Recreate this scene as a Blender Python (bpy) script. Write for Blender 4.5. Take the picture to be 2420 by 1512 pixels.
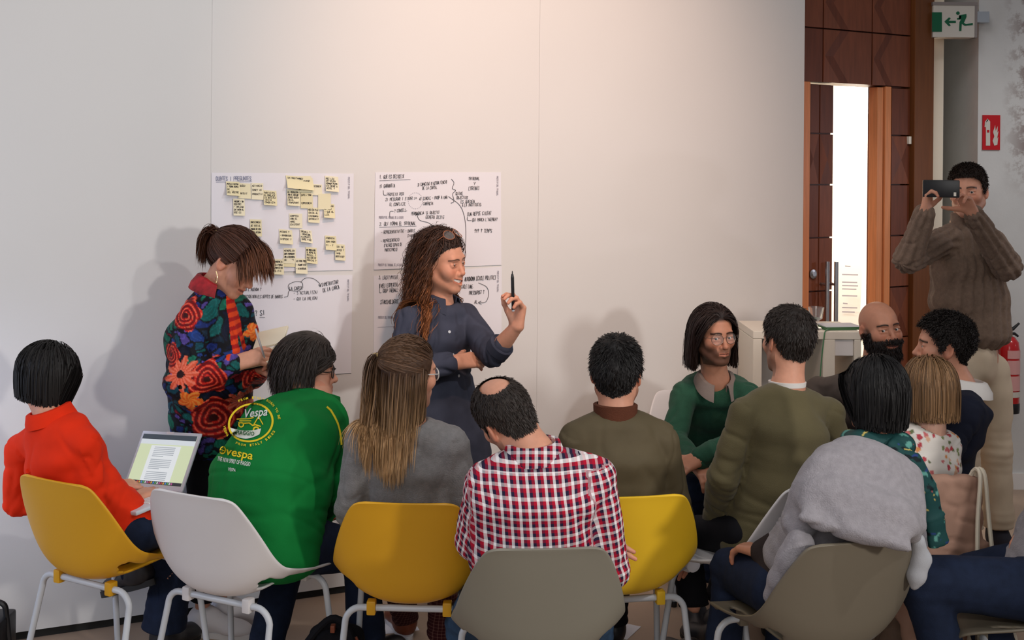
import bpy, bmesh, math, random
import numpy as np
from mathutils import Vector, Matrix

for o in list(bpy.data.objects):
    bpy.data.objects.remove(o, do_unlink=True)
random.seed(7)
RNG = np.random.default_rng(7)
SC = bpy.context.scene
COL = SC.collection
R = math.radians

# ------------------------------------------------------------------ camera
FPX, CX, CY, EYE, ROLL = 2700.0, 1210.0, 385.0, 1.80, 0.0087
cam = bpy.data.cameras.new('camera')
cam.sensor_width = 36.0
cam.lens = 36.0 * FPX / 2420.0
cam.shift_y = -(756.0 - CY) / 2420.0
cam.clip_end = 200
camo = bpy.data.objects.new('camera', cam)
COL.objects.link(camo)
camo.matrix_world = Matrix.Translation((0, 0, EYE)) @ Matrix.Rotation(R(90), 4, 'X') @ Matrix.Rotation(ROLL, 4, 'Z')
SC.camera = camo

# ------------------------------------------------------------------ world, lamps, exposure
SC.view_settings.view_transform = 'Standard'
SC.view_settings.look = 'None'
SC.view_settings.gamma = 1.0
SC.view_settings.exposure = -0.12
SC.view_settings.use_curve_mapping = False
world = bpy.data.worlds.new('room_light')
SC.world = world
world.use_nodes = True
world.node_tree.nodes['Background'].inputs[0].default_value = (0.98, 0.97, 1.0, 1)
world.node_tree.nodes['Background'].inputs[1].default_value = 0.18


def lamp(name, kind, loc, target, energy, color, size=0.3, spot=60, blend=0.6):
    l = bpy.data.lights.new(name, kind)
    l.energy = energy
    l.color = color
    if kind == 'AREA':
        l.shape = 'DISK'
        l.size = size
    elif kind == 'SPOT':
        l.shadow_soft_size = size
        l.spot_size = R(spot)
        l.spot_blend = blend
    else:
        l.shadow_soft_size = size
    o = bpy.data.objects.new(name, l)
    COL.objects.link(o)
    o.location = loc
    d = Vector(target) - Vector(loc)
    o.rotation_euler = d.to_track_quat('-Z', 'Y').to_euler()
    return o


lamp('track_spot_high', 'SPOT', (3.2, 1.6, 3.9), (-1.1, 4.5, 1.0), 190, (1.0, 0.97, 0.95), 0.07, 62, 0.9)
lamp('side_flood', 'SPOT', (2.9, 0.3, 2.0), (-0.9, 4.6, 1.2), 280, (1.0, 0.95, 0.90), 0.14, 62, 1.0)
lamp('warm_wall_spot', 'SPOT', (0.6, 2.2, 4.4), (0.15, 5.1, 2.0), 400, (1.0, 0.60, 0.40), 0.10, 50, 1.0)
lamp('right_side_lamp', 'SPOT', (5.0, 4.9, 1.75), (0.6, 5.4, 1.4), 36, (1.0, 0.90, 0.97), 0.06, 60, 0.8)
lamp('left_daylight', 'AREA', (-3.3, 2.7, 1.3), (-1.9, 4.3, 1.3), 18, (0.66, 0.77, 1.0), 1.0)
lamp('left_floor_lamp', 'SPOT', (-2.75, 3.35, 1.0), (-1.98, 4.19, 0.75), 34, (0.50, 0.66, 1.0), 0.15, 60, 1.0)
lamp('room_soft', 'AREA', (-0.6, -2.0, 3.0), (0.0, 3.6, 0.5), 80, (1.0, 0.97, 0.94), 3.0)
lamp('ceiling_soft', 'AREA', (-0.2, 2.4, 5.0), (-0.2, 3.9, 0.6), 45, (1.0, 0.97, 0.96), 2.4)
lamp('right_zone_fill', 'SPOT', (3.6, 3.6, 4.2), (2.75, 6.2, 1.1), 170, (1.0, 0.97, 0.94), 0.15, 42, 0.8)  # added fill to brighten the right zone, no known fixture
lamp('hall_lamp', 'AREA', (1.3, 7.0, 2.9), (1.75, 9.2, 1.3), 240, (1.0, 0.93, 0.85), 1.0)


# ------------------------------------------------------------------ pixel to place helpers
def W(px, py, Y):
    """a place seen at photo pixel (px,py) that stands Y metres from the camera"""
    dx, dy = px - CX, py - CY
    xu, yu = dx + ROLL * dy, dy - ROLL * dx
    return np.array([xu / FPX * Y, Y, EYE - yu / FPX * Y])


WY0, WM = 5.047, 0.432           # the white wall: Y = WY0 + WM * X
WDIR = np.array([1, WM, 0]) / math.hypot(1, WM)
WN = np.array([WM, -1, 0]) / math.hypot(1, WM)     # towards the room


def WP(px, py, off=0.0):
    """a place on the white wall, off metres in front of it"""
    d = W(px, py, 1.0) - np.array([0, 0, EYE])
    k = off * math.hypot(1, WM)
    Y = (WY0 - k) / (1 - WM * d[0])
    return np.array([0, 0, EYE]) + d * Y


def nrm(v):
    v = np.asarray(v, float)
    return v / (np.linalg.norm(v) + 1e-12)


# ------------------------------------------------------------------ materials
def mat(name, col, rough=0.6, metal=0.0, bump=0.0, bscale=200.0, var=0.0, vscale=6.0, attr=None,
        emit=None, estr=0.0, trans=0.0, sss=0.0, sheen=0.0, spec=0.4, alpha=1.0, stretch=None, coat=0.0):
    m = bpy.data.materials.new(name)
    m.use_nodes = True
    nt = m.node_tree
    b = nt.nodes['Principled BSDF']
    I = b.inputs
    c = tuple(col) + (1,) if len(col) == 3 else tuple(col)
    I['Base Color'].default_value = c
    I['Roughness'].default_value = rough
    I['Metallic'].default_value = metal
    I['Specular IOR Level'].default_value = spec
    if trans:
        I['Transmission Weight'].default_value = trans
    if sss:
        I['Subsurface Weight'].default_value = sss
        I['Subsurface Radius'].default_value = (0.9, 0.35, 0.2)
        I['Subsurface Scale'].default_value = 0.012
    if sheen:
        I['Sheen Weight'].default_value = sheen
        I['Sheen Roughness'].default_value = 0.5
    if coat:
        I['Coat Weight'].default_value = coat
    if alpha < 1:
        I['Alpha'].default_value = alpha
    if emit:
        I['Emission Color'].default_value = tuple(emit) + (1,)
        I['Emission Strength'].default_value = estr
    src = None
    tc = nt.nodes.new('ShaderNodeTexCoord')
    vec = tc.outputs['Object']
    if stretch:
        mp = nt.nodes.new('ShaderNodeMapping')
        mp.inputs['Scale'].default_value = stretch
        nt.links.new(vec, mp.inputs[0])
        vec = mp.outputs[0]
    if attr:
        a = nt.nodes.new('ShaderNodeAttribute')
        a.attribute_name = attr
        src = a.outputs['Color']
        nt.links.new(src, I['Base Color'])
    if var:
        n = nt.nodes.new('ShaderNodeTexNoise')
        n.inputs['Scale'].default_value = vscale
        n.inputs['Detail'].default_value = 4
        nt.links.new(vec, n.inputs['Vector'])
        mr = nt.nodes.new('ShaderNodeMapRange')
        mr.inputs[1].default_value = 0.3
        mr.inputs[2].default_value = 0.7
        mr.inputs[3].default_value = 1 - var
        mr.inputs[4].default_value = 1 + var
        nt.links.new(n.outputs[0], mr.inputs[0])
        mx = nt.nodes.new('ShaderNodeVectorMath')
        mx.operation = 'SCALE'
        if src:
            nt.links.new(src, mx.inputs[0])
        else:
            mx.inputs[0].default_value = c[:3]
        nt.links.new(mr.outputs[0], mx.inputs['Scale'])
        nt.links.new(mx.outputs[0], I['Base Color'])
    if bump:
        n = nt.nodes.new('ShaderNodeTexNoise')
        n.inputs['Scale'].default_value = bscale
        n.inputs['Detail'].default_value = 3
        nt.links.new(vec, n.inputs['Vector'])
        bp = nt.nodes.new('ShaderNodeBump')
        bp.inputs['Strength'].default_value = bump
        bp.inputs['Distance'].default_value = 0.004
        nt.links.new(n.outputs[0], bp.inputs['Height'])
        nt.links.new(bp.outputs[0], I['Normal'])
    return m


def srgb(r, g, b):
    f = lambda c: ((c / 255 + 0.055) / 1.055) ** 2.4 if c > 10 else c / 255 / 12.92
    return (f(r), f(g), f(b))


# ------------------------------------------------------------------ mesh helpers
def mesh_np(name, verts, quads=None, tris=None, smooth=True):
    me = bpy.data.meshes.new(name)
    verts = np.asarray(verts, np.float32)
    loops, starts, n = [], [], 0
    parts = []
    if quads is not None and len(quads):
        q = np.asarray(quads, np.int32)
        parts.append((q.ravel(), np.arange(len(q)) * 4, 4))
    if tris is not None and len(tris):
        t = np.asarray(tris, np.int32)
        parts.append((t.ravel(), np.arange(len(t)) * 3, 3))
    L = np.concatenate([p[0] for p in parts])
    st, tot, off = [], [], 0
    for p in parts:
        st.append(p[1] + off)
        tot.append(np.full(len(p[1]), p[2], np.int32))
        off += len(p[0])
    st, tot = np.concatenate(st).astype(np.int32), np.concatenate(tot)
    me.vertices.add(len(verts))
    me.vertices.foreach_set('co', verts.ravel())
    me.loops.add(len(L))
    me.loops.foreach_set('vertex_index', L)
    me.polygons.add(len(st))
    me.polygons.foreach_set('loop_start', st)
    if smooth:
        me.polygons.foreach_set('use_smooth', np.ones(len(st), bool))
    me.update(calc_edges=True)
    me.validate()
    return me


def color_attr(me, cols, name='Col'):
    a = me.color_attributes.new(name, 'FLOAT_COLOR', 'POINT')
    c = np.ones((len(me.vertices), 4), np.float32)
    c[:, :3] = cols
    a.data.foreach_set('color', c.ravel())


def vec_attr(me, v, name='pat'):
    a = me.attributes.new(name, 'FLOAT_VECTOR', 'POINT')
    a.data.foreach_set('vector', np.asarray(v, np.float32).ravel())


def obj(name, me, m=None, parent=None, loc=None, label=None, cat=None, group=None, kind=None):
    o = bpy.data.objects.new(name, me)
    COL.objects.link(o)
    if m is not None and me is not None:
        ms = m if isinstance(m, (list, tuple)) else [m]
        if len(me.materials) == 0:
            for x in ms:
                me.materials.append(x)
        else:
            for i, x in enumerate(ms):
                o.material_slots[i].link = 'OBJECT'
                o.material_slots[i].material = x
    if parent:
        o.parent = parent
    if loc is not None:
        o.location = loc
    for k, v in (('label', label), ('category', cat), ('group', group), ('kind', kind)):
        if v:
            o[k] = v
    return o


def empty(name, loc, label, cat, group=None, rz=0):
    o = bpy.data.objects.new(name, None)
    COL.objects.link(o)
    o.location = loc
    o.rotation_euler = (0, 0, rz)
    o.empty_display_size = 0.1
    o['label'] = label
    o['category'] = cat
    if group:
        o['group'] = group
    return o


class MB:
    """collects boxes, tubes and polygons into one mesh"""

    def __init__(s):
        s.v, s.f, s.mi = [], [], []

    def add(s, vs, fs, mi=0):
        n = len(s.v)
        s.v += [tuple(map(float, v)) for v in vs]
        s.f += [tuple(i + n for i in f) for f in fs]
        s.mi += [mi] * len(fs)
        return s

    def box(s, lo, hi, M=None, mi=0, bev=0.0):
        x0, y0, z0 = lo
        x1, y1, z1 = hi
        if bev:
            b = bev
            vs, fs = [], []
            bm = bmesh.new()
            bmesh.ops.create_cube(bm, size=1)
            for v in bm.verts:
                v.co = Vector(((x0 + x1) / 2 + v.co.x * (x1 - x0), (y0 + y1) / 2 + v.co.y * (y1 - y0), (z0 + z1) / 2 + v.co.z * (z1 - z0)))
            bmesh.ops.bevel(bm, geom=list(bm.edges), offset=b, segments=2, affect='EDGES', profile=0.6)
            bm.verts.index_update()
            vs = [v.co.copy() for v in bm.verts]
            fs = [[v.index for v in f.verts] for f in bm.faces]
            bm.free()
        else:
            vs = [Vector(p) for p in ((x0, y0, z0), (x1, y0, z0), (x1, y1, z0), (x0, y1, z0), (x0, y0, z1), (x1, y0, z1), (x1, y1, z1), (x0, y1, z1))]
            fs = [(0, 3, 2, 1), (4, 5, 6, 7), (0, 1, 5, 4), (1, 2, 6, 5), (2, 3, 7, 6), (3, 0, 4, 7)]
        if M is not None:
            vs = [M @ v for v in vs]
        return s.add(vs, fs, mi)

    def tube(s, pts, r, n=8, mi=0, cap=True, closed=False):
        pts = [np.asarray(p, float) for p in pts]
        m = len(pts)
        rs = r if isinstance(r, (list, tuple, np.ndarray)) else [r] * m
        up = None
        vs, fs = [], []
        for i, p in enumerate(pts):
            if closed:
                t = nrm(pts[(i + 1) % m] - pts[i - 1])
            else:
                t = nrm(pts[min(i + 1, m - 1)] - pts[max(i - 1, 0)])
            if up is None:
                up = np.array([0, 0, 1.0]) if abs(t[2]) < 0.9 else np.array([1.0, 0, 0])
            x = nrm(np.cross(up, t))
            y = np.cross(t, x)
            up = y
            for k in range(n):
                a = 2 * math.pi * k / n
                vs.append(p + rs[i] * (math.cos(a) * x + math.sin(a) * y))
        for i in range(m if closed else m - 1):
            j = (i + 1) % m
            for k in range(n):
                l = (k + 1) % n
                fs.append((i * n + k, i * n + l, j * n + l, j * n + k))
        if cap and not closed:
            fs.append(tuple(range(n))[::-1])
            fs.append(tuple((m - 1) * n + k for k in range(n)))
        return s.add(vs, fs, mi)

    def lathe(s, prof, n=20, M=None, mi=0):
        vs, fs = [], []
        for (r, z) in prof:
            for k in range(n):
                a = 2 * math.pi * k / n
                v = Vector((r * math.cos(a), r * math.sin(a), z))
                vs.append(M @ v if M is not None else v)
        for i in range(len(prof) - 1):
            for k in range(n):
                l = (k + 1) % n
                fs.append((i * n + k, i * n + l, (i + 1) * n + l, (i + 1) * n + k))
        fs.append(tuple(range(n))[::-1])
        fs.append(tuple((len(prof) - 1) * n + k for k in range(n)))
        return s.add(vs, fs, mi)

    def prism(s, poly, frame, d, mi=0):
        """poly 2-D points; frame (origin, ux, uy, n); extruded d along n"""
        o, ux, uy, n = [np.asarray(q, float) for q in frame]
        m = len(poly)
        a = [o + ux * p[0] + uy * p[1] for p in poly]
        b = [q + n * d for q in a]
        fs = [tuple(range(m))[::-1], tuple(range(m, 2 * m))] + [(i, (i + 1) % m, m + (i + 1) % m, m + i) for i in range(m)]
        return s.add(a + b, fs, mi)

    def mesh(s, name, smooth=False, sub=None):
        me = bpy.data.meshes.new(name)
        v = s.v if sub is None else [tuple(np.array(q) - np.asarray(sub)) for q in s.v]
        me.from_pydata(v, [], s.f)
        if smooth:
            me.polygons.foreach_set('use_smooth', [True] * len(me.polygons))
        if any(s.mi):
            me.polygons.foreach_set('material_index', s.mi)
        bm = bmesh.new()
        bm.from_mesh(me)
        bmesh.ops.recalc_face_normals(bm, faces=bm.faces)
        bm.to_mesh(me)
        bm.free()
        if smooth:
            try:
                me.set_sharp_from_angle(angle=R(40))
            except Exception:
                pass
        me.update()
        return me

    def build(s, name, m, parent=None, smooth=False, sub=None, **kw):
        return obj(name, s.mesh(name, smooth, sub), m, parent, **kw)


def smooth_path(pts, n=8):
    """Catmull-Rom through pts"""
    P = [np.asarray(p, float) for p in pts]
    P = [2 * P[0] - P[1]] + P + [2 * P[-1] - P[-2]]
    out = []
    for i in range(1, len(P) - 2):
        for k in range(n):
            t = k / n
            a, b, c, d = P[i - 1], P[i], P[i + 1], P[i + 2]
            out.append(0.5 * ((2 * b) + (c - a) * t + (2 * a - 5 * b + 4 * c - d) * t * t + (-a + 3 * b - 3 * c + d) * t ** 3))
    out.append(P[-2])
    return out


# ------------------------------------------------------------------ blended distance-field solids
CORN = np.array([[0, 0, 0], [1, 0, 0], [0, 1, 0], [1, 1, 0], [0, 0, 1], [1, 0, 1], [0, 1, 1], [1, 1, 1]])
EDG = [(0, 1), (2, 3), (4, 5), (6, 7), (0, 2), (1, 3), (4, 6), (5, 7), (0, 4), (1, 5), (2, 6), (3, 7)]


def snets(arr, lo, h):
    neg = arr < 0
    n8 = neg.astype(np.int8)
    cnt = sum(n8[c[0]:arr.shape[0] - 1 + c[0], c[1]:arr.shape[1] - 1 + c[1], c[2]:arr.shape[2] - 1 + c[2]] for c in CORN)
    act = (cnt > 0) & (cnt < 8)
    ijk = np.argwhere(act)
    idx = np.full(act.shape, -1, np.int32)
    idx[act] = np.arange(len(ijk))
    vals = np.stack([arr[ijk[:, 0] + c[0], ijk[:, 1] + c[1], ijk[:, 2] + c[2]] for c in CORN], 1)
    pos = np.zeros((len(ijk), 3))
    w = np.zeros(len(ijk))
    for a, b in EDG:
        va, vb = vals[:, a], vals[:, b]
        m = (va < 0) != (vb < 0)
        t = va[m] / (va[m] - vb[m])
        pos[m] += CORN[a] + t[:, None] * (CORN[b] - CORN[a])
        w[m] += 1
    verts = (ijk + pos / w[:, None]) * h + lo
    quads = []
    for ax in range(3):
        sl0 = [slice(1, -1)] * 3
        sl1 = [slice(1, -1)] * 3
        sl0[ax] = slice(0, -1)
        sl1[ax] = slice(1, None)
        a, b = neg[tuple(sl0)], neg[tuple(sl1)]
        for sgn in (0, 1):
            m = (a & ~b) if sgn == 0 else (~a & b)
            e = np.argwhere(m)
            if not len(e):
                continue
            o = np.array([1, 1, 1])
            o[ax] = 0
            e = e + o
            u, v = (ax + 1) % 3, (ax + 2) % 3
            def cell(du, dv):
                c = e.copy()
                c[:, u] += du
                c[:, v] += dv
                return idx[c[:, 0], c[:, 1], c[:, 2]]
            q = np.stack([cell(-1, -1), cell(0, -1), cell(0, 0), cell(-1, 0)], 1)
            if sgn == 1:
                q = q[:, ::-1]
            quads.append(q)
    q = np.concatenate(quads)
    q = q[(q >= 0).all(1)]
    return verts, q


class SDF:
    def __init__(s):
        s.ops = []

    def _add(s, op, f, lo, hi, k):
        s.ops.append((op, f, np.asarray(lo, float), np.asarray(hi, float), k))
        return s

    def cone(s, a, b, ra, rb, k=0.02, op='u'):
        a, b = np.asarray(a, float), np.asarray(b, float)
        ab = b - a
        l2 = max(float(ab @ ab), 1e-9)

        def f(x, y, z):
            px, py, pz = x - a[0], y - a[1], z - a[2]
            t = np.clip((px * ab[0] + py * ab[1] + pz * ab[2]) / l2, 0, 1)
            return np.sqrt((px - t * ab[0]) ** 2 + (py - t * ab[1]) ** 2 + (pz - t * ab[2]) ** 2) - (ra + t * (rb - ra))
        r = max(ra, rb)
        return s._add(op, f, np.minimum(a, b) - r, np.maximum(a, b) + r, k)

    def ell(s, c, r, Rm=None, k=0.02, op='u'):
        c, r = np.asarray(c, float), np.asarray(r, float)
        Rm = np.eye(3) if Rm is None else np.asarray(Rm, float)

        def f(x, y, z):
            p = [x - c[0], y - c[1], z - c[2]]
            q = [Rm[0, i] * p[0] + Rm[1, i] * p[1] + Rm[2, i] * p[2] for i in range(3)]
            k0 = np.sqrt(sum((q[i] / r[i]) ** 2 for i in range(3)))
            k1 = np.sqrt(sum((q[i] / r[i] ** 2) ** 2 for i in range(3)))
            return k0 * (k0 - 1) / (k1 + 1e-9)
        m = r.max()
        return s._add(op, f, c - m, c + m, k)

    def eseg(s, a, b, la, lb, wa, da, wb, db, k=0.02, p=2.3, end=0.6):
        """elliptic tapered segment: half width w along lateral axis l, half depth d across it"""
        a, b = np.asarray(a, float), np.asarray(b, float)
        ab = b - a
        L = np.linalg.norm(ab)
        ax = ab / L
        la = nrm(la - ax * (la @ ax))
        lb = nrm(lb - ax * (lb @ ax))

        def f(x, y, z):
            px, py, pz = x - a[0], y - a[1], z - a[2]
            w = px * ax[0] + py * ax[1] + pz * ax[2]
            t = np.clip(w / L, 0, 1)
            e = np.abs(w - t * L)
            l0 = [la[i] + t * (lb[i] - la[i]) for i in range(3)]
            u = np.abs(px * l0[0] + py * l0[1] + pz * l0[2])
            qx, qy, qz = px - w * ax[0], py - w * ax[1], pz - w * ax[2]
            v = np.sqrt(np.maximum(qx * qx + qy * qy + qz * qz - u * u, 0))
            ww, dd = wa + t * (wb - wa), da + t * (db - da)
            mn = np.minimum(ww, dd)
            g = ((u / ww) ** p + (v / dd) ** p + (e / (mn * end)) ** p) ** (1 / p)
            return (g - 1) * mn
        r = max(wa, da, wb, db)
        return s._add('u', f, np.minimum(a, b) - r, np.maximum(a, b) + r, k)

    def plane(s, pt, n, k=0.006):
        """keeps the side against n"""
        pt, n = np.asarray(pt, float), nrm(n)
        f = lambda x, y, z: (x - pt[0]) * n[0] + (y - pt[1]) * n[1] + (z - pt[2]) * n[2]
        return s._add('i', f, np.full(3, -1e3), np.full(3, 1e3), k)

    @staticmethod
    def _mix(op, g, d, k):
        if op == 'u':
            hh = np.maximum(k - np.abs(g - d), 0) / k
            return np.minimum(g, d) - hh * hh * k * 0.25
        if op == 's':
            d = -d
        hh = np.maximum(k - np.abs(g - d), 0) / k
        return np.maximum(g, d) + hh * hh * k * 0.25

    def ev(s, P):
        P = np.asarray(P, float)
        g = np.full(len(P), 1.0)
        for op, f, lo, hi, k in s.ops:
            g = s._mix(op, g, f(P[:, 0], P[:, 1], P[:, 2]), k)
        return g

    def mesh(s, h, lo=None, hi=None):
        us = [o for o in s.ops if o[0] == 'u']
        l = np.min([o[2] for o in us], 0) - 2.5 * h if lo is None else np.asarray(lo, float)
        u = np.max([o[3] for o in us], 0) + 2.5 * h if hi is None else np.asarray(hi, float)
        n = np.ceil((u - l) / h).astype(int) + 1
        ax = [l[i] + h * np.arange(n[i]) for i in range(3)]
        arr = np.full(n, 0.3, np.float32)
        for op, f, a, b, k in s.ops:
            mg = k + 2 * h
            sl = []
            for i in range(3):
                i0 = int(np.clip(np.floor((a[i] - mg - l[i]) / h), 0, n[i]))
                i1 = int(np.clip(np.ceil((b[i] + mg - l[i]) / h) + 1, 0, n[i]))
                sl.append(slice(i0, i1))
            if any(q.stop <= q.start for q in sl):
                continue
            x = ax[0][sl[0]][:, None, None]
            y = ax[1][sl[1]][None, :, None]
            z = ax[2][sl[2]][None, None, :]
            sl = tuple(sl)
            arr[sl] = s._mix(op, arr[sl], f(x, y, z), k)
        v, q = snets(arr, l, h)
        return v, q


def wob(P, freq, seed=0):
    """smooth pseudo-noise in -1..1 on points"""
    r = np.random.default_rng(seed)
    out = np.zeros(len(P))
    Q = P * freq
    w = np.zeros_like(P)
    for i in range(3):
        d = r.normal(size=3)
        w[:, i] = np.sin(Q @ (d / np.linalg.norm(d)) * 0.7 + r.uniform(0, 6))
    Q = Q + 0.9 * w
    for i in range(5):
        d = r.normal(size=3)
        d /= np.linalg.norm(d)
        out += np.sin(Q @ d * (0.8 + 0.35 * i) + r.uniform(0, 6)) / (1 + 0.3 * i)
    return out / 3.0


def vnormals(v, q):
    n = np.cross(v[q[:, 2]] - v[q[:, 0]], v[q[:, 3]] - v[q[:, 1]])
    out = np.zeros_like(v)
    for i in range(4):
        np.add.at(out, q[:, i], n)
    return out / (np.linalg.norm(out, axis=1, keepdims=True) + 1e-12)


def relax(v, q, it=1, lam=0.5):
    e = np.concatenate([q[:, [0, 1]], q[:, [1, 2]], q[:, [2, 3]], q[:, [3, 0]]])
    for _ in range(it):
        s = np.zeros_like(v)
        c = np.zeros(len(v))
        np.add.at(s, e[:, 0], v[e[:, 1]])
        np.add.at(c, e[:, 0], 1)
        np.add.at(s, e[:, 1], v[e[:, 0]])
        np.add.at(c, e[:, 1], 1)
        v = v + lam * (s / np.maximum(c, 1)[:, None] - v)
    return v

# ------------------------------------------------------------------ shared materials
M_WALL = mat('white_wall_paint', srgb(216, 215, 214), 0.75, bump=0.05, bscale=90, var=0.015, vscale=1.5)
M_GAP = mat('dark_gap', (0.02, 0.02, 0.02), 0.9)
M_FLOOR = mat('tan_floor', srgb(172, 148, 128), 0.38, var=0.10, vscale=2.2, bump=0.03, bscale=40)
M_WOOD = mat('dark_mahogany', srgb(104, 52, 31), 0.45, var=0.16, vscale=9, stretch=(6, 6, 0.7))
M_WOOD2 = mat('red_mahogany', srgb(122, 66, 42), 0.45, var=0.14, vscale=9, stretch=(6, 6, 0.7))
M_WOOD3 = mat('brown_frame_wood', srgb(112, 64, 30), 0.45, var=0.12, vscale=9, stretch=(6, 6, 0.5))
M_LITWOOD = mat('lit_wood_edge', srgb(222, 140, 88), 0.4, var=0.10, vscale=10, stretch=(7, 7, 0.5))  # hall light on jambs and door edge, painted as a lighter wood
M_STEEL = mat('brushed_steel', (0.62, 0.66, 0.72), 0.3, metal=1.0)
M_PAPER = mat('white_paper', srgb(226, 225, 232), 0.85)
M_INK = mat('black_marker_ink', srgb(34, 33, 40), 0.7)
M_PRINT = mat('pale_blue_print', srgb(138, 142, 165), 0.8)
M_GREYINK = mat('grey_print', srgb(165, 162, 172), 0.8)
M_NOTE = mat('pale_yellow_note', srgb(230, 223, 190), 0.85)
M_WHITEP = mat('white_plastic', srgb(226, 223, 222), 0.42, var=0.01)
M_BLACK = mat('black_plastic', (0.012, 0.012, 0.014), 0.35)
M_TUBE = mat('white_coated_steel', srgb(196, 201, 208), 0.35, spec=0.5)
M_CREAM = mat('cream_laminate', srgb(230, 222, 208), 0.5)
M_GREEN = mat('sign_green', srgb(0, 92, 60), 0.5)
M_RED = mat('sign_red', srgb(190, 12, 28), 0.45)
M_REDGLOSS = mat('extinguisher_red', srgb(188, 22, 28), 0.25, coat=0.5)
M_SIGNW = mat('sign_white', srgb(205, 200, 192), 0.5)
M_GLASS = mat('clear_glass', (0.95, 0.97, 0.97), 0.05, trans=0.95)

# plaster with flaking patch on the far column
M_PLASTER = mat('rough_white_plaster', srgb(205, 205, 205), 0.85, bump=0.25, bscale=30, var=0.04, vscale=5)
nt = M_PLASTER.node_tree
bs = nt.nodes['Principled BSDF']
tcn = nt.nodes.new('ShaderNodeTexCoord')
n1 = nt.nodes.new('ShaderNodeTexNoise'); n1.inputs['Scale'].default_value = 11; n1.inputs['Detail'].default_value = 6; n1.inputs['Roughness'].default_value = 0.7
sx = nt.nodes.new('ShaderNodeSeparateXYZ')
nt.links.new(tcn.outputs['Object'], n1.inputs['Vector']); nt.links.new(tcn.outputs['Object'], sx.inputs[0])
mrx = nt.nodes.new('ShaderNodeMapRange'); mrx.inputs[1].default_value = 0.13; mrx.inputs[2].default_value = 0.26
mrz = nt.nodes.new('ShaderNodeMapRange'); mrz.inputs[1].default_value = 1.62; mrz.inputs[2].default_value = 1.85
nt.links.new(sx.outputs[0], mrx.inputs[0]); nt.links.new(sx.outputs[2], mrz.inputs[0])
mu = nt.nodes.new('ShaderNodeMath'); mu.operation = 'MULTIPLY'
nt.links.new(mrx.outputs[0], mu.inputs[0]); nt.links.new(mrz.outputs[0], mu.inputs[1])
mr2 = nt.nodes.new('ShaderNodeMapRange'); mr2.inputs[1].default_value = 0.47; mr2.inputs[2].default_value = 0.56
nt.links.new(n1.outputs[0], mr2.inputs[0])
mu2 = nt.nodes.new('ShaderNodeMath'); mu2.operation = 'MULTIPLY'
nt.links.new(mr2.outputs[0], mu2.inputs[0]); nt.links.new(mu.outputs[0], mu2.inputs[1])
mixc = nt.nodes.new('ShaderNodeMix'); mixc.data_type = 'RGBA'
nt.links.new(mu2.outputs[0], mixc.inputs[0])
oldl = [l for l in nt.links if l.to_socket == bs.inputs['Base Color']][0].from_socket
nt.links.new(oldl, mixc.inputs[6]); mixc.inputs[7].default_value = srgb(150, 138, 136) + (1,)
nt.links.new(mixc.outputs[2], bs.inputs['Base Color'])

# ------------------------------------------------------------------ floor and walls
MB().box((-7, -3, -0.1), (8, 12, 0)).build('floor', M_FLOOR, kind='structure')

ang = math.atan(WM)
MW = Matrix.Translation((0, WY0, 0)) @ Matrix.Rotation(ang, 4, 'Z')      # wall frame: x along the wall, y into it


def s_on(px, py, m):
    d = W(px, py, 1.0)
    Y = WY0 / (1 - m * d[0])
    return d[0] * Y * math.sqrt(1 + m * m)


sA, sB, sEnd = s_on(500, 200, WM), s_on(1272, 500, WM), s_on(1899, 400, WM)
wb = MB().box((-5.5, 0.016, 0.03), (sEnd - 0.004, 0.14, 4.6), MW).build('wall_back', M_WALL, kind='structure')
for a, b in ((-5.5, sA - 0.0002), (sA + 0.0002, sB - 0.0004), (sB + 0.0004, sEnd)):
    MB().box((a, 0, 0.035), (b, 0.017, 4.6), MW, bev=0.0005).build('wall_panel', M_WALL, wb)
MB().box((-5.5, 0.02, 0.0), (sEnd - 0.02, 0.12, 0.035), MW).build('gap_shade_strip', M_GAP, kind='structure')  # black strip painting the shade in the gap under the panels

# far column on the right, its side face turned to the door
XC = W(2311, 300, 6.4)[0]
cw = MB().box((0, 0, 0), (4.0, 0.72, 4.6)).build('wall_right', M_PLASTER, loc=(XC, 6.4, 0), kind='structure')
MB().box((XC + 0.0, 6.385, 0.0), (XC + 4.0, 6.4, 0.09)).build('baseboard_right', M_WHITEP, kind='structure')
# the hall behind the door
MB().box((0.2, 9.2, 0.0), (6.5, 9.3, 4.2)).build('wall_hall', mat('hall_wall_cream', srgb(240, 232, 214), 0.8), kind='structure')

MB().box((2.36, 6.47, 0.0), (2.44, 9.2, 4.2)).build('hall_light_block', bpy.data.materials['hall_wall_cream'], kind='structure')  # wall added to keep the hall lamp off the column's side face

# ------------------------------------------------------------------ wooden portal with the half open door
DM = 0.55
MD = Matrix.Translation((0, WY0, 0)) @ Matrix.Rotation(math.atan(DM), 4, 'Z')


def sd(px, py=450):
    return s_on(px, py, DM)


def zd(px, py):
    d = W(px, py, 1.0)
    Y = WY0 / (1 - DM * d[0])
    return EYE + (d[2] - EYE) * Y


door = bpy.data.objects.new('door_1', None)
COL.objects.link(door)
door['kind'] = 'structure'
ztop = zd(1990, 197)
s0, sJ, sSeam, sL1, sO2, sE, sR1, sR2 = (sd(p) for p in (1880, 1918, 1952, 1986, 2085, 2115, 2160, 2205))
MB().box((s0, 0, 0), (sJ - 0.012, 0.20, ztop), MD, bev=0.004).build('jamb', M_LITWOOD, door)
MB().box((sJ - 0.010, 0.02, 0), (sJ, 0.18, ztop), MD).build('jamb', M_WOOD3, door)
leaf = MB().box((sJ, 0.075, 0.01), (sL1, 0.12, ztop - 0.005), MD).build('door_leaf', M_WOOD, door)


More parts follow.
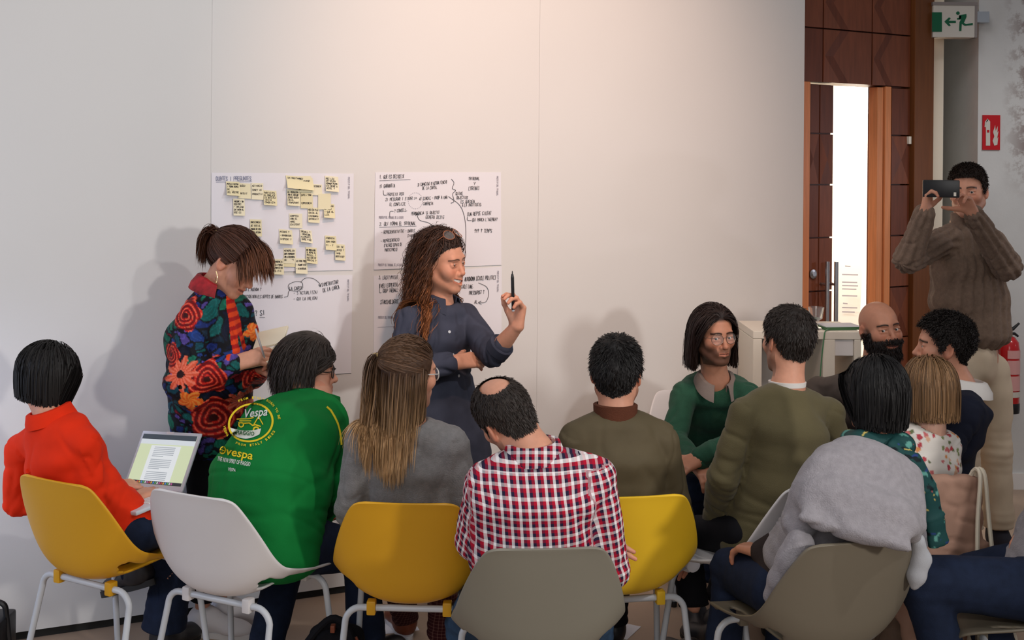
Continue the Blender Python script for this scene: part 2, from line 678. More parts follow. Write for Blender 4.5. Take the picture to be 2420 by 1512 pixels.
def inlay(a, b, z0, z1, y, parent, mode=0, tone=0):
    """one veneered panel with its mitred triangles standing slightly proud"""
    mb = MB()
    g = 0.004
    a, b, z0, z1 = a + g, b - g, z0 + g, z1 - g
    P = lambda s, yy, z: MD @ Vector((s, yy, z))
    c = ((a + b) / 2, (z0 + z1) / 2)
    q = [(a, z0), (b, z0), (b, z1), (a, z1)]
    vs = [P(s, y, z) for s, z in q] + [P(s, y + 0.03, z) for s, z in q]
    if mode == 0:      # four triangles meeting in the middle
        vs.append(P(c[0], y - 0.006, c[1]))
        mb.add(vs, [(0, 1, 8), (2, 3, 8)], tone)
        mb.add(vs, [(1, 2, 8), (3, 0, 8)], 1 - tone)
    elif mode == 1:    # arrow pointing left
        w = (b - a)
        pts = [(a, z0), (a, z1), (a + .34 * w, z1), (a + .02 * w, c[1]), (a + .34 * w, z0), (a + .52 * w, z0), (a + .20 * w, c[1]), (a + .52 * w, z1), (b, z1), (b, z0)]
        v2 = [P(s, y - (0.003 if i in (2, 3, 4) else 0), z) for i, (s, z) in enumerate(pts)]
        mb.add(v2, [(0, 4, 3), (0, 3, 1), (1, 3, 2)], 1)
        mb.add(v2, [(4, 5, 6, 3), (3, 6, 7, 2)], 0)
        mb.add(v2, [(5, 9, 6), (6, 9, 8), (6, 8, 7)], 1)
    else:
        mb.add(vs, [(0, 1, 2, 3)], tone)
    mb.add(vs[:8], [(0, 1, 5, 4), (1, 2, 6, 5), (2, 3, 7, 6), (3, 0, 4, 7)], tone)
    mb.build('inlay_panel', [M_WOOD, M_WOOD2], parent)


rows = [zd(1952, y) for y in (197, 315, 437, 563, 690, 815, 940, 1065)] + [0.02]
for i in range(len(rows) - 1):
    inlay(sJ + 0.002, sSeam, rows[i + 1], rows[i], 0.05, leaf, 0 if i % 3 == 1 else 2, i % 2)
    inlay(sSeam, sL1 - 0.002, rows[i + 1], rows[i], 0.05, leaf, 0 if i % 3 == 1 else 2, (i // 2) % 2)
# transom above the doors
zr = [ztop, zd(2000, 70), zd(2000, -55), zd(2000, -180), zd(2000, -305)]
tr = MB().box((s0, 0.06, ztop + 0.004), (sR1, 0.2, zr[-1]), MD).build('transom', M_WOOD, door)
for i in range(4):
    inlay(s0 + 0.01, sSeam, zr[i], zr[i + 1], 0.03, tr, 2, i % 2)
    mid = sd(2068)
    inlay(sSeam, mid, zr[i], zr[i + 1], 0.03, tr, 1, 0)
    inlay(mid, sR1, zr[i], zr[i + 1], 0.03, tr, 1, 0)
# the other leaf swung into the hall, the light on its edge painted into the wood tone
MB().box((sO2, 0.04, 0.01), (sd(2099), 0.10, ztop - 0.005), MD, bev=0.003).build('door_edge', M_LITWOOD, door)
MB().box((sd(2099), 0.06, 0.0), (sd(2101), 0.14, ztop), MD).build('door_gap', M_WOOD3, door)
MB().box((sd(2101), 0.03, 0.0), (sE, 0.14, ztop), MD, bev=0.003).build('jamb', M_LITWOOD, door)
side = MB().box((sE, 0.06, 0), (sR1, 0.2, ztop + 0.004), MD).build('side_panel', M_WOOD, door)
for i in range(len(rows) - 1):
    inlay(sE, sR1, rows[i + 1], rows[i], 0.03, side, 0 if i % 3 == 1 else 2, i % 2)
MB().box((sR1, 0.0, 0), (sR2, 0.22, zr[-1]), MD, bev=0.004).build('frame_post', M_WOOD3, door)
# pull bars and lock
for p in (1957, 1978):
    mb = MB()
    s, zt, zb = sd(p), zd(p, 618), 0.75
    mb.tube([MD @ Vector((s, 0.0, zb)), MD @ Vector((s, 0.0, zt))], 0.011, 10)
    for zz in (zb + 0.12, zt - 0.12):
        mb.tube([MD @ Vector((s, 0.0, zz)), MD @ Vector((s, 0.06, zz))], 0.008, 8)
    mb.build('pull_bar', M_STEEL, leaf, smooth=True)
mb = MB()
c = MD @ Vector((sd(1937), 0.045, zd(1937, 649)))
mb.lathe([(0.024, 0), (0.024, 0.006), (0.012, 0.009), (0.012, 0.014)], 16, Matrix.Translation(c) @ Matrix.Rotation(math.atan(DM), 4, 'Z') @ Matrix.Rotation(R(90), 4, 'X'))
mb.build('lock', M_STEEL, leaf, smooth=True)
# small sensor on the side panel
MB().box((sd(2152), 0.015, zd(2152, 340)), (sd(2158), 0.032, zd(2152, 322)), MD).build('door_sensor', M_CREAM, door)

# hall: poster board leaning, round lamp
mb = MB()
p0, p1, p2, p3 = W(1975, 790, 7.2), W(2030, 790, 7.2), W(2040, 600, 7.3), W(1975, 598, 7.3)
P = [p0, p1, p2, p3]
P = P + [q + np.array([0, 0.015, 0]) for q in P]
mb.add(P, [(0, 1, 2, 3), (7, 6, 5, 4), (0, 4, 5, 1), (1, 5, 6, 2), (2, 6, 7, 3), (3, 7, 4, 0)])
pb = mb.build('poster_board', M_SIGNW, label='white printed poster board seen through the open wooden door', cat='poster')
mb = MB()
for (x0, x1, y) in [(1997, 2010, 630), (1990, 2028, 650), (1990, 2026, 668), (1990, 2028, 676), (1990, 2024, 684), (1990, 2026, 700), (1992, 2003, 718), (1990, 2026, 728), (1990, 2020, 738)]:
    a, b = W(x0, y, 7.22), W(x1, y + 1, 7.22)
    h = np.array([0, 0, 0.008])
    mb.add([a, b, b + h, a + h], [(0, 1, 2, 3)])
mb.build('print', M_GREYINK, pb, kind='stuff')
mb = MB()
for q in (p0, p1):
    mb.box((q[0] - 0.012, q[1] - 0.01, 0.0), (q[0] + 0.012, q[1] + 0.03, q[2] + 0.02))
mb.build('stand', M_STEEL, pb)
gl = MB().lathe([(0.01, -0.1), (0.07, -0.08), (0.1, -0.025), (0.1, 0.025), (0.07, 0.08), (0.01, 0.1)], 24, Matrix.Translation(W(2032, 236, 7.0)))
go = gl.build('globe_lamp', mat('lit_globe', (1, 1, 1), 0.5, emit=(1, 0.96, 0.9), estr=5), smooth=True,
              label='round white globe lamp glowing in the hall beyond the door', cat='lamp')
MB().tube([W(2032, 236, 7.0) + np.array([0, 0, 0.095]), W(2032, 236, 7.0) + np.array([0, 0, 1.9])], 0.012).build('lamp_cord', M_WHITEP, go)

# ------------------------------------------------------------------ signs and extinguisher
SY = 6.30
a, b = W(2205, 88, SY), W(2308, 8, SY)
ex = MB().box((a[0], SY, a[2]), (b[0], SY + 0.09, b[2]), bev=0.003).build('exit_sign', M_SIGNW, label='white emergency exit sign with green running figure, arrow and door', cat='sign')
fr = MB().box((a[0] - .004, SY - 0.004, b[2] - 0.012), (b[0] + 0.004, SY + 0.095, b[2] + 0.006))
fr.box((b[0] - 0.010, SY - 0.003, a[2]), (b[0] + 0.004, SY + 0.09, b[2]))
fr.build('sign_frame', mat('sign_frame_grey', srgb(138, 130, 128), 0.5), ex)
MB().box((b[0], SY + 0.03, b[2] - 0.1), (XC + 0.03, SY + 0.12, b[2] - 0.04)).build('wall_bracket', M_STEEL, ex)


def picto(polys, Yp, m, parent, name='pictogram'):
    mb = MB()
    for poly in polys:
        v = [W(x, y, Yp) for x, y in poly]
        n = len(v)
        v2 = [q + np.array([0, 0.004, 0]) for q in v]
        mb.add(v + v2, [tuple(range(n))] + [(i, (i + 1) % n, n + (i + 1) % n, n + i) for i in range(n)])
    return mb.build(name, m, parent)


def disc(x, y, r, n=12):
    return [(x + r * math.cos(6.2832 * k / n), y + r * math.sin(6.2832 * k / n)) for k in range(n)]


picto([[(2203, 29), (2226, 29), (2226, 75), (2203, 75)],
       [(2232, 51), (2243, 41), (2247, 43), (2242, 49), (2259, 49), (2259, 54), (2242, 54), (2247, 60), (2243, 62)],
       disc(2264, 31, 4.2),
       [(2267, 36), (2284, 33), (2284, 40), (2278, 54), (2283, 57), (2299, 54), (2299, 59), (2280, 61), (2273, 56), (2272, 73), (2267, 73), (2268, 52), (2272, 44), (2266, 45)],
       [(2267, 36), (2272, 38), (2270, 46), (2262, 46), (2262, 43), (2267, 42)]], SY - 0.003, M_GREEN, ex)
FY = 6.392
a, b = W(2322, 354, FY), W(2364, 272, FY)
fs = MB().box((a[0], FY, a[2]), (b[0], FY + 0.008, b[2])).build('fire_sign', M_RED, label='red fire extinguisher sign with white pictogram on plaster wall', cat='sign')
picto([[(2330, 297), (2340, 297), (2340, 344), (2330, 344)], [(2330, 297), (2331, 286), (2335, 281), (2340, 287), (2340, 297)], [(2327, 300), (2328, 288), (2334, 280), (2336, 283), (2331, 289), (2330, 300)],
       [(2350, 344), (2346, 333), (2350, 322), (2347, 312), (2352, 296), (2353, 310), (2358, 298), (2357, 314), (2360, 310), (2356, 328), (2359, 324), (2357, 342)]], FY - 0.003, M_SIGNW, fs)
picto([[(2333, 307), (2338, 307), (2338, 313), (2333, 313)]], FY - 0.005, M_RED, fs, 'pictogram_dot')

EY = 6.25
ec = W(2384, 870, EY)
fe = empty('fire_extinguisher', (ec[0], EY, ec[2] - 0.24), 'red fire extinguisher with black handle hung on wall behind standing man', 'extinguisher')
MB().lathe([(0.05, 0.02), (0.056, 0.03), (0.056, 0.34), (0.05, 0.385), (0.03, 0.41), (0.02, 0.415)], 24).build('cylinder', M_REDGLOSS, fe, smooth=True)
MB().lathe([(0.0555, 0.0), (0.0575, 0.02), (0.0575, 0.05), (0.056, 0.055)], 24).build('foot_ring', M_BLACK, fe, smooth=True)
MB().lathe([(0.018, 0.41), (0.018, 0.445), (0.012, 0.45)], 14).build('valve', mat('brass', (0.6, 0.45, 0.2), 0.35, metal=1), fe, smooth=True)
mb = MB()
mb.tube([(-0.03, 0, 0.445), (0.02, 0, 0.455), (0.055, 0, 0.487)], [0.008, 0.01, 0.006], 8)
mb.tube([(-0.02, 0, 0.43), (0.03, 0, 0.43), (0.05, 0, 0.415)], [0.007, 0.008, 0.006], 8)
mb.build('handle', M_BLACK, fe, smooth=True)
MB().tube(smooth_path([(-0.018, 0, 0.43), (-0.07, -0.02, 0.40), (-0.075, -0.02, 0.2), (-0.07, -0.02, 0.08)], 6), 0.008, 8).build('hose', M_BLACK, fe, smooth=True)
mb = MB()
for z0, z1 in ((0.30, 0.345), (0.215, 0.29), (0.125, 0.205)):
    pts = [(0.0575 * math.cos(t), -0.0575 * math.sin(t)) for t in np.linspace(R(30), R(120), 9)]
    for i in range(8):
        (xa, ya), (xb, yb) = pts[i], pts[i + 1]
        mb.add([(xa, ya, z0), (xb, yb, z0), (xb, yb, z1), (xa, ya, z1)], [(0, 1, 2, 3)])
mb.build('instruction_label', mat('label_pink_white', srgb(216, 160, 158), 0.5), fe)
mb = MB()
pts = [(0.058 * math.cos(t), -0.058 * math.sin(t)) for t in np.linspace(0, 2 * math.pi, 25)]
for i in range(24):
    (xa, ya), (xb, yb) = pts[i], pts[i + 1]
    mb.add([(xa, ya, 0.09), (xb, yb, 0.09), (xb, yb, 0.12), (xa, ya, 0.12)], [(0, 1, 2, 3)])
mb.build('white_band', M_SIGNW, fe, smooth=True)
MB().box((-0.03, 0.05, 0.25), (0.03, 0.135, 0.3)).build('wall_hook', M_BLACK, fe)

# ------------------------------------------------------------------ white counter by the door
cx0, cx1, cy0, cy1 = W(1780, 790, 5.14)[0], W(2035, 790, 5.14)[0], 5.14, 5.48
zt = W(1900, 783, 5.14)[2]
ct = empty('white_counter', ((cx0 + cx1) / 2, 5.3, 0), 'white laminate counter table standing between white wall and wooden door', 'counter')
base = np.array([(cx0 + cx1) / 2, 5.3, 0])
def bb(lo, hi, name, m, bev=0.003):
    return MB().box(np.array(lo) - base, np.array(hi) - base, bev=bev).build(name, m, ct)
bb((cx0, cy0, zt - 0.035), (cx1, cy1, zt), 'worktop', M_CREAM)
bb((cx0, cy0, 0), (cx0 + 0.04, cy1, zt - 0.036), 'leg_panel', M_CREAM)
mx_ = W(1945, 800, 5.14)[0]
bb((mx_, cy0, 0), (mx_ + 0.055, cy1, zt - 0.036), 'leg_panel', M_CREAM)
bb((cx1 - 0.03, cy0, 0), (cx1, cy1, zt - 0.036), 'leg_panel', M_CREAM)
bb((mx_ + 0.056, cy0 + 0.01, zt - 0.11), (cx1 - 0.031, cy1, zt - 0.037), 'drawer', M_WHITEP)
bb((cx0 + 0.041, cy0 + 0.05, 0.45), (mx_ - 0.001, cy1, 0.475), 'shelf', M_CREAM)
bb((mx_ + 0.056, cy0 + 0.05, 0.75), (cx1 - 0.031, cy1, 0.775), 'shelf', M_WHITEP)
bb((cx0 + 0.041, cy1 - 0.02, 0.02), (mx_ - 0.001, cy1 - 0.002, zt - 0.037), 'back_panel', M_WHITEP)
# things on the counter
cp = W(1931, 783, 5.2)
mb = MB().lathe([(0.026, 0.0), (0.027, 0.008), (0.008, 0.012), (0.007, 0.035), (0.028, 0.048), (0.036, 0.10), (0.035, 0.10), (0.026, 0.05), (0.004, 0.046)], 24)
mb.build('stem_glass', M_GLASS, smooth=True, loc=(cp[0], 5.22, zt), label='clear stemmed glass standing on the white counter', cat='glass')
kp = W(1985, 786, 5.22)
mb = MB()
mb.box((-0.09, -0.06, 0.0), (0.09, 0.07, 0.012), Matrix.Rotation(0.2, 4, 'Z'))
fo = mb.build('green_folder', mat('folder_green', srgb(70, 110, 72), 0.6), loc=(kp[0], 5.25, zt + 0.0005), label='green folder lying on the white counter', cat='folder')
mb = MB().box((-0.08, -0.055, 0), (0.085, 0.06, 0.004), Matrix.Rotation(0.12, 4, 'Z'))
mb.build('loose_paper', M_PAPER, loc=(kp[0], 5.25, zt + 0.0127), label='white paper lying on top of the green folder', cat='paper')
gx = W(1950, 800, 5.13)[0]
MB().tube(smooth_path([(gx + 0.06, 5.22, zt + 0.004), (gx + 0.01, 5.15, zt + 0.004), (gx - 0.005, 5.132, zt - 0.03), (gx - 0.02, 5.132, zt - 0.2), (gx - 0.03, 5.13, zt - 0.5), (gx - 0.02, 5.1, 0.006)], 8), 0.003, 6).build(
    'green_cable', mat('cable_green', srgb(80, 130, 90), 0.5), smooth=True, label='thin green cable hanging over the front of white counter', cat='cable')

# ------------------------------------------------------------------ handwriting: a single-stroke alphabet
FONT = {
 'A': '00 26 40|12 32', 'B': '00 06 35 43 03|33 42 41 30 00', 'C': '45 36 16 04 02 10 30 41', 'D': '00 06 26 44 42 20 00', 'E': '46 06 00 40|03 33',
 'F': '46 06 00|03 33', 'G': '45 36 16 04 02 10 30 42 23', 'H': '00 06|40 46|03 43', 'I': '20 26', 'J': '46 41 30 10 01', 'K': '00 06|46 02 40',
 'L': '06 00 40', 'M': '00 06 23 46 40', 'N': '00 06 40 46', 'O': '10 02 04 16 36 44 42 30 10', 'P': '00 06 36 45 43 03', 'Q': '10 02 04 16 36 44 42 30 10|22 40',
 'R': '00 06 36 45 43 03|23 40', 'S': '45 36 16 05 14 32 41 30 10 01', 'T': '06 46|26 20', 'U': '06 01 10 30 41 46', 'V': '06 20 46', 'W': '06 10 24 30 46',
 'X': '06 40|46 00', 'Y': '06 23 46|23 20', 'Z': '06 46 00 40', '0': '10 02 04 16 36 44 42 30 10', '1': '14 26 20', '2': '05 16 36 45 00 40', '3': '06 46 24 43 41 30 10 01',
 '4': '30 36 02 42', '?': '05 16 36 45 23 22|20 21', '.': '10 11', ',': '11 00', ':': '11 12|14 15', '-': '03 43', "'": '26 25', '(': '36 24 22 30', ')': '16 24 22 10',
 '[': '36 16 10 30', ']': '16 36 30 10', '>': '05 43 01', '/': '00 46', '!': '26 22|20 21', '|': '20 26', '^': '20 26|04 26 44', '_': '00 40', '@': '32 14 25 34 32 41 44 26 15 02 10 40', 'É': '46 06 00 40|03 33|27 38',
}


def ink_text(mb, txt, px, py, hpx, place, ang=0.0, wpx=None, rng=random.Random(3), wid=0.10, slant=0.12, jit=0.35):
    """adds the strokes of txt as flat ribbons; place maps photo pixels to 3-D; px,py = lower left"""
    adv = (wpx / max(len(txt), 1)) if wpx else hpx * 0.82
    ca, sa = math.cos(ang), math.sin(ang)
    for i, ch in enumerate(txt.upper()):
        if ch not in FONT:
            continue
        dy = rng.uniform(-1, 1) * hpx * 0.06
        for stv in FONT[ch].split('|'):
            pts = []
            for q in stv.split():
                x = (int(q[0]) + rng.uniform(-jit, jit)) / 4 * adv * 0.78
                y = (int(q[1]) + rng.uniform(-jit, jit)) / 6 * hpx
                pts.append((i * adv + x + slant * y, y + dy))
            ribbon(mb, [(px + x * ca + y * sa, py + x * sa - y * ca) for x, y in pts], hpx * wid, place)


def ribbon(mb, pts, w, place):
    for (x0, y0), (x1, y1) in zip(pts, pts[1:]):
        l = math.hypot(x1 - x0, y1 - y0) + 1e-6
        nx, ny = -(y1 - y0) / l * w / 2, (x1 - x0) / l * w / 2
        ex, ey = (x1 - x0) / l * w * .3, (y1 - y0) / l * w * .3
        c = [(x0 + nx - ex, y0 + ny - ey), (x0 - nx - ex, y0 - ny - ey), (x1 - nx + ex, y1 - ny + ey), (x1 + nx + ex, y1 + ny + ey)]
        mb.add([place(*q) for q in c], [(0, 1, 2, 3)])


def curve_px(pts, n=8):
    return [(p[0], p[1]) for p in smooth_path([(x, y, 0) for x, y in pts], n)]


def sheet(corners, label, name='paper_sheet'):
    """corners in pixels: tl, tr, br, bl; a slightly waved thin sheet taped to the wall"""
    N = 10
    tl, tr, br, bl = [np.array(c, float) for c in corners]
    vs, fs = [], []
    for side in (0, 1):
        for j in range(N + 1):
            for i in range(N + 1):
                u, v = i / N, j / N
                p = (tl * (1 - u) + tr * u) * (1 - v) + (bl * (1 - u) + br * u) * v
                off = 0.0018 + 0.0008 * math.sin(3.1 * u + 1) * math.sin(2.6 * v) + (0.001 * v ** 4) - side * 0.0006
                vs.append(WP(p[0], p[1], off + 0.0008))
    K = (N + 1) ** 2
    for j in range(N):
        for i in range(N):
            a = j * (N + 1) + i
            fs.append((a, a + N + 1, a + N + 2, a + 1))
            fs.append((K + a, K + a + 1, K + a + N + 2, K + a + N + 1))
    rim = [i for i in range(N + 1)] + [j * (N + 1) + N for j in range(1, N + 1)] + [N * (N + 1) + i for i in range(N - 1, -1, -1)] + [j * (N + 1) for j in range(N - 1, 0, -1)]
    for a, b in zip(rim, rim[1:] + rim[:1]):
        fs.append((a, b, K + b, K + a))
    o = MB().add(vs, fs).build(name, M_PAPER, smooth=True, label=label, cat='paper sheet', group='workshop sheets on the wall')
    return o


PL = lambda x, y: WP(x, y, 0.0052)
S1 = sheet([(500, 408), (836, 410), (834, 638), (499, 645)], 'white paper sheet covered with yellow sticky notes, headed DUBTES I PREGUNTES')
S2 = sheet([(499, 651), (833, 650), (830, 881), (497, 905)], 'white sheet with handwriting hanging below the sticky note sheet')
S3 = sheet([(887, 407), (1184, 407), (1185, 626), (884, 637)], 'white sheet full of handwritten notes behind the curly haired woman, upper one')
S4 = sheet([(884, 652), (1186, 630), (1185, 853), (883, 875)], 'white sheet with handwritten notes below the upper notes sheet, beside raised pen')

mb = MB(); ink_text(mb, 'DUBTES I PREGUNTES', 511, 426, 9, PL, 0.0, 84, wid=0.13, slant=0, jit=0.05)
ribbon(mb, [(511, 430), (595, 429)], 1.2, PL)
mb.build('printed_heading', M_PRINT, S1, kind='stuff')
for S, x, ya, yb in ((S1, 823, 418, 470), (S2, 821, 660, 712), (S3, 1174, 416, 462), (S4, 1175, 640, 690)):
    mb = MB()
    ink_text(mb, 'PROTOTIP DEL TRIBUNAL', x, ya, 3.4, PL, math.pi / 2, yb - ya, wid=0.2, slant=0, jit=0.05)
    mb.build('printed_margin', M_GREYINK, S, kind='stuff')

mb = MB()
for t, x, y, h, w, a in [("QUI MARCA L'AGENDA ?", 556, 688, 7, 62, -0.02), ('COM ES DECIDEIXEN ELS REPTES DE BARRIS', 556, 704, 7, 112, 0.0), ('LA CARTA', 684, 686, 8, 31, -0.06), ("- S'ACTUALITZA)", 694, 696, 7, 58, -0.05),
                         ('- QUI LA VALIDA)', 694, 710, 7, 58, -0.05), ('SIMETRITZAR', 761, 677, 8, 40, -0.2), ('DE LA CARCA', 764, 690, 8, 40, -0.22), ('? SI', 603, 746, 11, 24, -0.1)]:
    ink_text(mb, t, x, y, h, PL, a, w)
for c in ([(712, 683), (700, 688), (684, 684), (683, 672), (700, 665), (714, 668), (716, 680)], [(711, 666), (722, 657), (740, 658), (754, 668), (757, 676)], [(753, 672), (757, 677), (759, 670)],
          [(672, 702), (680, 700), (682, 690), (686, 684)], [(614, 750), (626, 750)]):
    ribbon(mb, curve_px(c), 1.0, PL)
ribbon(mb, [(556, 675), (594, 673)], 0.8, PL)
mb.build('handwriting', M_INK, kind='stuff', parent=S2)

mb = MB()
for t, x, y, h, w, a in [('1. QUE ES DECIDEIX', 897, 422, 8, 58, -0.03), ('1) GARANTIA', 897, 444, 8, 37, -0.05), ('PROTEIX PER', 915, 463, 7, 40, -0.04), ('2) MESURAR I FIXAR >>', 911, 475, 7, 75, -0.05), ('EL CONFLICTE', 921, 486, 7, 38, -0.03),
                         ('? CONSELL.', 932, 502, 7, 32, -0.1), ("3) CAPACITAT D'ACTUALITZACIO", 987, 440, 7, 70, -0.1), ('DE LA CARTA.', 998, 448, 7, 37, -0.06), ('4) SINDIC - PROP A UNA', 991, 473, 7, 67, -0.06), ('CARENCIA', 1000, 484, 7, 24, 0),
                         ("PERMANENCIA 'EL OBJECTIU", 972, 508, 7, 66, -0.05), ('GENERA DESIG', 1006, 516, 7, 44, 0), ('TRIBUNAL', 1107, 425, 7, 27, 0), ('Y', 1119, 437, 7, 6, 0), ('[TRIBU]', 1107, 449, 8, 26, -0.04), ('QUINS', 1077, 461, 7, 17, -0.05),
                         ('OBJECTIUS', 1079, 470, 7, 27, 0), ('ES QUEDEN', 1089, 480, 7, 33, -0.03), ('A LA INSTITUCIO.', 1092, 488, 7, 48, -0.04), ('[UN REPTE CIUTAT', 1104, 510, 8, 58, -0.06), ("QUI MARCA L'AGENDA?", 1116, 523, 7, 60, -0.03),
                         ('^^^ ^ TEMPS', 1121, 549, 8, 42, 0.0), ('2. QUI FORMA EL TRIBUNAL', 897, 533, 8, 86, -0.02), ('- REPRESENTATIVITAT - BARRIS', 901, 552, 7, 80, -0.05), ('DIVERSITAT', 964, 560, 6, 28, -0.05), ('- REPRESENTACIO', 900, 573, 7, 44, -0.08),
                         ("D'ALTRES ESPAIS DE", 908, 583, 7, 42, -0.05), ('PARTICIPACIO', 909, 594, 7, 30, -0.05)]:
    ink_text(mb, t, x, y, h, PL, a, w)
for c in ([(1067, 423), (1073, 432), (1069, 445), (1077, 450), (1070, 458), (1073, 475), (1066, 480)], [(906, 450), (907, 460), (913, 461)], [(921, 512), (922, 500), (930, 499)], [(1060, 464), (1090, 490), (1101, 540), (1098, 618)],
          [(985, 506), (992, 520), (1012, 526), (1024, 534)], [(982, 510), (985, 506), (990, 508)], [(1105, 512), (1105, 520), (1114, 521)], [(1051, 534), (1046, 539)]):
    ribbon(mb, curve_px(c), 1.0, PL)
ribbon(mb, [(897, 427), (970, 424)], 0.8, PL)
ribbon(mb, [(897, 537), (984, 534)], 0.8, PL)
mb.build('handwriting', M_INK, kind='stuff', parent=S3)
mb = MB()
ink_text(mb, 'PROTOTIP DEL TRIBUNAL DE LA CIUTAT', 896, 516, 5, PL, 0, 58, wid=0.14, slant=0, jit=0.05)
ink_text(mb, 'PROTOTIP DEL TRIBUNAL DE LA CIUTAT', 894, 628, 5, PL, 0, 58, wid=0.14, slant=0, jit=0.05)
for k in range(26):
    t = k / 25 * 6.28
    ribbon(mb, [(982 + 17 * math.cos(t), 474 + 19 * math.sin(t)), (982 + 17 * math.cos(t + .08), 474 + 19 * math.sin(t + .08))], 1.0, PL)
mb.build('printed_footer', M_GREYINK, S3, kind='stuff')
mb = MB()
for t, x, y, h, w, a in [('3. LEGITIMITAT', 895, 660, 8, 46, -0.04), ("[VEU EXPERTA", 896, 680, 9, 44, -0.08), ('GRUP TREBALL', 905, 691, 8, 36, -0.06), ('STAKEHOLDERS', 899, 718, 9, 42, -0.04), ('AUTONOMA [CICLE POLITIC]', 1098, 664, 9, 74, -0.06),
                         ('CICLE LANE.', 1090, 681, 8, 30, -0.02), ('PRESSUPOST ?', 1109, 696, 8, 36, -0.08), ('AL', 1121, 717, 8, 9, 0)]:
    ink_text(mb, t, x, y, h, PL, a, w)
for c in ([(1131, 668), (1150, 678), (1155, 695), (1148, 713), (1132, 715)], [(1137, 711), (1131, 715), (1138, 719)], [(898, 672), (897, 690), (901, 691)], [(1090, 645), (1094, 655), (1088, 662)]):
    ribbon(mb, curve_px(c), 1.0, PL)
mb.build('handwriting', M_INK, kind='stuff', parent=S4)
mb = MB()
ink_text(mb, 'PROTOTIP DEL TRIBUNAL DE LA CIUTAT', 894, 752, 5, PL, 0, 58, wid=0.14, slant=0, jit=0.05)
ribbon(mb, [(893, 773), (1000, 768)], 0.8, PL)
mb.build('printed_footer', M_GREYINK, S4, kind='stuff')

# ------------------------------------------------------------------ sticky notes
NOTES = [  # top-left corner, top-right corner, height in pixels, curl, lines
 ((675, 414), (738, 420), 30, 1.2, ['UN HABITATGE']), ((703, 416), (735, 416), 38, .2, ['PREU', 'DU A MUNTAR', 'RESPECTE A', 'SERVEIS', 'MOLT SOVINT']), ((768, 415), (799, 418), 36, .5, ['MES LEU', 'EM SOLEN', 'DEMANDA PLENS', 'ETS NOUVE A', 'HOTEL ?']),
 ((534, 428), (566, 430), 33, 1.0, ['MOTLLE BUIDA', 'I TORNA NOVES', 'DE ...', 'DEL NOSTRE']), ((562, 432), (592, 434), 36, .3, ['(QUES)', '', 'GRATUIT']), ((594, 432), (622, 433), 39, .2, ['ACTIVACIO', 'SONET VS', 'PRODUCTIU']), ((622, 449), (653, 451), 35, .8, ['PARTICIPA', 'EL CONFLICTE', 'SIS NETS PLA', 'INICIA', 'CONQUISTA']),
 ((678, 447), (708, 449), 38, .6, ['EL PROBLEMA', 'AMB EL CONJUNT', 'SENSE QUOTA', 'UN EL', 'TRANSPORT']), ((735, 435), (761, 436), 26, .1, ['INSISTENCIA']), ((710, 454), (739, 455), 38, .1, ['ENTS / BNV', '', 'COMPETENCIA']), ((752, 458), (782, 457), 37, .1, ['']),
 ((551, 469), (578, 470), 40, .4, ['INTERNS / BM', 'SOSTRE:', '- INFLUIRA', 'EM TINDRA AL', 'QUE ES']), ((764, 480), (790, 482), 34, .9, ['PROSSEGUIR', 'EL MEU', 'I QUE EL', 'LLOC']), ((727, 489), (754, 491), 36, .5, ['MES EN PLA', 'CRIDA AL', 'CIUTADANIA', 'EXISTEIX ?']),
 ((684, 504), (714, 505), 34, .1, ['COMPTEU', 'AMB EL', 'MARC', 'EXISTENT']), ((591, 518), (618, 519), 40, .3, ['PARTICIPACIO', 'DE TOTS EL', 'MONEDA DE MON', 'SENSE RETORN']), ((659, 541), (690, 544), 34, .9, ['MISSES ?', '- UNIVERSITATS', 'DISPOSAT ?']), ((708, 541), (736, 545), 30, .9, ['TREBALL ?', '- EXPOSICIONS,', 'ELEMENTS', 'SENSE FINS']),
 ((768, 556), (794, 558), 34, .7, ['A BENICIA:', 'SENY PREN', 'SI - ?']), ((791, 576), (815, 578), 38, .3, ['SERI DE', 'COSTOS ?', '(AMB', 'REPETICIO)?']), ((670, 586), (699, 587), 36, .1, ['METROPOLITA', 'DAVA PERMANENT', 'AMB A REGIDORIA', 'DE']), ((722, 583), (748, 586), 38, .9, ['QUI MARCA RITME', 'EL REPTE AL', 'RECULL ?', 'QUE ENS DE', 'RADICAL ?']),
 ((643, 612), (670, 613), 36, .6, ['DEPENDENCIA', 'DE LA PARCA', 'UN MONT DE MES', 'POLITIC']), ((698, 610), (726, 611), 36, .5, ['LES SEUS TRES', '- ACABAR VIST', '- @ UNIVERSAL']), ((668, 610), (697, 611), 20, .1, ['INSTITUCIO']), ((615, 606), (636, 606), 30, .7, ['ETICA'])]
MN = [mat('pale_yellow_note_b', srgb(226, 218, 180), 0.85), M_NOTE, mat('pale_yellow_note_c', srgb(234, 228, 200), 0.85)]
seen = {}
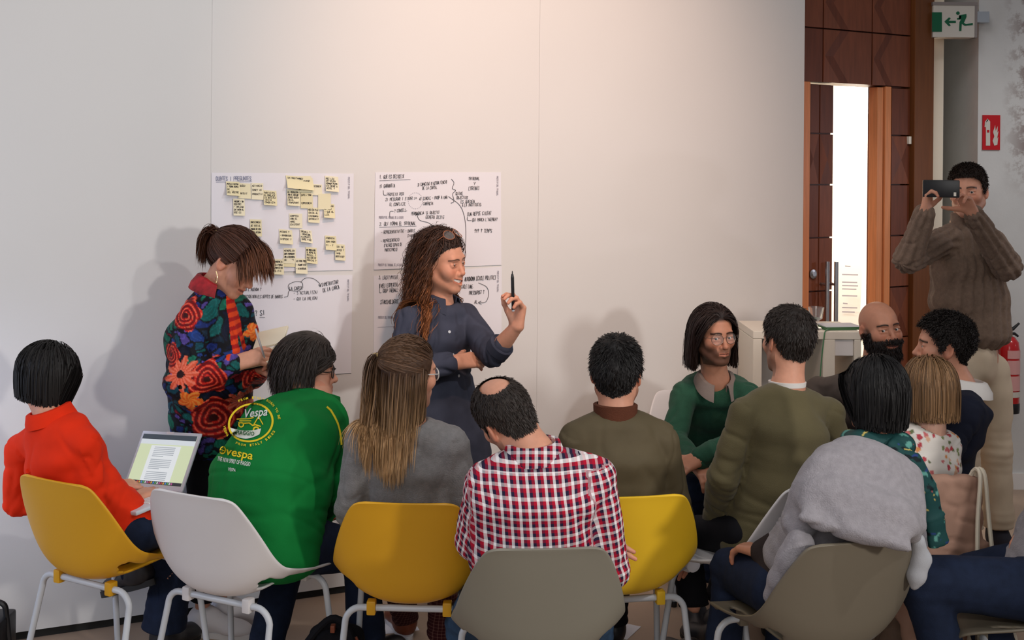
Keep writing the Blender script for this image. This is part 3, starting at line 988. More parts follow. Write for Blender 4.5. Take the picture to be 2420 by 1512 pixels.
for ni, (tl, tr, hh, curl, lines) in enumerate(NOTES):
    base_off = 0.0056 + 0.0011 * (ni % 4)
    wx = tr[0] - tl[0]
    lean = (tr[1] - tl[1]) * 0.6

    def nplace(u, v, extra=0.0, tl=tl, tr=tr, hh=hh, curl=curl, base_off=base_off, lean=lean):
        off = base_off + 0.019 * curl * v * v * (1.15 - 0.55 * u) + extra
        x = tl[0] + (tr[0] - tl[0]) * u + lean * v + 2.5 * curl * v * (1 - 0.6 * v)
        y = tl[1] + (tr[1] - tl[1]) * u + hh * v
        return WP(x, y, off)
    vs, fs = [], []
    N = 5
    for e in (0.0006, 0.0):
        for j in range(N + 1):
            for i in range(3):
                vs.append(nplace(i / 2, j / N, e))
    K = 3 * (N + 1)
    for j in range(N):
        for i in range(2):
            a = j * 3 + i
            fs += [(a, a + 3, a + 4, a + 1), (K + a, K + a + 1, K + a + 4, K + a + 3)]
    rim = [0, 1, 2] + [j * 3 + 2 for j in range(1, N + 1)] + [N * 3 + 1, N * 3] + [j * 3 for j in range(N - 1, 0, -1)]
    for a, b in zip(rim, rim[1:] + rim[:1]):
        fs.append((a, b, K + b, K + a))
    word = next((l for l in lines if l), '')
    w1 = word.replace('- ', '').replace('(', '').replace(')', '').replace(':', '').replace('?', '').strip().lower()
    lab = ('yellow sticky note starting with "%s" on upper left sheet' % w1) if w1 else 'blank yellow sticky note on upper left sheet, no writing'
    n = MB().add(vs, fs).build('sticky_note', MN[ni % 3], smooth=True, label=lab, cat='sticky note', group='sticky notes on the upper left sheet')
    mb = MB()
    for li, t in enumerate(lines):
        if not t:
            continue
        v0 = 0.16 + li * (0.8 / max(len(lines), 3.2))
        pl = lambda x, y, f=nplace, wx=wx, hh=hh: f(x / wx, y / hh, 0.0014)
        ink_text(mb, t, wx * 0.06, v0 * hh + 2.5, 3.8, pl, -0.03, min(wx * 0.84, len(t) * 2.8), wid=0.19, jit=0.5)
    if mb.v:
        mb.build('handwriting', M_INK, n, kind='stuff')

# ------------------------------------------------------------------ shell chair
def chair_shell():
    st = np.array([  # centre line y, z; rim x, y, z
        (0.245, 0.415, 0.165, 0.243, 0.418), (0.232, 0.438, 0.195, 0.228, 0.446), (0.19, 0.449, 0.214, 0.180, 0.464), (0.10, 0.447, 0.230, 0.090, 0.484), (0.0, 0.440, 0.240, 0.000, 0.507), (-0.09, 0.434, 0.244, -0.075, 0.532),
        (-0.155, 0.440, 0.244, -0.122, 0.553), (-0.195, 0.462, 0.240, -0.150, 0.576), (-0.216, 0.505, 0.233, -0.174, 0.606), (-0.230, 0.565, 0.222, -0.197, 0.645), (-0.245, 0.635, 0.206, -0.222, 0.690), (-0.262, 0.71, 0.185, -0.248, 0.737), (-0.273, 0.758, 0.166, -0.264, 0.767),
        (-0.278, 0.776, 0.148, -0.272, 0.778), (-0.279, 0.782, 0.120, -0.277, 0.782)])
    ctr = np.array(smooth_path([(0, a, b) for a, b in st[:, :2]], 4))
    rim = np.array(smooth_path(st[:, 2:].tolist(), 4))
    rows = ctr[:, 1:]
    n = len(rows)
    us = np.linspace(-1, 1, 33)
    NU = len(us)
    vs = []
    for i in range(n):
        for u in us:
            w = abs(u) ** 2.3
            vs.append((u * rim[i, 0] * (1.06 - 0.06 * abs(u)), rows[i, 0] + (rim[i, 1] - rows[i, 0]) * w, rows[i, 1] + (rim[i, 2] - rows[i, 1]) * w))
    fs = []
    for i in range(n - 1):
        for j in range(NU - 1):
            uc = abs(us[j] + us[j + 1]) / 2
            yc = (rows[i, 0] + rows[i + 1, 0]) / 2
            if rows[i, 1] < 0.475 and -0.19 < yc < 0.14:
                f = math.sin(math.pi * (yc + 0.19) / 0.33) ** 0.6
                if 0.72 - 0.18 * f < uc < 0.76 + 0.095 * f:
                    continue
            a = i * NU + j
            fs.append((a, a + 1, a + NU + 1, a + NU))
    me = bpy.data.meshes.new('shell_base')
    me.from_pydata(vs, [], fs)
    bm = bmesh.new()
    bm.from_mesh(me)
    bmesh.ops.delete(bm, geom=[v for v in bm.verts if not v.link_faces], context='VERTS')
    bmesh.ops.smooth_vert(bm, verts=[v for v in bm.verts if v.is_boundary], factor=0.5, use_axis_x=True, use_axis_y=True, use_axis_z=True)
    bmesh.ops.recalc_face_normals(bm, faces=bm.faces)
    bm.to_mesh(me)
    bm.free()
    o = bpy.data.objects.new('tmp', me)
    COL.objects.link(o)
    s = o.modifiers.new('s', 'SOLIDIFY')
    s.thickness = 0.009
    s.offset = 0
    b = o.modifiers.new('b', 'SUBSURF')
    b.levels = 1
    dg = bpy.context.evaluated_depsgraph_get()
    out = bpy.data.meshes.new_from_object(o.evaluated_get(dg))
    bpy.data.objects.remove(o)
    out.polygons.foreach_set('use_smooth', [True] * len(out.polygons))
    out.name = 'shell'
    return out


def leg_frame(y, zt, spread_y):
    """a bent tube: foot, straight leg, rounded shoulder, crossbar, and the same mirrored"""
    foot = np.array([-0.225, y + spread_y, 0.004])
    knee = np.array([-0.200, y, zt - 0.045])
    p = [foot, knee]
    for t in np.linspace(0.15, 1, 7):
        a = t * math.pi / 2
        p.append(np.array([-0.200 + 0.045 * (1 - math.cos(a)) + 0.004 * math.sin(a), y, zt - 0.045 + 0.045 * math.sin(a)]))
    q = [np.array([-v[0], v[1], v[2]]) for v in p[::-1]]
    return p + [np.array([0.0, y, zt])] + q


CH = {}
CH['shell'] = chair_shell()
CH['rear'] = MB().tube(leg_frame(-0.145, 0.417, -0.085), 0.0105, 10).mesh('rear_leg_frame', True)
CH['front'] = MB().tube(leg_frame(0.16, 0.418, 0.05), 0.0105, 10).mesh('front_leg_frame', True)
CH['clip'] = MB().box((-0.014, -0.016, -0.020), (0.014, 0.016, 0.024), bev=0.005).mesh('clip', True)
CH['cap'] = MB().lathe([(0.013, 0), (0.014, 0.004), (0.014, 0.02), (0.0125, 0.022)], 10).mesh('foot_cap', True)
for k in ('shell', 'clip'):
    CH[k].materials.append(M_WHITEP)
for k in ('rear', 'front'):
    CH[k].materials.append(M_TUBE)
CH['cap'].materials.append(M_BLACK)
C_YEL = mat('mustard_plastic', srgb(214, 158, 30), 0.42, bump=0.03, bscale=600)
C_YEL2 = mat('bright_yellow_plastic', srgb(232, 188, 40), 0.42, bump=0.03, bscale=600)
C_WHT = mat('white_chair_plastic', srgb(218, 215, 216), 0.42, bump=0.03, bscale=600)
C_GRY = mat('taupe_grey_plastic', srgb(128, 124, 112), 0.45, bump=0.03, bscale=600)
C_OLV = mat('dark_taupe_plastic', srgb(110, 102, 88), 0.45, bump=0.03, bscale=600)


def chair(x, y, yaw, m, label):
    r = empty('shell_chair', (x, y, 0), label, 'chair', 'shell chairs in the circle', R(yaw))
    sh = obj('shell', CH['shell'], m, r)
    obj('rear_leg_frame', CH['rear'], M_TUBE, r)
    obj('front_leg_frame', CH['front'], M_TUBE, r)
    for cx in (-0.118, 0.118):
        for cy, cz in ((-0.145, 0.417), (0.16, 0.419)):
            obj('clip', CH['clip'], m, r, loc=(cx, cy, cz))
    for cx in (-0.2255, 0.2255):
        for cy in (-0.2305, 0.2105):
            obj('foot_cap', CH['cap'], M_BLACK, r, loc=(cx, cy, 0))
    return r


def chair_at(px, py, Y, yaw, m, label):
    """top centre of the backrest seen at px,py"""
    t = W(px, py, Y)
    f = np.array([-math.sin(R(yaw)), math.cos(R(yaw))])
    o = t[:2] + 0.278 * f
    return chair(o[0], o[1], yaw, m, label)


CHAIRS = {}
CHAIRS['A'] = chair_at(124, 1145, 3.62, -28, C_YEL, 'mustard yellow shell chair at far left under the woman in red')
CHAIRS['B'] = chair_at(450, 1162, 3.48, -25, C_WHT, 'white shell chair under the man in the green polo shirt')
CHAIRS['C'] = chair_at(957, 1192, 3.41, -2, C_YEL, 'mustard yellow shell chair seen straight from behind under the ponytailed woman')
CHAIRS['D'] = chair_at(1290, 1297, 3.02, 5, C_GRY, 'taupe grey shell chair under the man in the red plaid shirt')
CHAIRS['E'] = chair_at(1505, 1184, 3.50, 10, C_YEL2, 'bright yellow shell chair under the man in the olive bomber jacket')
CHAIRS['F'] = chair_at(1930, 1146, 3.68, 40, C_WHT, 'white shell chair under the man in the olive sweater')
CHAIRS['G'] = chair_at(2034, 1266, 3.10, 17, C_OLV, 'dark taupe shell chair with a grey cardigan hanging over its back')
CHAIRS['H'] = chair(1.57, 3.46, 82, C_OLV, 'dark olive shell chair cut off by the right edge of the photo')
CHAIRS['I'] = chair(0.86, 4.90, 190, C_WHT, 'white shell chair under the long-haired man facing the camera')
CHAIRS['J'] = chair(1.52, 4.84, 165, C_WHT, 'white shell chair under the bald bearded man')
pf = empty('pouf_stool', (1.56, 4.45, 0), 'low white stool under the man in the navy hoodie', 'stool')
MB().lathe([(0.13, 0.03), (0.15, 0.05), (0.155, 0.40), (0.15, 0.435), (0.12, 0.45)], 24).build('seat_drum', C_WHT, pf, smooth=True)
MB().lathe([(0.12, 0.0), (0.12, 0.03)], 20).build('base_ring', M_BLACK, pf, smooth=True)
CHAIRS['L'] = chair(1.34, 4.02, 12, C_WHT, 'white shell chair with a pink-brown coat over its back under blonde woman')

# ------------------------------------------------------------------ people: shared builders
M_SKIN = mat('skin', (0.6, 0.4, 0.3), 0.5, attr='Col', sss=0.10, spec=0.35, var=0.05, vscale=60)
M_HAIR = mat('hair', (0.05, 0.03, 0.02), 0.55, attr='Col', spec=0.30)
M_EYEW = mat('eye_white', (0.60, 0.56, 0.54), 0.25)
M_IRIS = mat('dark_iris', (0.02, 0.012, 0.008), 0.15)
M_TEETH = mat('teeth', srgb(235, 228, 220), 0.3)
M_LENS = mat('spectacle_lens', (0.9, 0.92, 0.95), 0.02, trans=0.0, alpha=0.10, spec=0.8)


def rot(yaw, pitch=0, roll=0):
    return np.array(Matrix.Rotation(R(yaw), 3, 'Z') @ Matrix.Rotation(R(pitch), 3, 'X') @ Matrix.Rotation(R(roll), 3, 'Y'))


HL_MAN = [(0, .070), (30, .068), (50, .052), (64, .020), (74, -.010), (86, -.024), (94, .022), (106, .020), (116, -.018), (135, -.052), (180, -.070)]
HL_WOM = [(0, .072), (30, .068), (52, .048), (70, .012), (84, -.008), (94, .020), (106, .015), (116, -.020), (135, -.055), (180, -.075)]
CRC, CRR = np.array([0, -0.010, 0.034]), np.array([0.0765, 0.0985, 0.0885])


def head_sdf(neck, sex, o):
    """head in its own frame: x to its right, y ahead, z up; about 0.235 tall"""
    S = SDF()
    f = sex == 'f'
    S.ell(CRC, CRR, k=0.02)
    S.ell((0, 0.022, -0.038), (0.056 if f else 0.059, 0.064, 0.076), k=0.03)
    jw = o.get('jaw', 0.052 if f else 0.057)
    for sx in (-1, 1):
        S.cone((sx * jw, 0.0, -0.052), (sx * 0.018, 0.066, -0.097 if f else -0.100), 0.017, 0.016, k=0.03)
        S.ell((sx * 0.043, 0.056, -0.022), (0.022, 0.025, 0.022), k=0.025)
    S.ell((0, 0.073, -0.100), (0.018, 0.016, 0.015), k=0.02)
    S.cone((-0.034, 0.077, 0.024), (0.034, 0.077, 0.024), 0.012, 0.012, k=0.02)
    for sx in (-1, 1):
        S.ell((sx * 0.0315, 0.098, 0.002), (0.020, 0.020, 0.0135), k=0.014, op='s')
    nl = o.get('nose', 1.0)
    S.cone((0, 0.081, 0.014), (0, 0.093 + 0.013 * nl, -0.030), 0.0075, 0.0095, k=0.014)
    S.ell((0, 0.091 + 0.012 * nl, -0.033), (0.0115, 0.012, 0.010), k=0.008)
    for sx in (-1, 1):
        S.ell((sx * 0.0125, 0.090, -0.036), (0.0075, 0.010, 0.008), k=0.006)
        S.ell((sx * 0.0065, 0.099, -0.0435), (0.0035, 0.005, 0.004), k=0.004, op='s')
    # eyelids over the eyeballs
    for sx in (-1, 1):
        e = np.array([sx * 0.0315, 0.0735, 0.002])
        ld = o.get('lid', 0.0)
        S.cone(e + (-0.013, 0.006, 0.0055 - ld), e + (0.013, 0.005, 0.0050 - ld), 0.0056, 0.0054, k=0.006)
        S.cone(e + (-0.012, 0.007, -0.0078 + ld), e + (0.012, 0.006, -0.0078 + ld), 0.0046, 0.0046, k=0.007)
    # lips
    sm = o.get('smile', 0.0)
    w = 0.0225 + 0.0105 * sm
    zc = -0.0655
    S.ell((0, 0.074, -0.062), (0.032, 0.022, 0.022), k=0.02)
    for sx in (-1, 1):
        S.cone((0, 0.0945, zc + 0.0055), (sx * w, 0.080 - 0.003 * sm, zc + 0.001 + 0.009 * sm), 0.0052, 0.003, k=0.006)
        S.cone((0, 0.0935, zc - 0.0075 - 0.006 * sm), (sx * w, 0.080 - 0.003 * sm, zc - 0.001 + 0.008 * sm), 0.0066, 0.003, k=0.006)
        S.cone((0, 0.103, zc - 0.0005 - 0.003 * sm), (sx * w, 0.086, zc + 0.001 + 0.009 * sm), 0.0022 + 0.0042 * sm, 0.0012 + 0.0022 * sm, k=0.004, op='s')
        if sm > 0.5:
            S.cone((0, 0.0945, zc - 0.001 - 0.003 * sm), (sx * w * 0.96, 0.0790, zc + 0.001 + 0.009 * sm), 0.0074 * sm, 0.0042 * sm, k=0.003, op='s')
        if sm:
            S.ell((sx * 0.039, 0.062, -0.038), (0.016, 0.018, 0.017), k=0.02)
    # ears
    for sx in (-1, 1):
        Re = np.array(Matrix.Rotation(R(12), 3, 'X') @ Matrix.Rotation(R(sx * 22), 3, 'Z'))
        c = np.array([sx * 0.079, -0.010, -0.004])
        S.ell(c, (0.0075, 0.019, 0.031), Re, k=0.006)
        S.ell(c + (sx * 0.007, 0.002, 0.003), (0.006, 0.011, 0.019), Re, k=0.006, op='s')
        S.ell(c + (sx * -0.004, 0.012, -0.004), (0.006, 0.006, 0.008), Re, k=0.006)
    nk = np.asarray(neck)
    nr = o.get('neck', 0.047 if f else 0.056)
    S.cone((0, -0.018, -0.045), nk, nr, nr * 1.04, k=0.035)
    S.cone(nk, nk + nrm(nk - np.array([0, -.018, -.045])) * 0.04, nr * 1.05, nr * 0.9, k=0.03)
    return S


def hairline(P, table):
    az = np.degrees(np.abs(np.arctan2(P[:, 0], P[:, 1] - CRC[1])))
    t = np.array(table)
    return P[:, 2] - np.interp(az, t[:, 0], t[:, 1])


def hand_prims(S, wrist, d, back, right, curl=(0.5, 0.5, 0.55, 0.6), thumb=(0.5, 0.35), spread=0.06, sc=1.0):
    """palm, four jointed fingers and a thumb leaving the side of the palm"""
    y = nrm(d)
    z = nrm(np.asarray(back, float) - y * (np.asarray(back, float) @ y))
    x = np.cross(y, z) * (-1 if right else 1)          # towards the thumb
    w = np.asarray(wrist, float)
    tips = []
    kn = [(0.027, 0.086), (0.009, 0.090), (-0.009, 0.086), (-0.026, 0.078)]
    ln = [(0.040, 0.024, 0.021), (0.045, 0.028, 0.022), (0.041, 0.026, 0.021), (0.032, 0.019, 0.018)]
    for i, (kx, ky) in enumerate(kn):
        a = w + sc * (x * kx * 0.62 + y * 0.004)
        b = w + sc * (x * kx + y * ky)
        S.cone(a, b, 0.0165 * sc, 0.0115 * sc, k=0.012 * sc)
        p, ang = b, 0.0
        fd = nrm(y + x * spread * (1.5 - i) * 0.9)
        for j in range(3):
            ang += curl[i] * (0.9, 1.1, 0.7)[j]
            q = p + sc * ln[i][j] * (fd * math.cos(ang) - z * math.sin(ang))
            r0, r1 = (0.0096, 0.0088, 0.0080)[j] * sc, (0.0088, 0.0080, 0.0066)[j] * sc
            S.cone(p, q, r0, r1, k=0.0035 * sc)
            p = q
        tips.append(p)
    b = w + sc * (x * 0.020 + y * 0.022 - z * 0.006)
    t0, t1 = thumb
    d1 = nrm(x * math.cos(t0) + y * math.sin(t0) - z * 0.35)
    p1 = b + sc * 0.042 * d1
    d2 = nrm(d1 * math.cos(t1) + (y - z * 0.5) * math.sin(t1))
    p2 = p1 + sc * 0.031 * d2
    d3 = nrm(d2 * math.cos(t1 * 0.7) + (-x * .5 + y) * math.sin(t1 * 0.7))
    p3 = p2 + sc * 0.024 * d3
    S.cone(b, p1, 0.0165 * sc, 0.0115 * sc, k=0.012 * sc)
    S.cone(p1, p2, 0.0108 * sc, 0.0096 * sc, k=0.004)
    S.cone(p2, p3, 0.0096 * sc, 0.0076 * sc, k=0.004)
    return tips


def tube_set(A, rad, ns=3):
    """A (strands, points, 3) -> verts, quads of tapered tubes; rad (points,) or (strands, points)"""
    S, n, _ = A.shape
    T = np.gradient(A, axis=1)
    T /= np.linalg.norm(T, axis=2, keepdims=True) + 1e-9
    ref = np.array([0.31, 0.52, 0.79])
    X = np.cross(T, ref)
    X /= np.linalg.norm(X, axis=2, keepdims=True) + 1e-9
    Yv = np.cross(T, X)
    rad = np.broadcast_to(rad, (S, n))[:, :, None]
    rings = [A + rad * (math.cos(2 * math.pi * k / ns) * X + math.sin(2 * math.pi * k / ns) * Yv) for k in range(ns)]
    V = np.stack(rings, 2).reshape(-1, 3)
    base = (np.arange(S)[:, None] * n + np.arange(n - 1)[None]).reshape(-1) * ns
    Q = []
    for k in range(ns):
        l = (k + 1) % ns
        Q.append(np.stack([base + k, base + l, base + ns + l, base + ns + k], 1))
    return V, np.concatenate(Q)


def ribbon_set(A, rad, c):
    """flat hair locks whose face looks away from the head centre c"""
    S, n, _ = A.shape
    T = np.gradient(A, axis=1)
    T /= np.linalg.norm(T, axis=2, keepdims=True) + 1e-9
    O = A - c
    O /= np.linalg.norm(O, axis=2, keepdims=True) + 1e-9
    O = O + RNG.normal(0, 0.35, (S, 1, 3))
    X = np.cross(T, O)
    X /= np.linalg.norm(X, axis=2, keepdims=True) + 1e-9
    rad = np.broadcast_to(rad, (S, n))[:, :, None]
    V = np.stack([A - rad * X, A + rad * X], 2).reshape(-1, 3)
    base = (np.arange(S)[:, None] * n + np.arange(n - 1)[None]).reshape(-1) * 2
    return V, np.stack([base, base + 1, base + 3, base + 2], 1)


def grow(Rt, D0, M3, c, sc, length, nseg, grav=1.0, off=(0.004, 0.02), wave=0.0, wfreq=60.0, frizz=0.02, cut=None, body=None, stiff=1.0, rng=RNG, face=True, facey=None, attract=None):
    """lets strands run over the skull and fall; world space; M3,c = head rotation and centre"""
    S = len(Rt)
    P, D = Rt.copy(), D0 / (np.linalg.norm(D0, axis=1, keepdims=True) + 1e-9)
    L = np.asarray(length) * np.ones(S)
    st = (L / nseg)[:, None]
    o = rng.uniform(off[0], off[1], S)
    ph = rng.uniform(0, 6.28, S)
    fr = wfreq * rng.uniform(0.75, 1.25, S)
    out = [P.copy()]
    dead = np.zeros(S, bool)
    for i in range(nseg):
        g = np.array([0, 0, -1.0]) * grav * st / 0.03 * 0.9
        D = D * stiff + g + rng.normal(0, frizz, (S, 3))
        if attract is not None:
            D = D + attract[1] * st / 0.02 * (np.asarray(attract[0]) - P)
        if wave:
            x = np.cross(D, [0.3, 0.9, 0.2])
            x /= np.linalg.norm(x, axis=1, keepdims=True) + 1e-9
            yv = np.cross(D, x)
            a = ph + fr * (i + 1) * st[:, 0]
            D = D + wave * min(1.0, (i + 1) / 7.0) * (np.cos(a)[:, None] * x + np.sin(a)[:, None] * yv)
        D /= np.linalg.norm(D, axis=1, keepdims=True) + 1e-9
        Pn = P + D * st
        q = ((Pn - c) @ M3) / sc
        e = (q - CRC) / (CRR + o[:, None])
        kk = np.linalg.norm(e, axis=1)
        m = kk < 1
        q[m] = CRC + (q[m] - CRC) / kk[m][:, None]
        # keep clear of the jaw and neck too
        e2 = (q - np.array([0, 0.0, -0.055])) / (np.array([0.060, 0.078, 0.070]) + o[:, None] * 0.8)
        k2 = np.linalg.norm(e2, axis=1)
        m = (k2 < 1) & (np.abs(q[:, 0]) > 0.02)
        q[m, 0] = np.sign(q[m, 0]) * np.sqrt(np.maximum(1 - e2[m, 1] ** 2 - e2[m, 2] ** 2, 0)) * (0.060 + o[m] * 0.8)
        if facey is not None:
            m = (q[:, 1] > facey) & (q[:, 2] < 0.062)
            q[m, 1] -= 0.008
            q[m, 0] = np.sign(q[m, 0] + 1e-6) * np.maximum(np.abs(q[m, 0]), 0.070)
        if face:
            m = (q[:, 1] > 0.03) & (q[:, 2] < 0.055) & (np.abs(q[:, 0]) < 0.066)
            q[m, 0] = np.sign(q[m, 0] + 1e-6) * 0.066
        if cut is not None:
            dead |= q[:, 2] < cut + 0.012 * np.sin(ph * 3)
        Pn = (q * sc) @ M3.T + c
        if body is not None:
            dd = body(Pn)
            m = dd < 0.006 + o * 0.5
            if m.any():
                h = 0.004
                pm = Pn[m]
                gr = np.stack([body(pm + np.eye(3)[k] * h) - body(pm - np.eye(3)[k] * h) for k in range(3)], 1)
                gr /= np.linalg.norm(gr, axis=1, keepdims=True) + 1e-9
                Pn[m] = pm + gr * (0.006 + o[m] * 0.5 - dd[m])[:, None]
        nd = Pn - P
        D = 0.4 * D + 0.6 * nd / (np.linalg.norm(nd, axis=1, keepdims=True) + 1e-9)
        Pn[dead] = P[dead] + D[dead] * 1e-4
        P = Pn
        out.append(P.copy())
    return np.stack(out, 1)


class Fig:
    """one person: an Empty on the floor with body, clothes and hair as parts"""

    def __init__(s, label, foot, skin, group='people at the workshop'):
        s.loc = np.array([foot[0], foot[1], 0.0])
        s.root = empty('person', s.loc, label, 'person', group)
        s.skin = np.array(skin)
        s.bv, s.bq, s.bc = [], [], []
        s.nb = 0

    def part(s, name, v, q, m, cols=None, pat=None, label=None, parent=None):
        me = mesh_np(name, v - s.loc, q)
        if cols is not None:
            color_attr(me, cols)
        if pat is not None:
            vec_attr(me, pat)
        o = obj(name, me, m, parent or s.root)
        if label:
            o['label'] = label
        return o

    def flesh(s, v, q, cols):
        s.bv.append(v)
        s.bq.append(q + s.nb)
        s.bc.append(np.broadcast_to(cols, (len(v), 3)))
        s.nb += len(v)

    def finish(s):
        v, q, c = np.concatenate(s.bv), np.concatenate(s.bq), np.concatenate(s.bc)
        s.part('body', v, q, M_SKIN, c)

    # ---------------------------------------------------------------- head
    def head(s, H, yaw, pitch, roll, N, sex='m', sc=1.0, h=0.0035, hair=None, line=None, brow=0.9, stubble=0.0, lips=0.5, beard=False, **o):
        s.M, s.H, s.sc = rot(yaw, pitch, roll), np.asarray(H, float), sc
        nl = ((np.asarray(N) - s.H) @ s.M) / sc
        S = head_sdf(nl, sex, o)
        lo = np.minimum(np.array([-0.10, -0.125, -0.13]), nl - 0.06)
        hi = np.maximum(np.array([0.10, 0.125, 0.135]), nl + 0.06)
        v, q = S.mesh(h, lo, hi)
        n = vnormals(v, q)
        s.hv, s.hq, s.hn = v, q, n
        line = line or (HL_WOM if sex == 'f' else HL_MAN)
        s.line = line
        hc = np.array(hair if hair is not None else s.skin)
        c = np.tile(s.skin, (len(v), 1))
        x, y, z = v[:, 0], v[:, 1], v[:, 2]
        red = s.skin * np.array([1.0, 0.72, 0.66])
        def blend(c, col, w):
            w = np.clip(w, 0, 1)[:, None]
            return c * (1 - w) + np.asarray(col) * w
        # warm cheeks, ears, nose
        c = blend(c, red, 0.55 * np.exp(-(((np.abs(x) - 0.042) / 0.02) ** 2 + ((z + 0.025) / 0.022) ** 2)) * (y > 0.03))
        c = blend(c, red, 0.5 * (np.abs(x) > 0.074) * (np.abs(z) < 0.04))
        c = blend(c, red, 0.4 * np.exp(-((x / 0.014) ** 2 + ((z + 0.034) / 0.014) ** 2)) * (y > 0.09))
        sm = o.get('smile', 0.0)
        zl = -0.0655 - 0.001 * sm
        mw = 0.024 + 0.0105 * sm
        lipz = zl + (np.abs(x) / mw) ** 2 * 0.009 * sm
        lw = np.exp(-np.maximum(np.abs(z - lipz) - 0.006 - 0.004 * sm, 0) / 0.002) * (np.abs(x) < mw) * (y > 0.076)
        c = blend(c, s.skin * np.array([0.92, 0.50, 0.48]), lips * lw)
        inner = (np.abs(z - lipz) < 0.0022 + 0.004 * sm * (1 - (np.abs(x) / mw) ** 2)) & (np.abs(x) < mw * 0.95) & (y > 0.07) & (y < 0.099)
        c = blend(c, (0.10, 0.03, 0.03), 0.75 * inner)
        if stubble:
            sw = (1 / (1 + np.exp((z + 0.040 + 0.012 * (np.abs(x) < 0.03)) / 0.004))) * (y > -0.02) * (z > -0.125)
            sg = lambda t: 1 / (1 + np.exp(-t / 0.003))
            sw = np.maximum(sw, sg(np.abs(x) - 0.052) * sg(y + 0.002) * sg(0.030 - 0.5 * z - y) * sg(0.012 - z) * sg(z + 0.125))
            sw = sw * (1 - lw * 0.9)
            c = blend(c, hc * 0.7 + s.skin * 0.08, stubble * sw)
        bz = 0.026 - 0.0035 * ((np.abs(x) - 0.030) / 0.018) ** 2
        bw = np.exp(-((z - bz) / (0.0028 if sex == 'f' else 0.0038)) ** 2) * (np.abs(x) > 0.010) * (np.abs(x) < 0.052) * (y > 0.05)
        c = blend(c, hc * 0.6, brow * bw * 1.3)
        # lash line
        ez = 0.002
        ew = np.exp(-(((z - ez - 0.0025) / 0.0022) ** 2)) * (np.abs(np.abs(x) - 0.0315) < 0.0145) * (y > 0.06)
        c = blend(c, s.skin * 0.25, 0.7 * ew)
        if hair is not None:
            d = hairline(v, line)
            sw = np.clip(d / 0.012 + 0.2, 0, 1) * (np.abs(x) < 0.0765) * (y < 0.095)
            c = blend(c, hc * 0.8, sw * o.get('scalp', 0.95))
        s.hc = hc
        s.flesh((v * sc) @ s.M.T + s.H, q, c)
        # eyes
        gz = o.get('gaze', (0.0, 0.0))
        for sx in (-1, 1):
            e = np.array([sx * 0.0315, 0.0735, 0.001])
            mb = MB()
            pr = [(0.0125 * math.sin(a), -0.0125 * math.cos(a)) for a in np.linspace(0.05, math.pi - 0.05, 9)]
            Rg = Matrix.Rotation(R(-90) + gz[1], 4, 'X')
            Rg = Matrix.Rotation(gz[0], 4, 'Z') @ Rg
            mb.lathe(pr, 14, Rg, 0)
            for i, f in enumerate(mb.f):
                z_ = np.mean([np.array(mb.v[k]) @ np.array(Rg.to_3x3() @ Vector((0, 0, 1))) for k in f])
                mb.mi[i] = 1 if z_ > 0.0103 else 0
            me = mb.mesh('eye', True)
            w = np.array([vv.co[:] for vv in me.vertices]) + e
            w = (w * sc) @ s.M.T + s.H - s.loc
            me.vertices.foreach_set('co', w.astype(np.float32).ravel())
            obj('eye', me, [M_EYEW, M_IRIS], s.root)
        if sm > 0.3:
            mb = MB()
            t = np.linspace(-0.028, 0.028, 11)
            for a, b in zip(t, t[1:]):
                f = lambda u: 0.0905 - 15.0 * u * u
                za = lambda u: -0.0605 + 9.0 * sm * u * u
                zb = lambda u: -0.0715 + 15.0 * sm * u * u
                q4 = [(a, f(a), za(a)), (b, f(b), za(b)), (b, f(b), zb(b)), (a, f(a), zb(a))]
                bk = [(p[0], p[1] - 0.006, p[2]) for p in q4]
                mb.add([s.wp(p) for p in q4 + bk], [(0, 3, 2, 1), (4, 5, 6, 7), (0, 1, 5, 4), (1, 2, 6, 5), (2, 3, 7, 6), (3, 0, 4, 7)])
            mb.build('teeth', M_TEETH, s.root, sub=s.loc)
        if beard:
            d = (1 / (1 + np.exp((z + 0.040 - 0.006 * (np.abs(x) < 0.03) - 0.035 * (np.abs(x) > 0.053) * (y < 0.035)) / 0.004))) * (y > -0.015) * (z > -0.128) * (1 - lw)
            ids = np.nonzero(d > 0.5)[0]
            NB = 4500
            ids = RNG.choice(ids, NB)
            Rt = v[ids] + RNG.normal(0, 0.001, (NB, 3))
            Dn = n[ids] * 0.45 + np.array([0, 0.10, -0.9])
            L = RNG.uniform(0.008, 0.020, NB) * (1 + 0.8 * (Rt[:, 2] < -0.085))
            A = Rt[:, None, :] + (Dn / np.linalg.norm(Dn, axis=1, keepdims=True))[:, None, :] * L[:, None, None] * np.linspace(0, 1, 4)[None, :, None]
            A += RNG.normal(0, 0.0012, A.shape)
            V, Q = ribbon_set((A * sc) @ s.M.T + s.H, np.array([0.0012, 0.0012, 0.0010, 0.0003]), s.H)
            s.part('beard', V, Q, M_HAIR, np.repeat(hc * RNG.uniform(0.6, 1.4, (NB, 1)), 8, 0))

    def wp(s, p):
        return s.M @ (np.asarray(p, float) * s.sc) + s.H

    # ---------------------------------------------------------------- hair
    def cap(s, thick=0.012, noise=0.004, nf=70, line=None, top=0.0, extra=None, seed=1, ear=0.0755):
        v, q, n = s.hv, s.hq, s.hn
        d = hairline(v, line or s.line)
        ok = (d > 0) & (np.abs(v[:, 0]) < ear + 0.003) & (v[:, 1] < 0.1)
        if extra is not None:
            ok &= extra(v)
        fm = ok[q].all(1)
        used = np.unique(q[fm])
        re = np.full(len(v), -1)
        re[used] = np.arange(len(used))
        if callable(thick):
            t = thick(v, d)
        else:
            t = thick * np.clip(d / 0.022, 0.1, 1) + top * np.clip((v[:, 2] - 0.05) / 0.06, 0, 1)
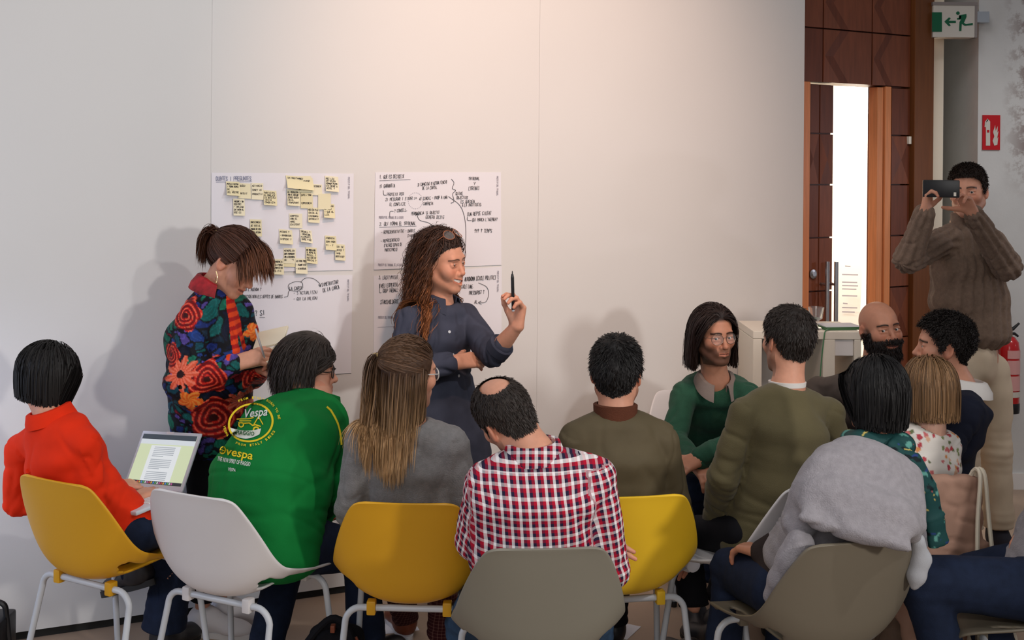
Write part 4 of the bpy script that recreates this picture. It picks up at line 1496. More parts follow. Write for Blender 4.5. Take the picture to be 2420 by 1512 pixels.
        dr = n * 0.45 + 0.55 * (v - CRC) / np.linalg.norm(v - CRC, axis=1, keepdims=True)
        vv = v + dr * (t + noise * wob(v, nf, seed) * np.clip(d / 0.03, 0, 1))[:, None]
        return (vv[used] * s.sc) @ s.M.T + s.H, re[q[fm]]

    def roots(s, n, line=None, extra=None, lift=0.0):
        v, nn = s.hv, s.hn
        d = hairline(v, line or s.line)
        ok = (d > 0.002) & (np.abs(v[:, 0]) < 0.0785) & (v[:, 1] < 0.1)
        if extra is not None:
            ok &= extra(v)
        ids = RNG.choice(np.nonzero(ok)[0], n)
        return v[ids] + nn[ids] * lift + RNG.normal(0, 0.0012, (n, 3)), nn[ids]

    def add_hair(s, pieces, cols_tip=None, name='hair', m=None, var=0.35):
        """pieces: list of ('cap',(V,Q)) or ('str',A,rad)"""
        VV, QQ, CC, n = [], [], [], 0
        for p in pieces:
            if p[0] == 'cap':
                V, Q = p[1]
                C = np.tile(s.hc, (len(V), 1)) * (0.8 + 0.25 * wob(V, 260, 3))[:, None]
            else:
                A, rad = p[1], p[2]
                V, Q = ribbon_set(A, rad, s.H)
                k = A.shape[1]
                f = RNG.uniform(1 - var, 1 + var * 1.3, (len(A), 1, 1))
                base = s.hc[None, None, :] * f
                tip = np.array(p[3] if len(p) > 3 else s.hc)[None, None, :] * f
                t = np.linspace(0, 1, k)[None, :, None] ** 1.3
                C = np.repeat((base * (1 - t) + tip * t).reshape(-1, 3), 2, 0)
            VV.append(V); QQ.append(Q + n); CC.append(C)
            n += len(V)
        return s.part(name, np.concatenate(VV), np.concatenate(QQ), m or M_HAIR, np.clip(np.concatenate(CC), 0.002, 1))

    def to_w(s, p):
        return (p * s.sc) @ s.M.T + s.H

    def short(s, n=1800, length=(0.012, 0.026), lay=(0, -0.5, 0.3), nw=0.7, curl=0.0, rad=0.0013, cap=0.008, line=None, extra=None, top=0.0, fade=None, noise=0.003, seed=1, nseg=4):
        Rt, nn = s.roots(n, line, extra, 0.001)
        d = hairline(Rt, line or s.line)
        if fade is not None:
            length = np.array(length)[None, :] * fade(Rt)[:, None]
            L = RNG.uniform(0, 1, n) * (length[:, 1] - length[:, 0]) + length[:, 0]
        else:
            L = RNG.uniform(length[0], length[1], n)
        fl = Rt - np.array([0.01, -0.055, 0.12])
        fl = fl - nn * (fl * nn).sum(1, keepdims=True)
        fl /= np.linalg.norm(fl, axis=1, keepdims=True) + 1e-9
        D = fl * 0.9 + nn * nw + np.array(lay) * 0.45 + RNG.normal(0, 0.20, (n, 3))
        capm = cap if not callable(cap) else None
        off = (cap if capm is not None else 0.005) * 0.7
        if fade is not None:
            tk = lambda v, d_: cap * np.clip(d_ / 0.02, 0.1, 1) * fade(v) + top * np.clip((v[:, 2] - 0.05) / 0.06, 0, 1)
            C = s.cap(tk, noise, 75, line, 0, extra, seed)
            offv = (cap * fade(Rt) * 0.75)[:, None] + top * np.clip((Rt[:, 2:3] - 0.05) / 0.06, 0, 1)
        else:
            C = s.cap(cap, noise, 75, line, top, extra, seed)
            offv = off * np.clip(d / 0.022, 0.1, 1)[:, None] + top * np.clip((Rt[:, 2:3] - 0.05) / 0.06, 0, 1)
        D /= np.linalg.norm(D, axis=1, keepdims=True)
        A = [Rt + nn * offv]
        ph = RNG.uniform(0, 6.28, n)
        for i in range(nseg):
            if curl:
                x = np.cross(D, [0.3, 0.9, 0.2]); x /= np.linalg.norm(x, axis=1, keepdims=True)
                yv = np.cross(D, x)
                a = ph + 1.9 * i
                dd = D * 0.55 + curl * (np.cos(a)[:, None] * x + np.sin(a)[:, None] * yv)
                dd /= np.linalg.norm(dd, axis=1, keepdims=True)
            else:
                D = D + np.array([0, 0, -0.10])
                dd = D / np.linalg.norm(D, axis=1, keepdims=True)
            A.append(A[-1] + dd * (L / nseg)[:, None])
        A = s.to_w(np.stack(A, 1))
        rr = rad * np.concatenate([np.linspace(1.2, 0.9, nseg), [0.25]])
        return [('cap', C), ('str', A, rr)]

    # ---------------------------------------------------------------- limbs
    def hand(s, E, Wr, right, d=None, back=(0, 0, 1), bare=0.45, r=(0.040, 0.027), h=0.0035, sc=0.95, **k):
        S = SDF()
        E, Wr = np.asarray(E, float), np.asarray(Wr, float)
        a = Wr + (E - Wr) * bare
        S.cone(a, Wr, r[1] + (r[0] - r[1]) * bare, r[1] * 0.95, k=0.02)
        tips = hand_prims(S, Wr, d if d is not None else Wr - E, back, right, sc=sc, **k)
        v, q = S.mesh(h)
        c = np.tile(s.skin, (len(v), 1))
        red = s.skin * np.array([1.0, 0.75, 0.70])
        for t in tips:
            w = np.exp(-(np.linalg.norm(v - t, axis=1) / 0.014) ** 2)[:, None] * 0.6
            c = c * (1 - w) + red * w
        s.flesh(v, q, c)

    def inner(s, J):
        """the body under the clothes, so that the figure is whole"""
        S = SDF()
        P, N = J['P'], J['N']
        C = P + (N - P) * 0.7
        Ls = J['SR'] - J['SL']
        S.eseg(P, C, J['Lh'], Ls, 0.11, 0.075, 0.105, 0.075)
        S.cone(C, N, 0.075, 0.05, k=0.04)
        for a in 'LR':
            S.cone(C, J['S' + a], 0.06, 0.035, k=0.03)
            S.cone(J['S' + a], J['E' + a], 0.035, 0.030, k=0.02)
            S.cone(J['E' + a], J['W' + a], 0.030, 0.022, k=0.02)
            S.cone(J['H' + a], J['K' + a], 0.06, 0.042, k=0.02)
            S.cone(J['K' + a], J['A' + a], 0.040, 0.028, k=0.02)
        v, q = S.mesh(0.016)
        s.flesh(v, q, s.skin)

    # ---------------------------------------------------------------- clothes
    def top(s, J, m, hip=(0.165, 0.12), waist=(0.155, 0.11), chest=(0.17, 0.115), arm=(0.058, 0.050, 0.040), cuff=0.97, hem=0.02, bow=0.03, h=0.008, wr=0.004, wf=22, seed=1, name='shirt',
            colfn=None, post=None, extra=None, trap=0.056, nr=0.060, fold=0.003, up=(0.86, 0.78), elbow=None, mid=0.36, neckcut=True, crease=0.0065, armk=0.014):
        P, N = J['P'], J['N']
        Ls, Lh = J['SR'] - J['SL'], J['Lh']
        ax = nrm(N - P)
        bk = -nrm(np.cross(ax, nrm(Ls)))
        bk = bk if bk @ (-J['fwd']) > 0 else -bk
        Wt = P + (N - P) * mid + bk * bow
        C = P + (N - P) * 0.70 + bk * bow * 0.8
        U = P + (N - P) * 0.90
        Lm = nrm(nrm(Lh) + nrm(Ls))
        S = SDF()
        P0 = P - ax * hem
        S.eseg(P0, Wt, Lh, Lm, hip[0], hip[1], waist[0], waist[1], k=0.04)
        S.eseg(Wt, C, Lm, Ls, waist[0], waist[1], chest[0], chest[1], k=0.03)
        S.eseg(C, U, Ls, Ls, chest[0], chest[1], chest[0] * up[0], chest[1] * up[1], k=0.03)
        for a in 'LR':
            S.cone(N - ax * 0.03, J['S' + a], trap, arm[0] * 0.95, k=0.035)
        arms = {}
        for a in 'LR':
            b = J['E' + a] + (J['W' + a] - J['E' + a]) * (cuff if np.isscalar(cuff) else cuff[a])
            T = SDF()
            S.cone(J['S' + a], J['E' + a], arm[0], arm[1], k=armk)
            S.cone(J['E' + a], b, arm[1], arm[2], k=0.012)
            arms[a] = (J['S' + a], J['E' + a], b)
        if extra:
            extra(S, dict(P=P, Wt=Wt, C=C, U=U, ax=ax, bk=bk))
        if neckcut:
            S.cone(N + ax * 0.03, N + ax * 0.12, nr, nr * 1.3, k=0.012, op='s')
        v, q = S.mesh(h)
        v = relax(v, q, 1, 0.4)
        n = vnormals(v, q)
        # cloth coordinates and folds
        best = np.full(len(v), 1e9)
        pat = np.zeros((len(v), 3))
        pat[:, 0] = (v - P) @ nrm(Ls) + 0.35 * np.sign((v - P) @ nrm(Ls)) * np.maximum((v - P) @ -bk, 0) * 0
        pat[:, 1] = (v - P) @ ax
        sp = np.linalg.norm((v - P) - np.outer((v - P) @ ax, ax) - np.outer((v - P) @ nrm(Ls), nrm(Ls)), axis=1)
        isarm = np.zeros(len(v))
        bump = wr * wob(v * np.array([1, 1, 0.7]), wf, seed) + 0.5 * wr * wob(v, wf * 2.3, seed + 5)
        for a in 'LR':
            A0, E0, B0 = arms[a]
            for i, (p0, p1, r0, r1) in enumerate(((A0, E0, arm[0], arm[1]), (E0, B0, arm[1], arm[2]))):
                d = p1 - p0
                L = np.linalg.norm(d)
                t = (v - p0) @ d / L ** 2
                tc = np.clip(t, 0, 1)
                dist = np.linalg.norm(v - p0 - tc[:, None] * d, axis=1)
                ins = (dist < (r0 + (r1 - r0) * tc) * 1.25 + 0.006) & (dist < best) & ((np.abs((v - P) @ nrm(Ls)) > chest[0] * 0.92) | (i == 1)) & (t > -0.15)
                x = nrm(np.cross(d, bk))
                y = nrm(np.cross(d, x))
                w = v - p0
                ang_ = np.arctan2(w @ y, w @ x)
                pat[ins, 0] = ang_[ins] * (r0 + r1) / 2
                pat[ins, 1] = (t[ins] * L) + (0 if i == 0 else np.linalg.norm(E0 - A0)) + 5
                best[ins] = dist[ins]
                isarm[ins] = 1
            # creases inside the elbow
            de = np.linalg.norm(v - E0, axis=1)
            al = (v - A0) @ nrm(B0 - A0)
            bump -= fold * 1.4 * np.exp(-(np.sin(al * 85 + 2.2 * wob(v, 24, seed)) / 0.4) ** 2) * np.exp(-(de / 0.085) ** 2)
        pat[:, 2] = isarm
        # drag folds running down from the shoulders and round the waist
        axial = (v - P) @ ax
        lat_ = (v - P) @ nrm(Ls)
        dep_ = (v - P) @ bk
        Q1 = np.stack([lat_ * 0.30 + axial * 0.25, dep_ * 0.3, axial], 1)
        cr = np.exp(-(wob(Q1, 42, seed + 2) / 0.22) ** 2)
        bump -= (1 - isarm) * fold * 1.5 * cr * np.exp(-((axial - 0.10) / 0.14) ** 2)
        # long creases hanging from shoulders and armpits
        Q2 = np.stack([lat_, dep_, axial * 0.38 + np.abs(lat_) * 0.6], 1)
        cr = np.exp(-(wob(Q2, 24, seed + 7) / 0.16) ** 2)
        bump -= (1 - isarm) * crease * cr * np.exp(-((axial - 0.30) / 0.22) ** 2) * np.clip((np.abs(lat_) - 0.02) / 0.08, 0.25, 1)
        Q3 = v * 1.0
        cr = np.exp(-(wob(Q3, 36, seed + 9) / 0.16) ** 2)
        bump -= isarm * crease * 0.9 * cr
        v = v + n * bump[:, None]
        if post:
            v, pat = post(v, n, pat)
        cols = colfn(v, n, pat) if colfn else None
        s.topv, s.topq = v, q
        s.topS = S
        return s.part(name, v, q, m, cols, pat)

    def trousers(s, J, m, hip=(0.165, 0.115), r=(0.088, 0.064, 0.058, 0.052), h=0.010, wr=0.004, seed=3, name='trousers', hem=0.0, colfn=None, extra=None):
        S = SDF()
        P = J['P']
        S.eseg(P - nrm(J['Lh']) * 0.04, P + nrm(J['Lh']) * 0.04, J['fwd'], J['fwd'], hip[1] * 0.95, hip[1] * 0.85, hip[1] * 0.95, hip[1] * 0.85, k=0.03)
        pat = None
        for a in 'LR':
            e = J['A' + a] + nrm(J['K' + a] - J['A' + a]) * hem
            S.cone(J['H' + a], J['K' + a], r[0], r[1], k=0.03)
            S.cone(J['K' + a], e, r[2], r[3], k=0.015)
            e2 = e + nrm(e - J['K' + a]) * 0.0
            n_ = nrm(e - J['K' + a])
        if extra:
            extra(S)
        v, q = S.mesh(h)
        # trim the trouser ends flat at the ankles
        for a in 'LR':
            e = J['A' + a] + nrm(J['K' + a] - J['A' + a]) * hem
            n_ = nrm(e - J['K' + a])
            t = (v - e) @ n_
            m_ = (t > 0) & (np.linalg.norm(v - e, axis=1) < r[3] * 1.5)
            v[m_] -= np.outer(t[m_] * 0.85, n_)
        n = vnormals(v, q)
        bump = wr * wob(v, 24, seed) + 0.4 * wr * wob(v, 55, seed + 1)
        for a in 'LR':
            dk = np.linalg.norm(v - J['K' + a], axis=1)
            bump += 0.003 * np.sin(v[:, 2] * 150 + 2 * wob(v, 20, seed)) * np.exp(-(dk / 0.09) ** 2)
            da = np.linalg.norm(v - J['A' + a], axis=1)
            bump += 0.003 * np.sin(v[:, 2] * 170 + 2 * wob(v, 20, seed)) * np.exp(-(da / 0.09) ** 2)
        v = v + n * bump[:, None]
        pat = np.zeros((len(v), 3))
        pat[:, 0] = v[:, 0] * 0.9 + v[:, 1] * 0.45
        pat[:, 1] = v[:, 2]
        return s.part(name, v, q, m, colfn(v) if colfn else None, pat)

    def collar(s, N, ax, fwd, m, r=0.062, hgt=0.035, open_=50, flare=0.010, fold=True, back=0.0, name='collar', thick=0.004, drop=0.0):
        """a shirt collar standing round the neck and folded down, open in front"""
        ax = nrm(ax)
        fwd = nrm(np.asarray(fwd) - ax * (np.asarray(fwd) @ ax))
        rt = np.cross(fwd, ax)
        mb = MB()
        K = 28
        prof = [(0.0, 0.0), (0.002, hgt)] + ([(0.012, hgt * 0.95), (0.012 + flare, hgt * 0.25), (0.016 + flare, -hgt * 0.25)] if fold else [(-0.002, hgt * 1.05)])
        cols = []
        for i in range(K + 1):
            a = R(open_) + (2 * math.pi - 2 * R(open_)) * i / K
            f = math.cos(a)
            c = []
            for j, (dr, dz) in enumerate(prof):
                front = max(0, f)
                zz = dz - drop * front - (0.02 * front if fold and j >= 3 else 0)
                rad = (r + dr) * (1 + 0.10 * front)
                c.append(N + ax * (zz + back) + (fwd * math.cos(a) * 1.05 + rt * math.sin(a)) * rad)
            cols.append(c)
        vs = [p for c in cols for p in c]
        n = len(prof)
        ctr = N + ax * hgt * 0.5
        vi = []
        for i, c in enumerate(cols):
            for p in c:
                o_ = p - ctr
                o_ = nrm(o_ - ax * (o_ @ ax))
                vi.append(p - o_ * thick)
        T = len(vs)
        fs = []
        for i in range(K):
            for j in range(n - 1):
                a0 = i * n + j
                fs.append((a0, a0 + n, a0 + n + 1, a0 + 1))
                fs.append((T + a0, T + a0 + 1, T + a0 + n + 1, T + a0 + n))
        for i in range(K):
            for j in (0, n - 1):
                a0, b0 = i * n + j, (i + 1) * n + j
                fs.append((a0, b0, T + b0, T + a0))
        for i in (0, K):
            for j in range(n - 1):
                a0, b0 = i * n + j, i * n + j + 1
                fs.append((a0, b0, T + b0, T + a0))
        return mb.add(vs + vi, fs).build(name, m, s.root, smooth=True, sub=s.loc)

    def glasses(s, m, rx=0.024, ry=0.021, dx=0.0325, y=0.099, z=0.000, rt=0.0016, lens=True, sq=2.0, off=None, name='glasses'):
        M3, H, sc = s.M, s.H, s.sc
        off = np.zeros(3) if off is None else np.array(off)
        Rf = np.eye(3)
        if name == 'raised_glasses':
            Rf = np.array(Matrix.Rotation(R(52), 3, 'X'))
        f = lambda p: s.wp(Rf @ np.array(p, float) + off)
        mb = MB()
        lens_o = MB()
        for sx in (-1, 1):
            ring = []
            for k in range(24):
                a = 6.2832 * k / 24
                ca, sa = math.cos(a), math.sin(a)
                ring.append((sx * dx + rx * abs(ca) ** (2 / sq) * np.sign(ca), y - 0.012 * ((sx * ca + 1) / 2) ** 1.5, z + ry * abs(sa) ** (2 / sq) * np.sign(sa)))
            mb.tube([f(p) for p in ring], rt * sc, 6, closed=True)
            lens_o.add([f(p) for p in ring], [tuple(range(24))])
            mb.tube([f(p) for p in ((sx * (dx + rx), y - 0.012, z + 0.006), (sx * 0.0745, y - 0.03, z + 0.007), (sx * 0.081, 0.0, z + 0.010), (sx * 0.081, -0.018, z - 0.004))], rt * 0.9 * sc, 6)
        mb.tube([f(p) for p in smooth_path([(-dx + rx * .95, y - 0.001, z + 0.004), (0, y + 0.006, z + 0.009), (dx - rx * .95, y - 0.001, z + 0.004)], 5)], rt * sc, 6)
        g = mb.build(name, m, s.root, smooth=True, sub=s.loc)
        if lens:
            lens_o.build('lens', M_LENS, g, sub=s.loc)
        return g


def joints(**k):
    """fills in the joints that the photo hides"""
    J = {a: np.asarray(b, float) for a, b in k.items() if a not in ('yaw', 'hw', 'stand', 'legyaw')}
    yaw = R(k['yaw'])
    J['fwd'] = np.array([-math.sin(yaw), math.cos(yaw), 0])
    rt = np.array([math.cos(yaw), math.sin(yaw), 0])
    J['Lh'] = rt
    hw = k.get('hw', 0.085)
    for a, sg in (('L', -1), ('R', 1)):
        J.setdefault('H' + a, J['P'] + rt * sg * hw)
        ly = R(k.get('legyaw', k['yaw']))
        fl = np.array([-math.sin(ly), math.cos(ly), 0])
        J.setdefault('K' + a, J['H' + a] + fl * 0.42 + rt * sg * 0.03 + np.array([0, 0, 0.02]))
        kk = J['K' + a]
        J.setdefault('A' + a, np.array([kk[0] + fl[0] * 0.03, kk[1] + fl[1] * 0.03, 0.09]))
    return J


# ------------------------------------------------------------------ shoes
def shoe_mesh(kind):
    S = SDF()
    S.ell((0, 0.0, 0.055), (0.040, 0.058, 0.055), k=0.03)
    S.cone((0, 0.02, 0.060), (0, 0.14, 0.030), 0.040, 0.030, k=0.04)
    S.ell((0, 0.14, 0.030), (0.044, 0.065, 0.030), k=0.03)
    if kind == 'boot':
        S.cone((0, -0.01, 0.06), (0, -0.015, 0.15), 0.042, 0.045, k=0.03)
    S.plane((0, 0, 0.016), (0, 0, -1))
    v, q = S.mesh(0.006)
    sole = MB()
    pts = []
    for k in range(28):
        a = 6.2832 * k / 28
        y = 0.075 + 0.142 * math.sin(a)
        w = 0.041 + 0.007 * math.sin(a) - (0.006 if abs(math.sin(a)) < 0.3 else 0)
        pts.append((w * math.cos(a), y))
    n = len(pts)
    vs = [(x, y, 0) for x, y in pts] + [(x * 1.03, y, 0.022) for x, y in pts]
    sole.add(vs, [tuple(range(n))[::-1], tuple(range(n, 2 * n))] + [(i, (i + 1) % n, n + (i + 1) % n, n + i) for i in range(n)])
    lace = MB()
    for i in range(5):
        y = 0.05 + i * 0.020
        z = 0.104 - 0.52 * (y - 0.02) + (0.004 if i < 2 else 0)
        lace.tube([(-0.020, y - 0.004, z - 0.006), (0, y, z + 0.004), (0.020, y + 0.004, z - 0.006)], 0.0035, 6)
    return mesh_np('shoe', v, q), sole.mesh('sole', True), lace.mesh('laces', True)


SHOE = {k: shoe_mesh(k) for k in ('low', 'boot')}


def shoe(fig, ankle, yaw, upper, sole_m, kind='low', pitch=0, lace_m=None, drop=0.085):
    me, sm, lm = SHOE[kind]
    me2, sm2 = me.copy(), sm.copy()
    me2.materials.clear(); sm2.materials.clear()
    a = np.asarray(ankle, float) - fig.loc
    o = obj('shoe', me2, upper, fig.root, loc=(a[0], a[1], a[2] - drop))
    o.rotation_euler = (Matrix.Rotation(R(yaw), 3, 'Z') @ Matrix.Rotation(R(pitch), 3, 'X')).to_euler()
    obj('sole', sm2, sole_m, o)
    if lace_m:
        l2 = lm.copy(); l2.materials.clear()
        obj('laces', l2, lace_m, o)
    return o

# ------------------------------------------------------------------ fabrics
def cloth(name, col, var=0.10, vs=14, bump=0.25, bs=420, rough=0.85, sheen=0.0, **k):
    return mat(name, col, rough, var=var, vscale=vs, bump=bump, bscale=bs, sheen=sheen * 0.25, spec=0.2, **k)


F_RED = cloth('red_orange_shirt', srgb(226, 48, 14), 0.06, bump=0.08)
F_NAVY = cloth('navy_denim', srgb(26, 36, 58), 0.18, 30)
F_JEAN = cloth('blue_denim', srgb(52, 76, 104), 0.18, 30)
F_BLACK = cloth('black_cloth', srgb(18, 18, 24), 0.1)
F_GREEN = cloth('bright_green_polo', srgb(10, 118, 52), 0.06, bump=0.10)
F_SLATE = cloth('slate_blue_linen', srgb(62, 66, 82), 0.10, 20, bump=0.2, bs=500)
F_GREY = cloth('grey_wool', srgb(128, 126, 126), 0.12, 60, bump=0.6, bs=260, sheen=0.5)
F_KHAKI = cloth('olive_brown_bomber', srgb(88, 78, 58), 0.05, bump=0.06, rough=0.7)
F_RIB = cloth('rust_brown_rib', srgb(92, 52, 36), 0.1, bump=0.5, bs=300)
F_BOTTLE = cloth('bottle_green_wool', srgb(36, 76, 58), 0.12, 40, bump=0.4, bs=300, sheen=0.3)
F_OLIVE = cloth('olive_sweater', srgb(96, 88, 62), 0.12, 8, bump=0.3, bs=350, sheen=0.4)
F_TAUPE = cloth('taupe_jacket', srgb(84, 74, 68), 0.08, bump=0.08, rough=0.7)
F_NAVYH = cloth('navy_hoodie', srgb(24, 28, 44), 0.1)
F_OAT = cloth('brown_cable_wool', srgb(122, 102, 88), 0.14, 60, bump=0.6, bs=260, sheen=0.4)
F_BEIGE = cloth('beige_cotton', srgb(204, 186, 162), 0.05, bump=0.08)
F_CARD = cloth('light_grey_knit', srgb(146, 142, 147), 0.10, 60, bump=0.6, bs=240, sheen=0.5)
F_WHITE = cloth('white_cotton', srgb(226, 222, 218), 0.03, bump=0.05)
F_PINK = cloth('pink_brown_coat', srgb(172, 136, 118), 0.06, bump=0.1)
F_BOOT = mat('black_leather', (0.02, 0.02, 0.024), 0.4)
F_SNEAK = mat('white_leather', srgb(222, 218, 222), 0.5)
F_SOLE = mat('white_rubber', srgb(226, 224, 226), 0.6)
F_BSOLE = mat('black_rubber', (0.02, 0.02, 0.02), 0.7)
F_BROWN = mat('brown_leather', srgb(122, 62, 40), 0.45)
F_LACE = mat('cream_laces', srgb(210, 202, 180), 0.8)
F_ATTR = mat('printed_cotton', (0.5, 0.5, 0.5), 0.7, attr='Col', bump=0.06, bscale=400, spec=0.25)
G_BLACK = mat('black_spectacle_frame', (0.015, 0.013, 0.012), 0.3)
G_WIRE = mat('thin_metal_frame', (0.28, 0.22, 0.18), 0.3, metal=0.8)
M_TIE = mat('hair_tie', srgb(190, 160, 110), 0.7)
M_GOLD = mat('gold', (0.8, 0.6, 0.3), 0.25, metal=1)


def stripe_mat(name, period, sets, wu=0.5, yoke=None):
    """woven check: coloured stripes along both cloth coordinates"""
    m = bpy.data.materials.new(name)
    m.use_nodes = True
    nt = m.node_tree
    b = nt.nodes['Principled BSDF']
    b.inputs['Roughness'].default_value = 0.85
    b.inputs['Specular IOR Level'].default_value = 0.2
    a = nt.nodes.new('ShaderNodeAttribute')
    a.attribute_name = 'pat'
    sp = nt.nodes.new('ShaderNodeSeparateXYZ')
    nt.links.new(a.outputs['Vector'], sp.inputs[0])
    outs = []
    for ax in (0, 1):
        d = nt.nodes.new('ShaderNodeMath'); d.operation = 'DIVIDE'; d.inputs[1].default_value = period
        nt.links.new(sp.outputs[ax], d.inputs[0])
        f = nt.nodes.new('ShaderNodeMath'); f.operation = 'FRACT'
        nt.links.new(d.outputs[0], f.inputs[0])
        r = nt.nodes.new('ShaderNodeValToRGB')
        r.color_ramp.interpolation = 'CONSTANT'
        el = r.color_ramp.elements
        el[0].position, el[0].color = 0.0, sets[0][1] + (1,)
        el[1].position, el[1].color = sets[1][0], sets[1][1] + (1,)
        for p, c in sets[2:]:
            e = el.new(p); e.color = c + (1,)
        nt.links.new(f.outputs[0], r.inputs[0])
        outs.append(r.outputs[0])
    mx = nt.nodes.new('ShaderNodeMix'); mx.data_type = 'RGBA'
    mx.inputs[0].default_value = wu
    if yoke is not None:
        g = nt.nodes.new('ShaderNodeMath'); g.operation = 'GREATER_THAN'; g.inputs[1].default_value = yoke[0]
        l = nt.nodes.new('ShaderNodeMath'); l.operation = 'LESS_THAN'; l.inputs[1].default_value = 3.0
        mm = nt.nodes.new('ShaderNodeMath'); mm.operation = 'MULTIPLY'
        nt.links.new(sp.outputs[1], g.inputs[0]); nt.links.new(sp.outputs[1], l.inputs[0])
        nt.links.new(g.outputs[0], mm.inputs[0]); nt.links.new(l.outputs[0], mm.inputs[1])
        mr = nt.nodes.new('ShaderNodeMapRange'); mr.inputs[3].default_value = wu; mr.inputs[4].default_value = yoke[1]
        nt.links.new(mm.outputs[0], mr.inputs[0]); nt.links.new(mr.outputs[0], mx.inputs[0])
    nt.links.new(outs[0], mx.inputs[6]); nt.links.new(outs[1], mx.inputs[7])
    nt.links.new(mx.outputs[2], b.inputs['Base Color'])
    return m


RD, WH, NV = srgb(176, 14, 44), srgb(236, 232, 234), srgb(36, 30, 58)
F_PLAID = stripe_mat('red_navy_check', 0.0255, [(0, NV), (0.34, RD), (0.68, WH)], 0.38, (0.405, 0.64))
F_CHECK = stripe_mat('dark_red_check', 0.012, [(0, srgb(62, 22, 26)), (0.8, srgb(120, 84, 76))], 0.5)

SK = np.array(srgb(208, 150, 124))
SK2 = np.array(srgb(186, 130, 104))
SK3 = np.array(srgb(224, 176, 154))
HB = srgb(38, 26, 20)       # very dark brown
HK = srgb(18, 15, 15)       # black
HM = srgb(64, 40, 28)       # mid brown


def collide(F):
    return lambda P: F.topS.ev(P)


def long_hair(F, n, length, part=(0.0, 0.02, 1.0), nseg=14, rad=0.0022, tip=None, **k):
    """strands combed away from a parting point and falling"""
    ex = k.pop('extra', None)
    line = k.pop('line', None)
    Rt, nn = F.roots(n, line, ex, 0.002)
    pp = CRC + np.array(part) * CRR
    d = Rt - pp
    sw = k.pop('sweep', (0, -0.02, 0))
    d = d + np.array(sw)
    d = d - nn * (d * nn).sum(1, keepdims=True)
    D = (d / (np.linalg.norm(d, axis=1, keepdims=True) + 1e-9) + nn * 0.06) @ F.M.T
    L = length if np.isscalar(length) else RNG.uniform(length[0], length[1], n)
    A = grow(F.to_w(Rt), D, F.M, F.H, F.sc, L, nseg, **k)
    rr = rad * np.concatenate([np.linspace(1.0, 0.95, nseg - 2), [0.8, 0.6, 0.2]])
    return ('str', A, rr, tip if tip is not None else F.hc)


def comb(F, n, T, extra, bulge=0.09, jit=0.0015, line=None):
    """strands laid over the skull from their roots to one gathering point"""
    Rt, nn = F.roots(n, line, extra, 0.003)
    u = np.linspace(0, 1, 10)[None, :, None]
    T = T if np.ndim(T) == 2 else np.tile(T, (n, 1))
    e0, e1 = (Rt - CRC) / CRR, (T - CRC) / CRR
    p = e0[:, None, :] * (1 - u) + e1[:, None, :] * u
    r = (1 - u) * np.linalg.norm(e0, axis=1)[:, None, None] + u * np.linalg.norm(e1, axis=1)[:, None, None] + bulge * np.sin(u * 3.14)
    p = CRC + p / np.linalg.norm(p, axis=2, keepdims=True) * r * CRR + RNG.normal(0, jit, (n, 1, 3))
    return F.to_w(p.reshape(-1, 3)).reshape(p.shape)


# ================================================================== 1 woman in red with a laptop
F = Fig('woman in red-orange shirt with black bob and glasses, laptop on lap', (-1.33, 3.78), SK)
J = joints(yaw=-40, P=(-1.335, 3.885, 0.55), N=W(120, 992, 3.82), SL=W(50, 1062, 3.94), SR=W(200, 1052, 3.73), EL=W(38, 1190, 3.98), ER=W(232, 1205, 3.76), WL=W(258, 1150, 4.02), WR=W(308, 1180, 3.90),
           KR=W(425, 1232, 4.16), AR=W(388, 1480, 4.14), KL=W(330, 1240, 4.28), AL=W(338, 1345, 4.08))
F.head(W(112, 893, 3.87), -58, -18, 0, J['N'], 'f', 0.93, hair=HK, h=0.0045)
F.top(J, F_RED, hip=(0.155, 0.12), waist=(0.135, 0.105), chest=(0.148, 0.105), arm=(0.052, 0.047, 0.044), cuff=0.93, wr=0.004, hem=0.01)
F.collar(J['N'] + [0, 0, 0.006], J['N'] - J['P'] + [0, 0, .3], J['fwd'], F_RED, 0.056, 0.036, 40)
F.hand(J['ER'], J['WR'], True, d=(0.5, 0.7, 0.10), back=(-0.2, -0.3, 1), curl=(0.25, 0.3, 0.32, 0.38), sc=0.92)
F.hand(J['EL'], J['WL'], False, d=(0.8, 0.4, 0.0), back=(-0.2, -0.3, 1), curl=(0.25, 0.3, 0.3, 0.35), sc=0.92)
F.inner(J)
F.trousers(J, F_NAVY, r=(0.08, 0.062, 0.058, 0.080))
shoe(F, np.array([J['AR'][0] + 0.0, J['AR'][1] + 0.01, 0.085]), -20, F_BOOT, F_BSOLE, 'boot')
shoe(F, J['AL'] + [0, 0, 0.02], 60, F_BOOT, F_BSOLE, 'boot', -20)
cl = [(0, 0.045), (30, 0.045), (50, 0.030), (64, 0.0), (180, -0.085)]
F.add_hair([('cap', F.cap(0.004, 0.001, 40)), long_hair(F, 6500, 0.30, (0.1, 0.25, 1.0), 12, 0.0015, cut=-0.086, off=(0.006, 0.016), frizz=0.010, grav=1.5, stiff=0.8, facey=0.045, attract=(J['N'] + [0, 0, 0.03], 0.7))])
F.glasses(G_BLACK, 0.026, 0.020)
from mathutils.bvhtree import BVHTree
BVr = BVHTree.FromPolygons([Vector(p) for p in F.topv], [tuple(int(i) for i in f) for f in F.topq])
o_ = Vector((0, 0, EYE))
h0, h1 = [BVr.ray_cast(o_, (Vector(W(*q, 3.6)) - o_).normalized()) for q in ((68, 1112), (66, 1140))]
MB().tube([h0[0] + h0[1] * 0.002, (h0[0] + h1[0]) / 2 + h0[1] * 0.003, h1[0] + h1[1] * 0.002], 0.008, 8).build('back_tab', F_RED, F.root, smooth=True, sub=F.loc)
F.finish()

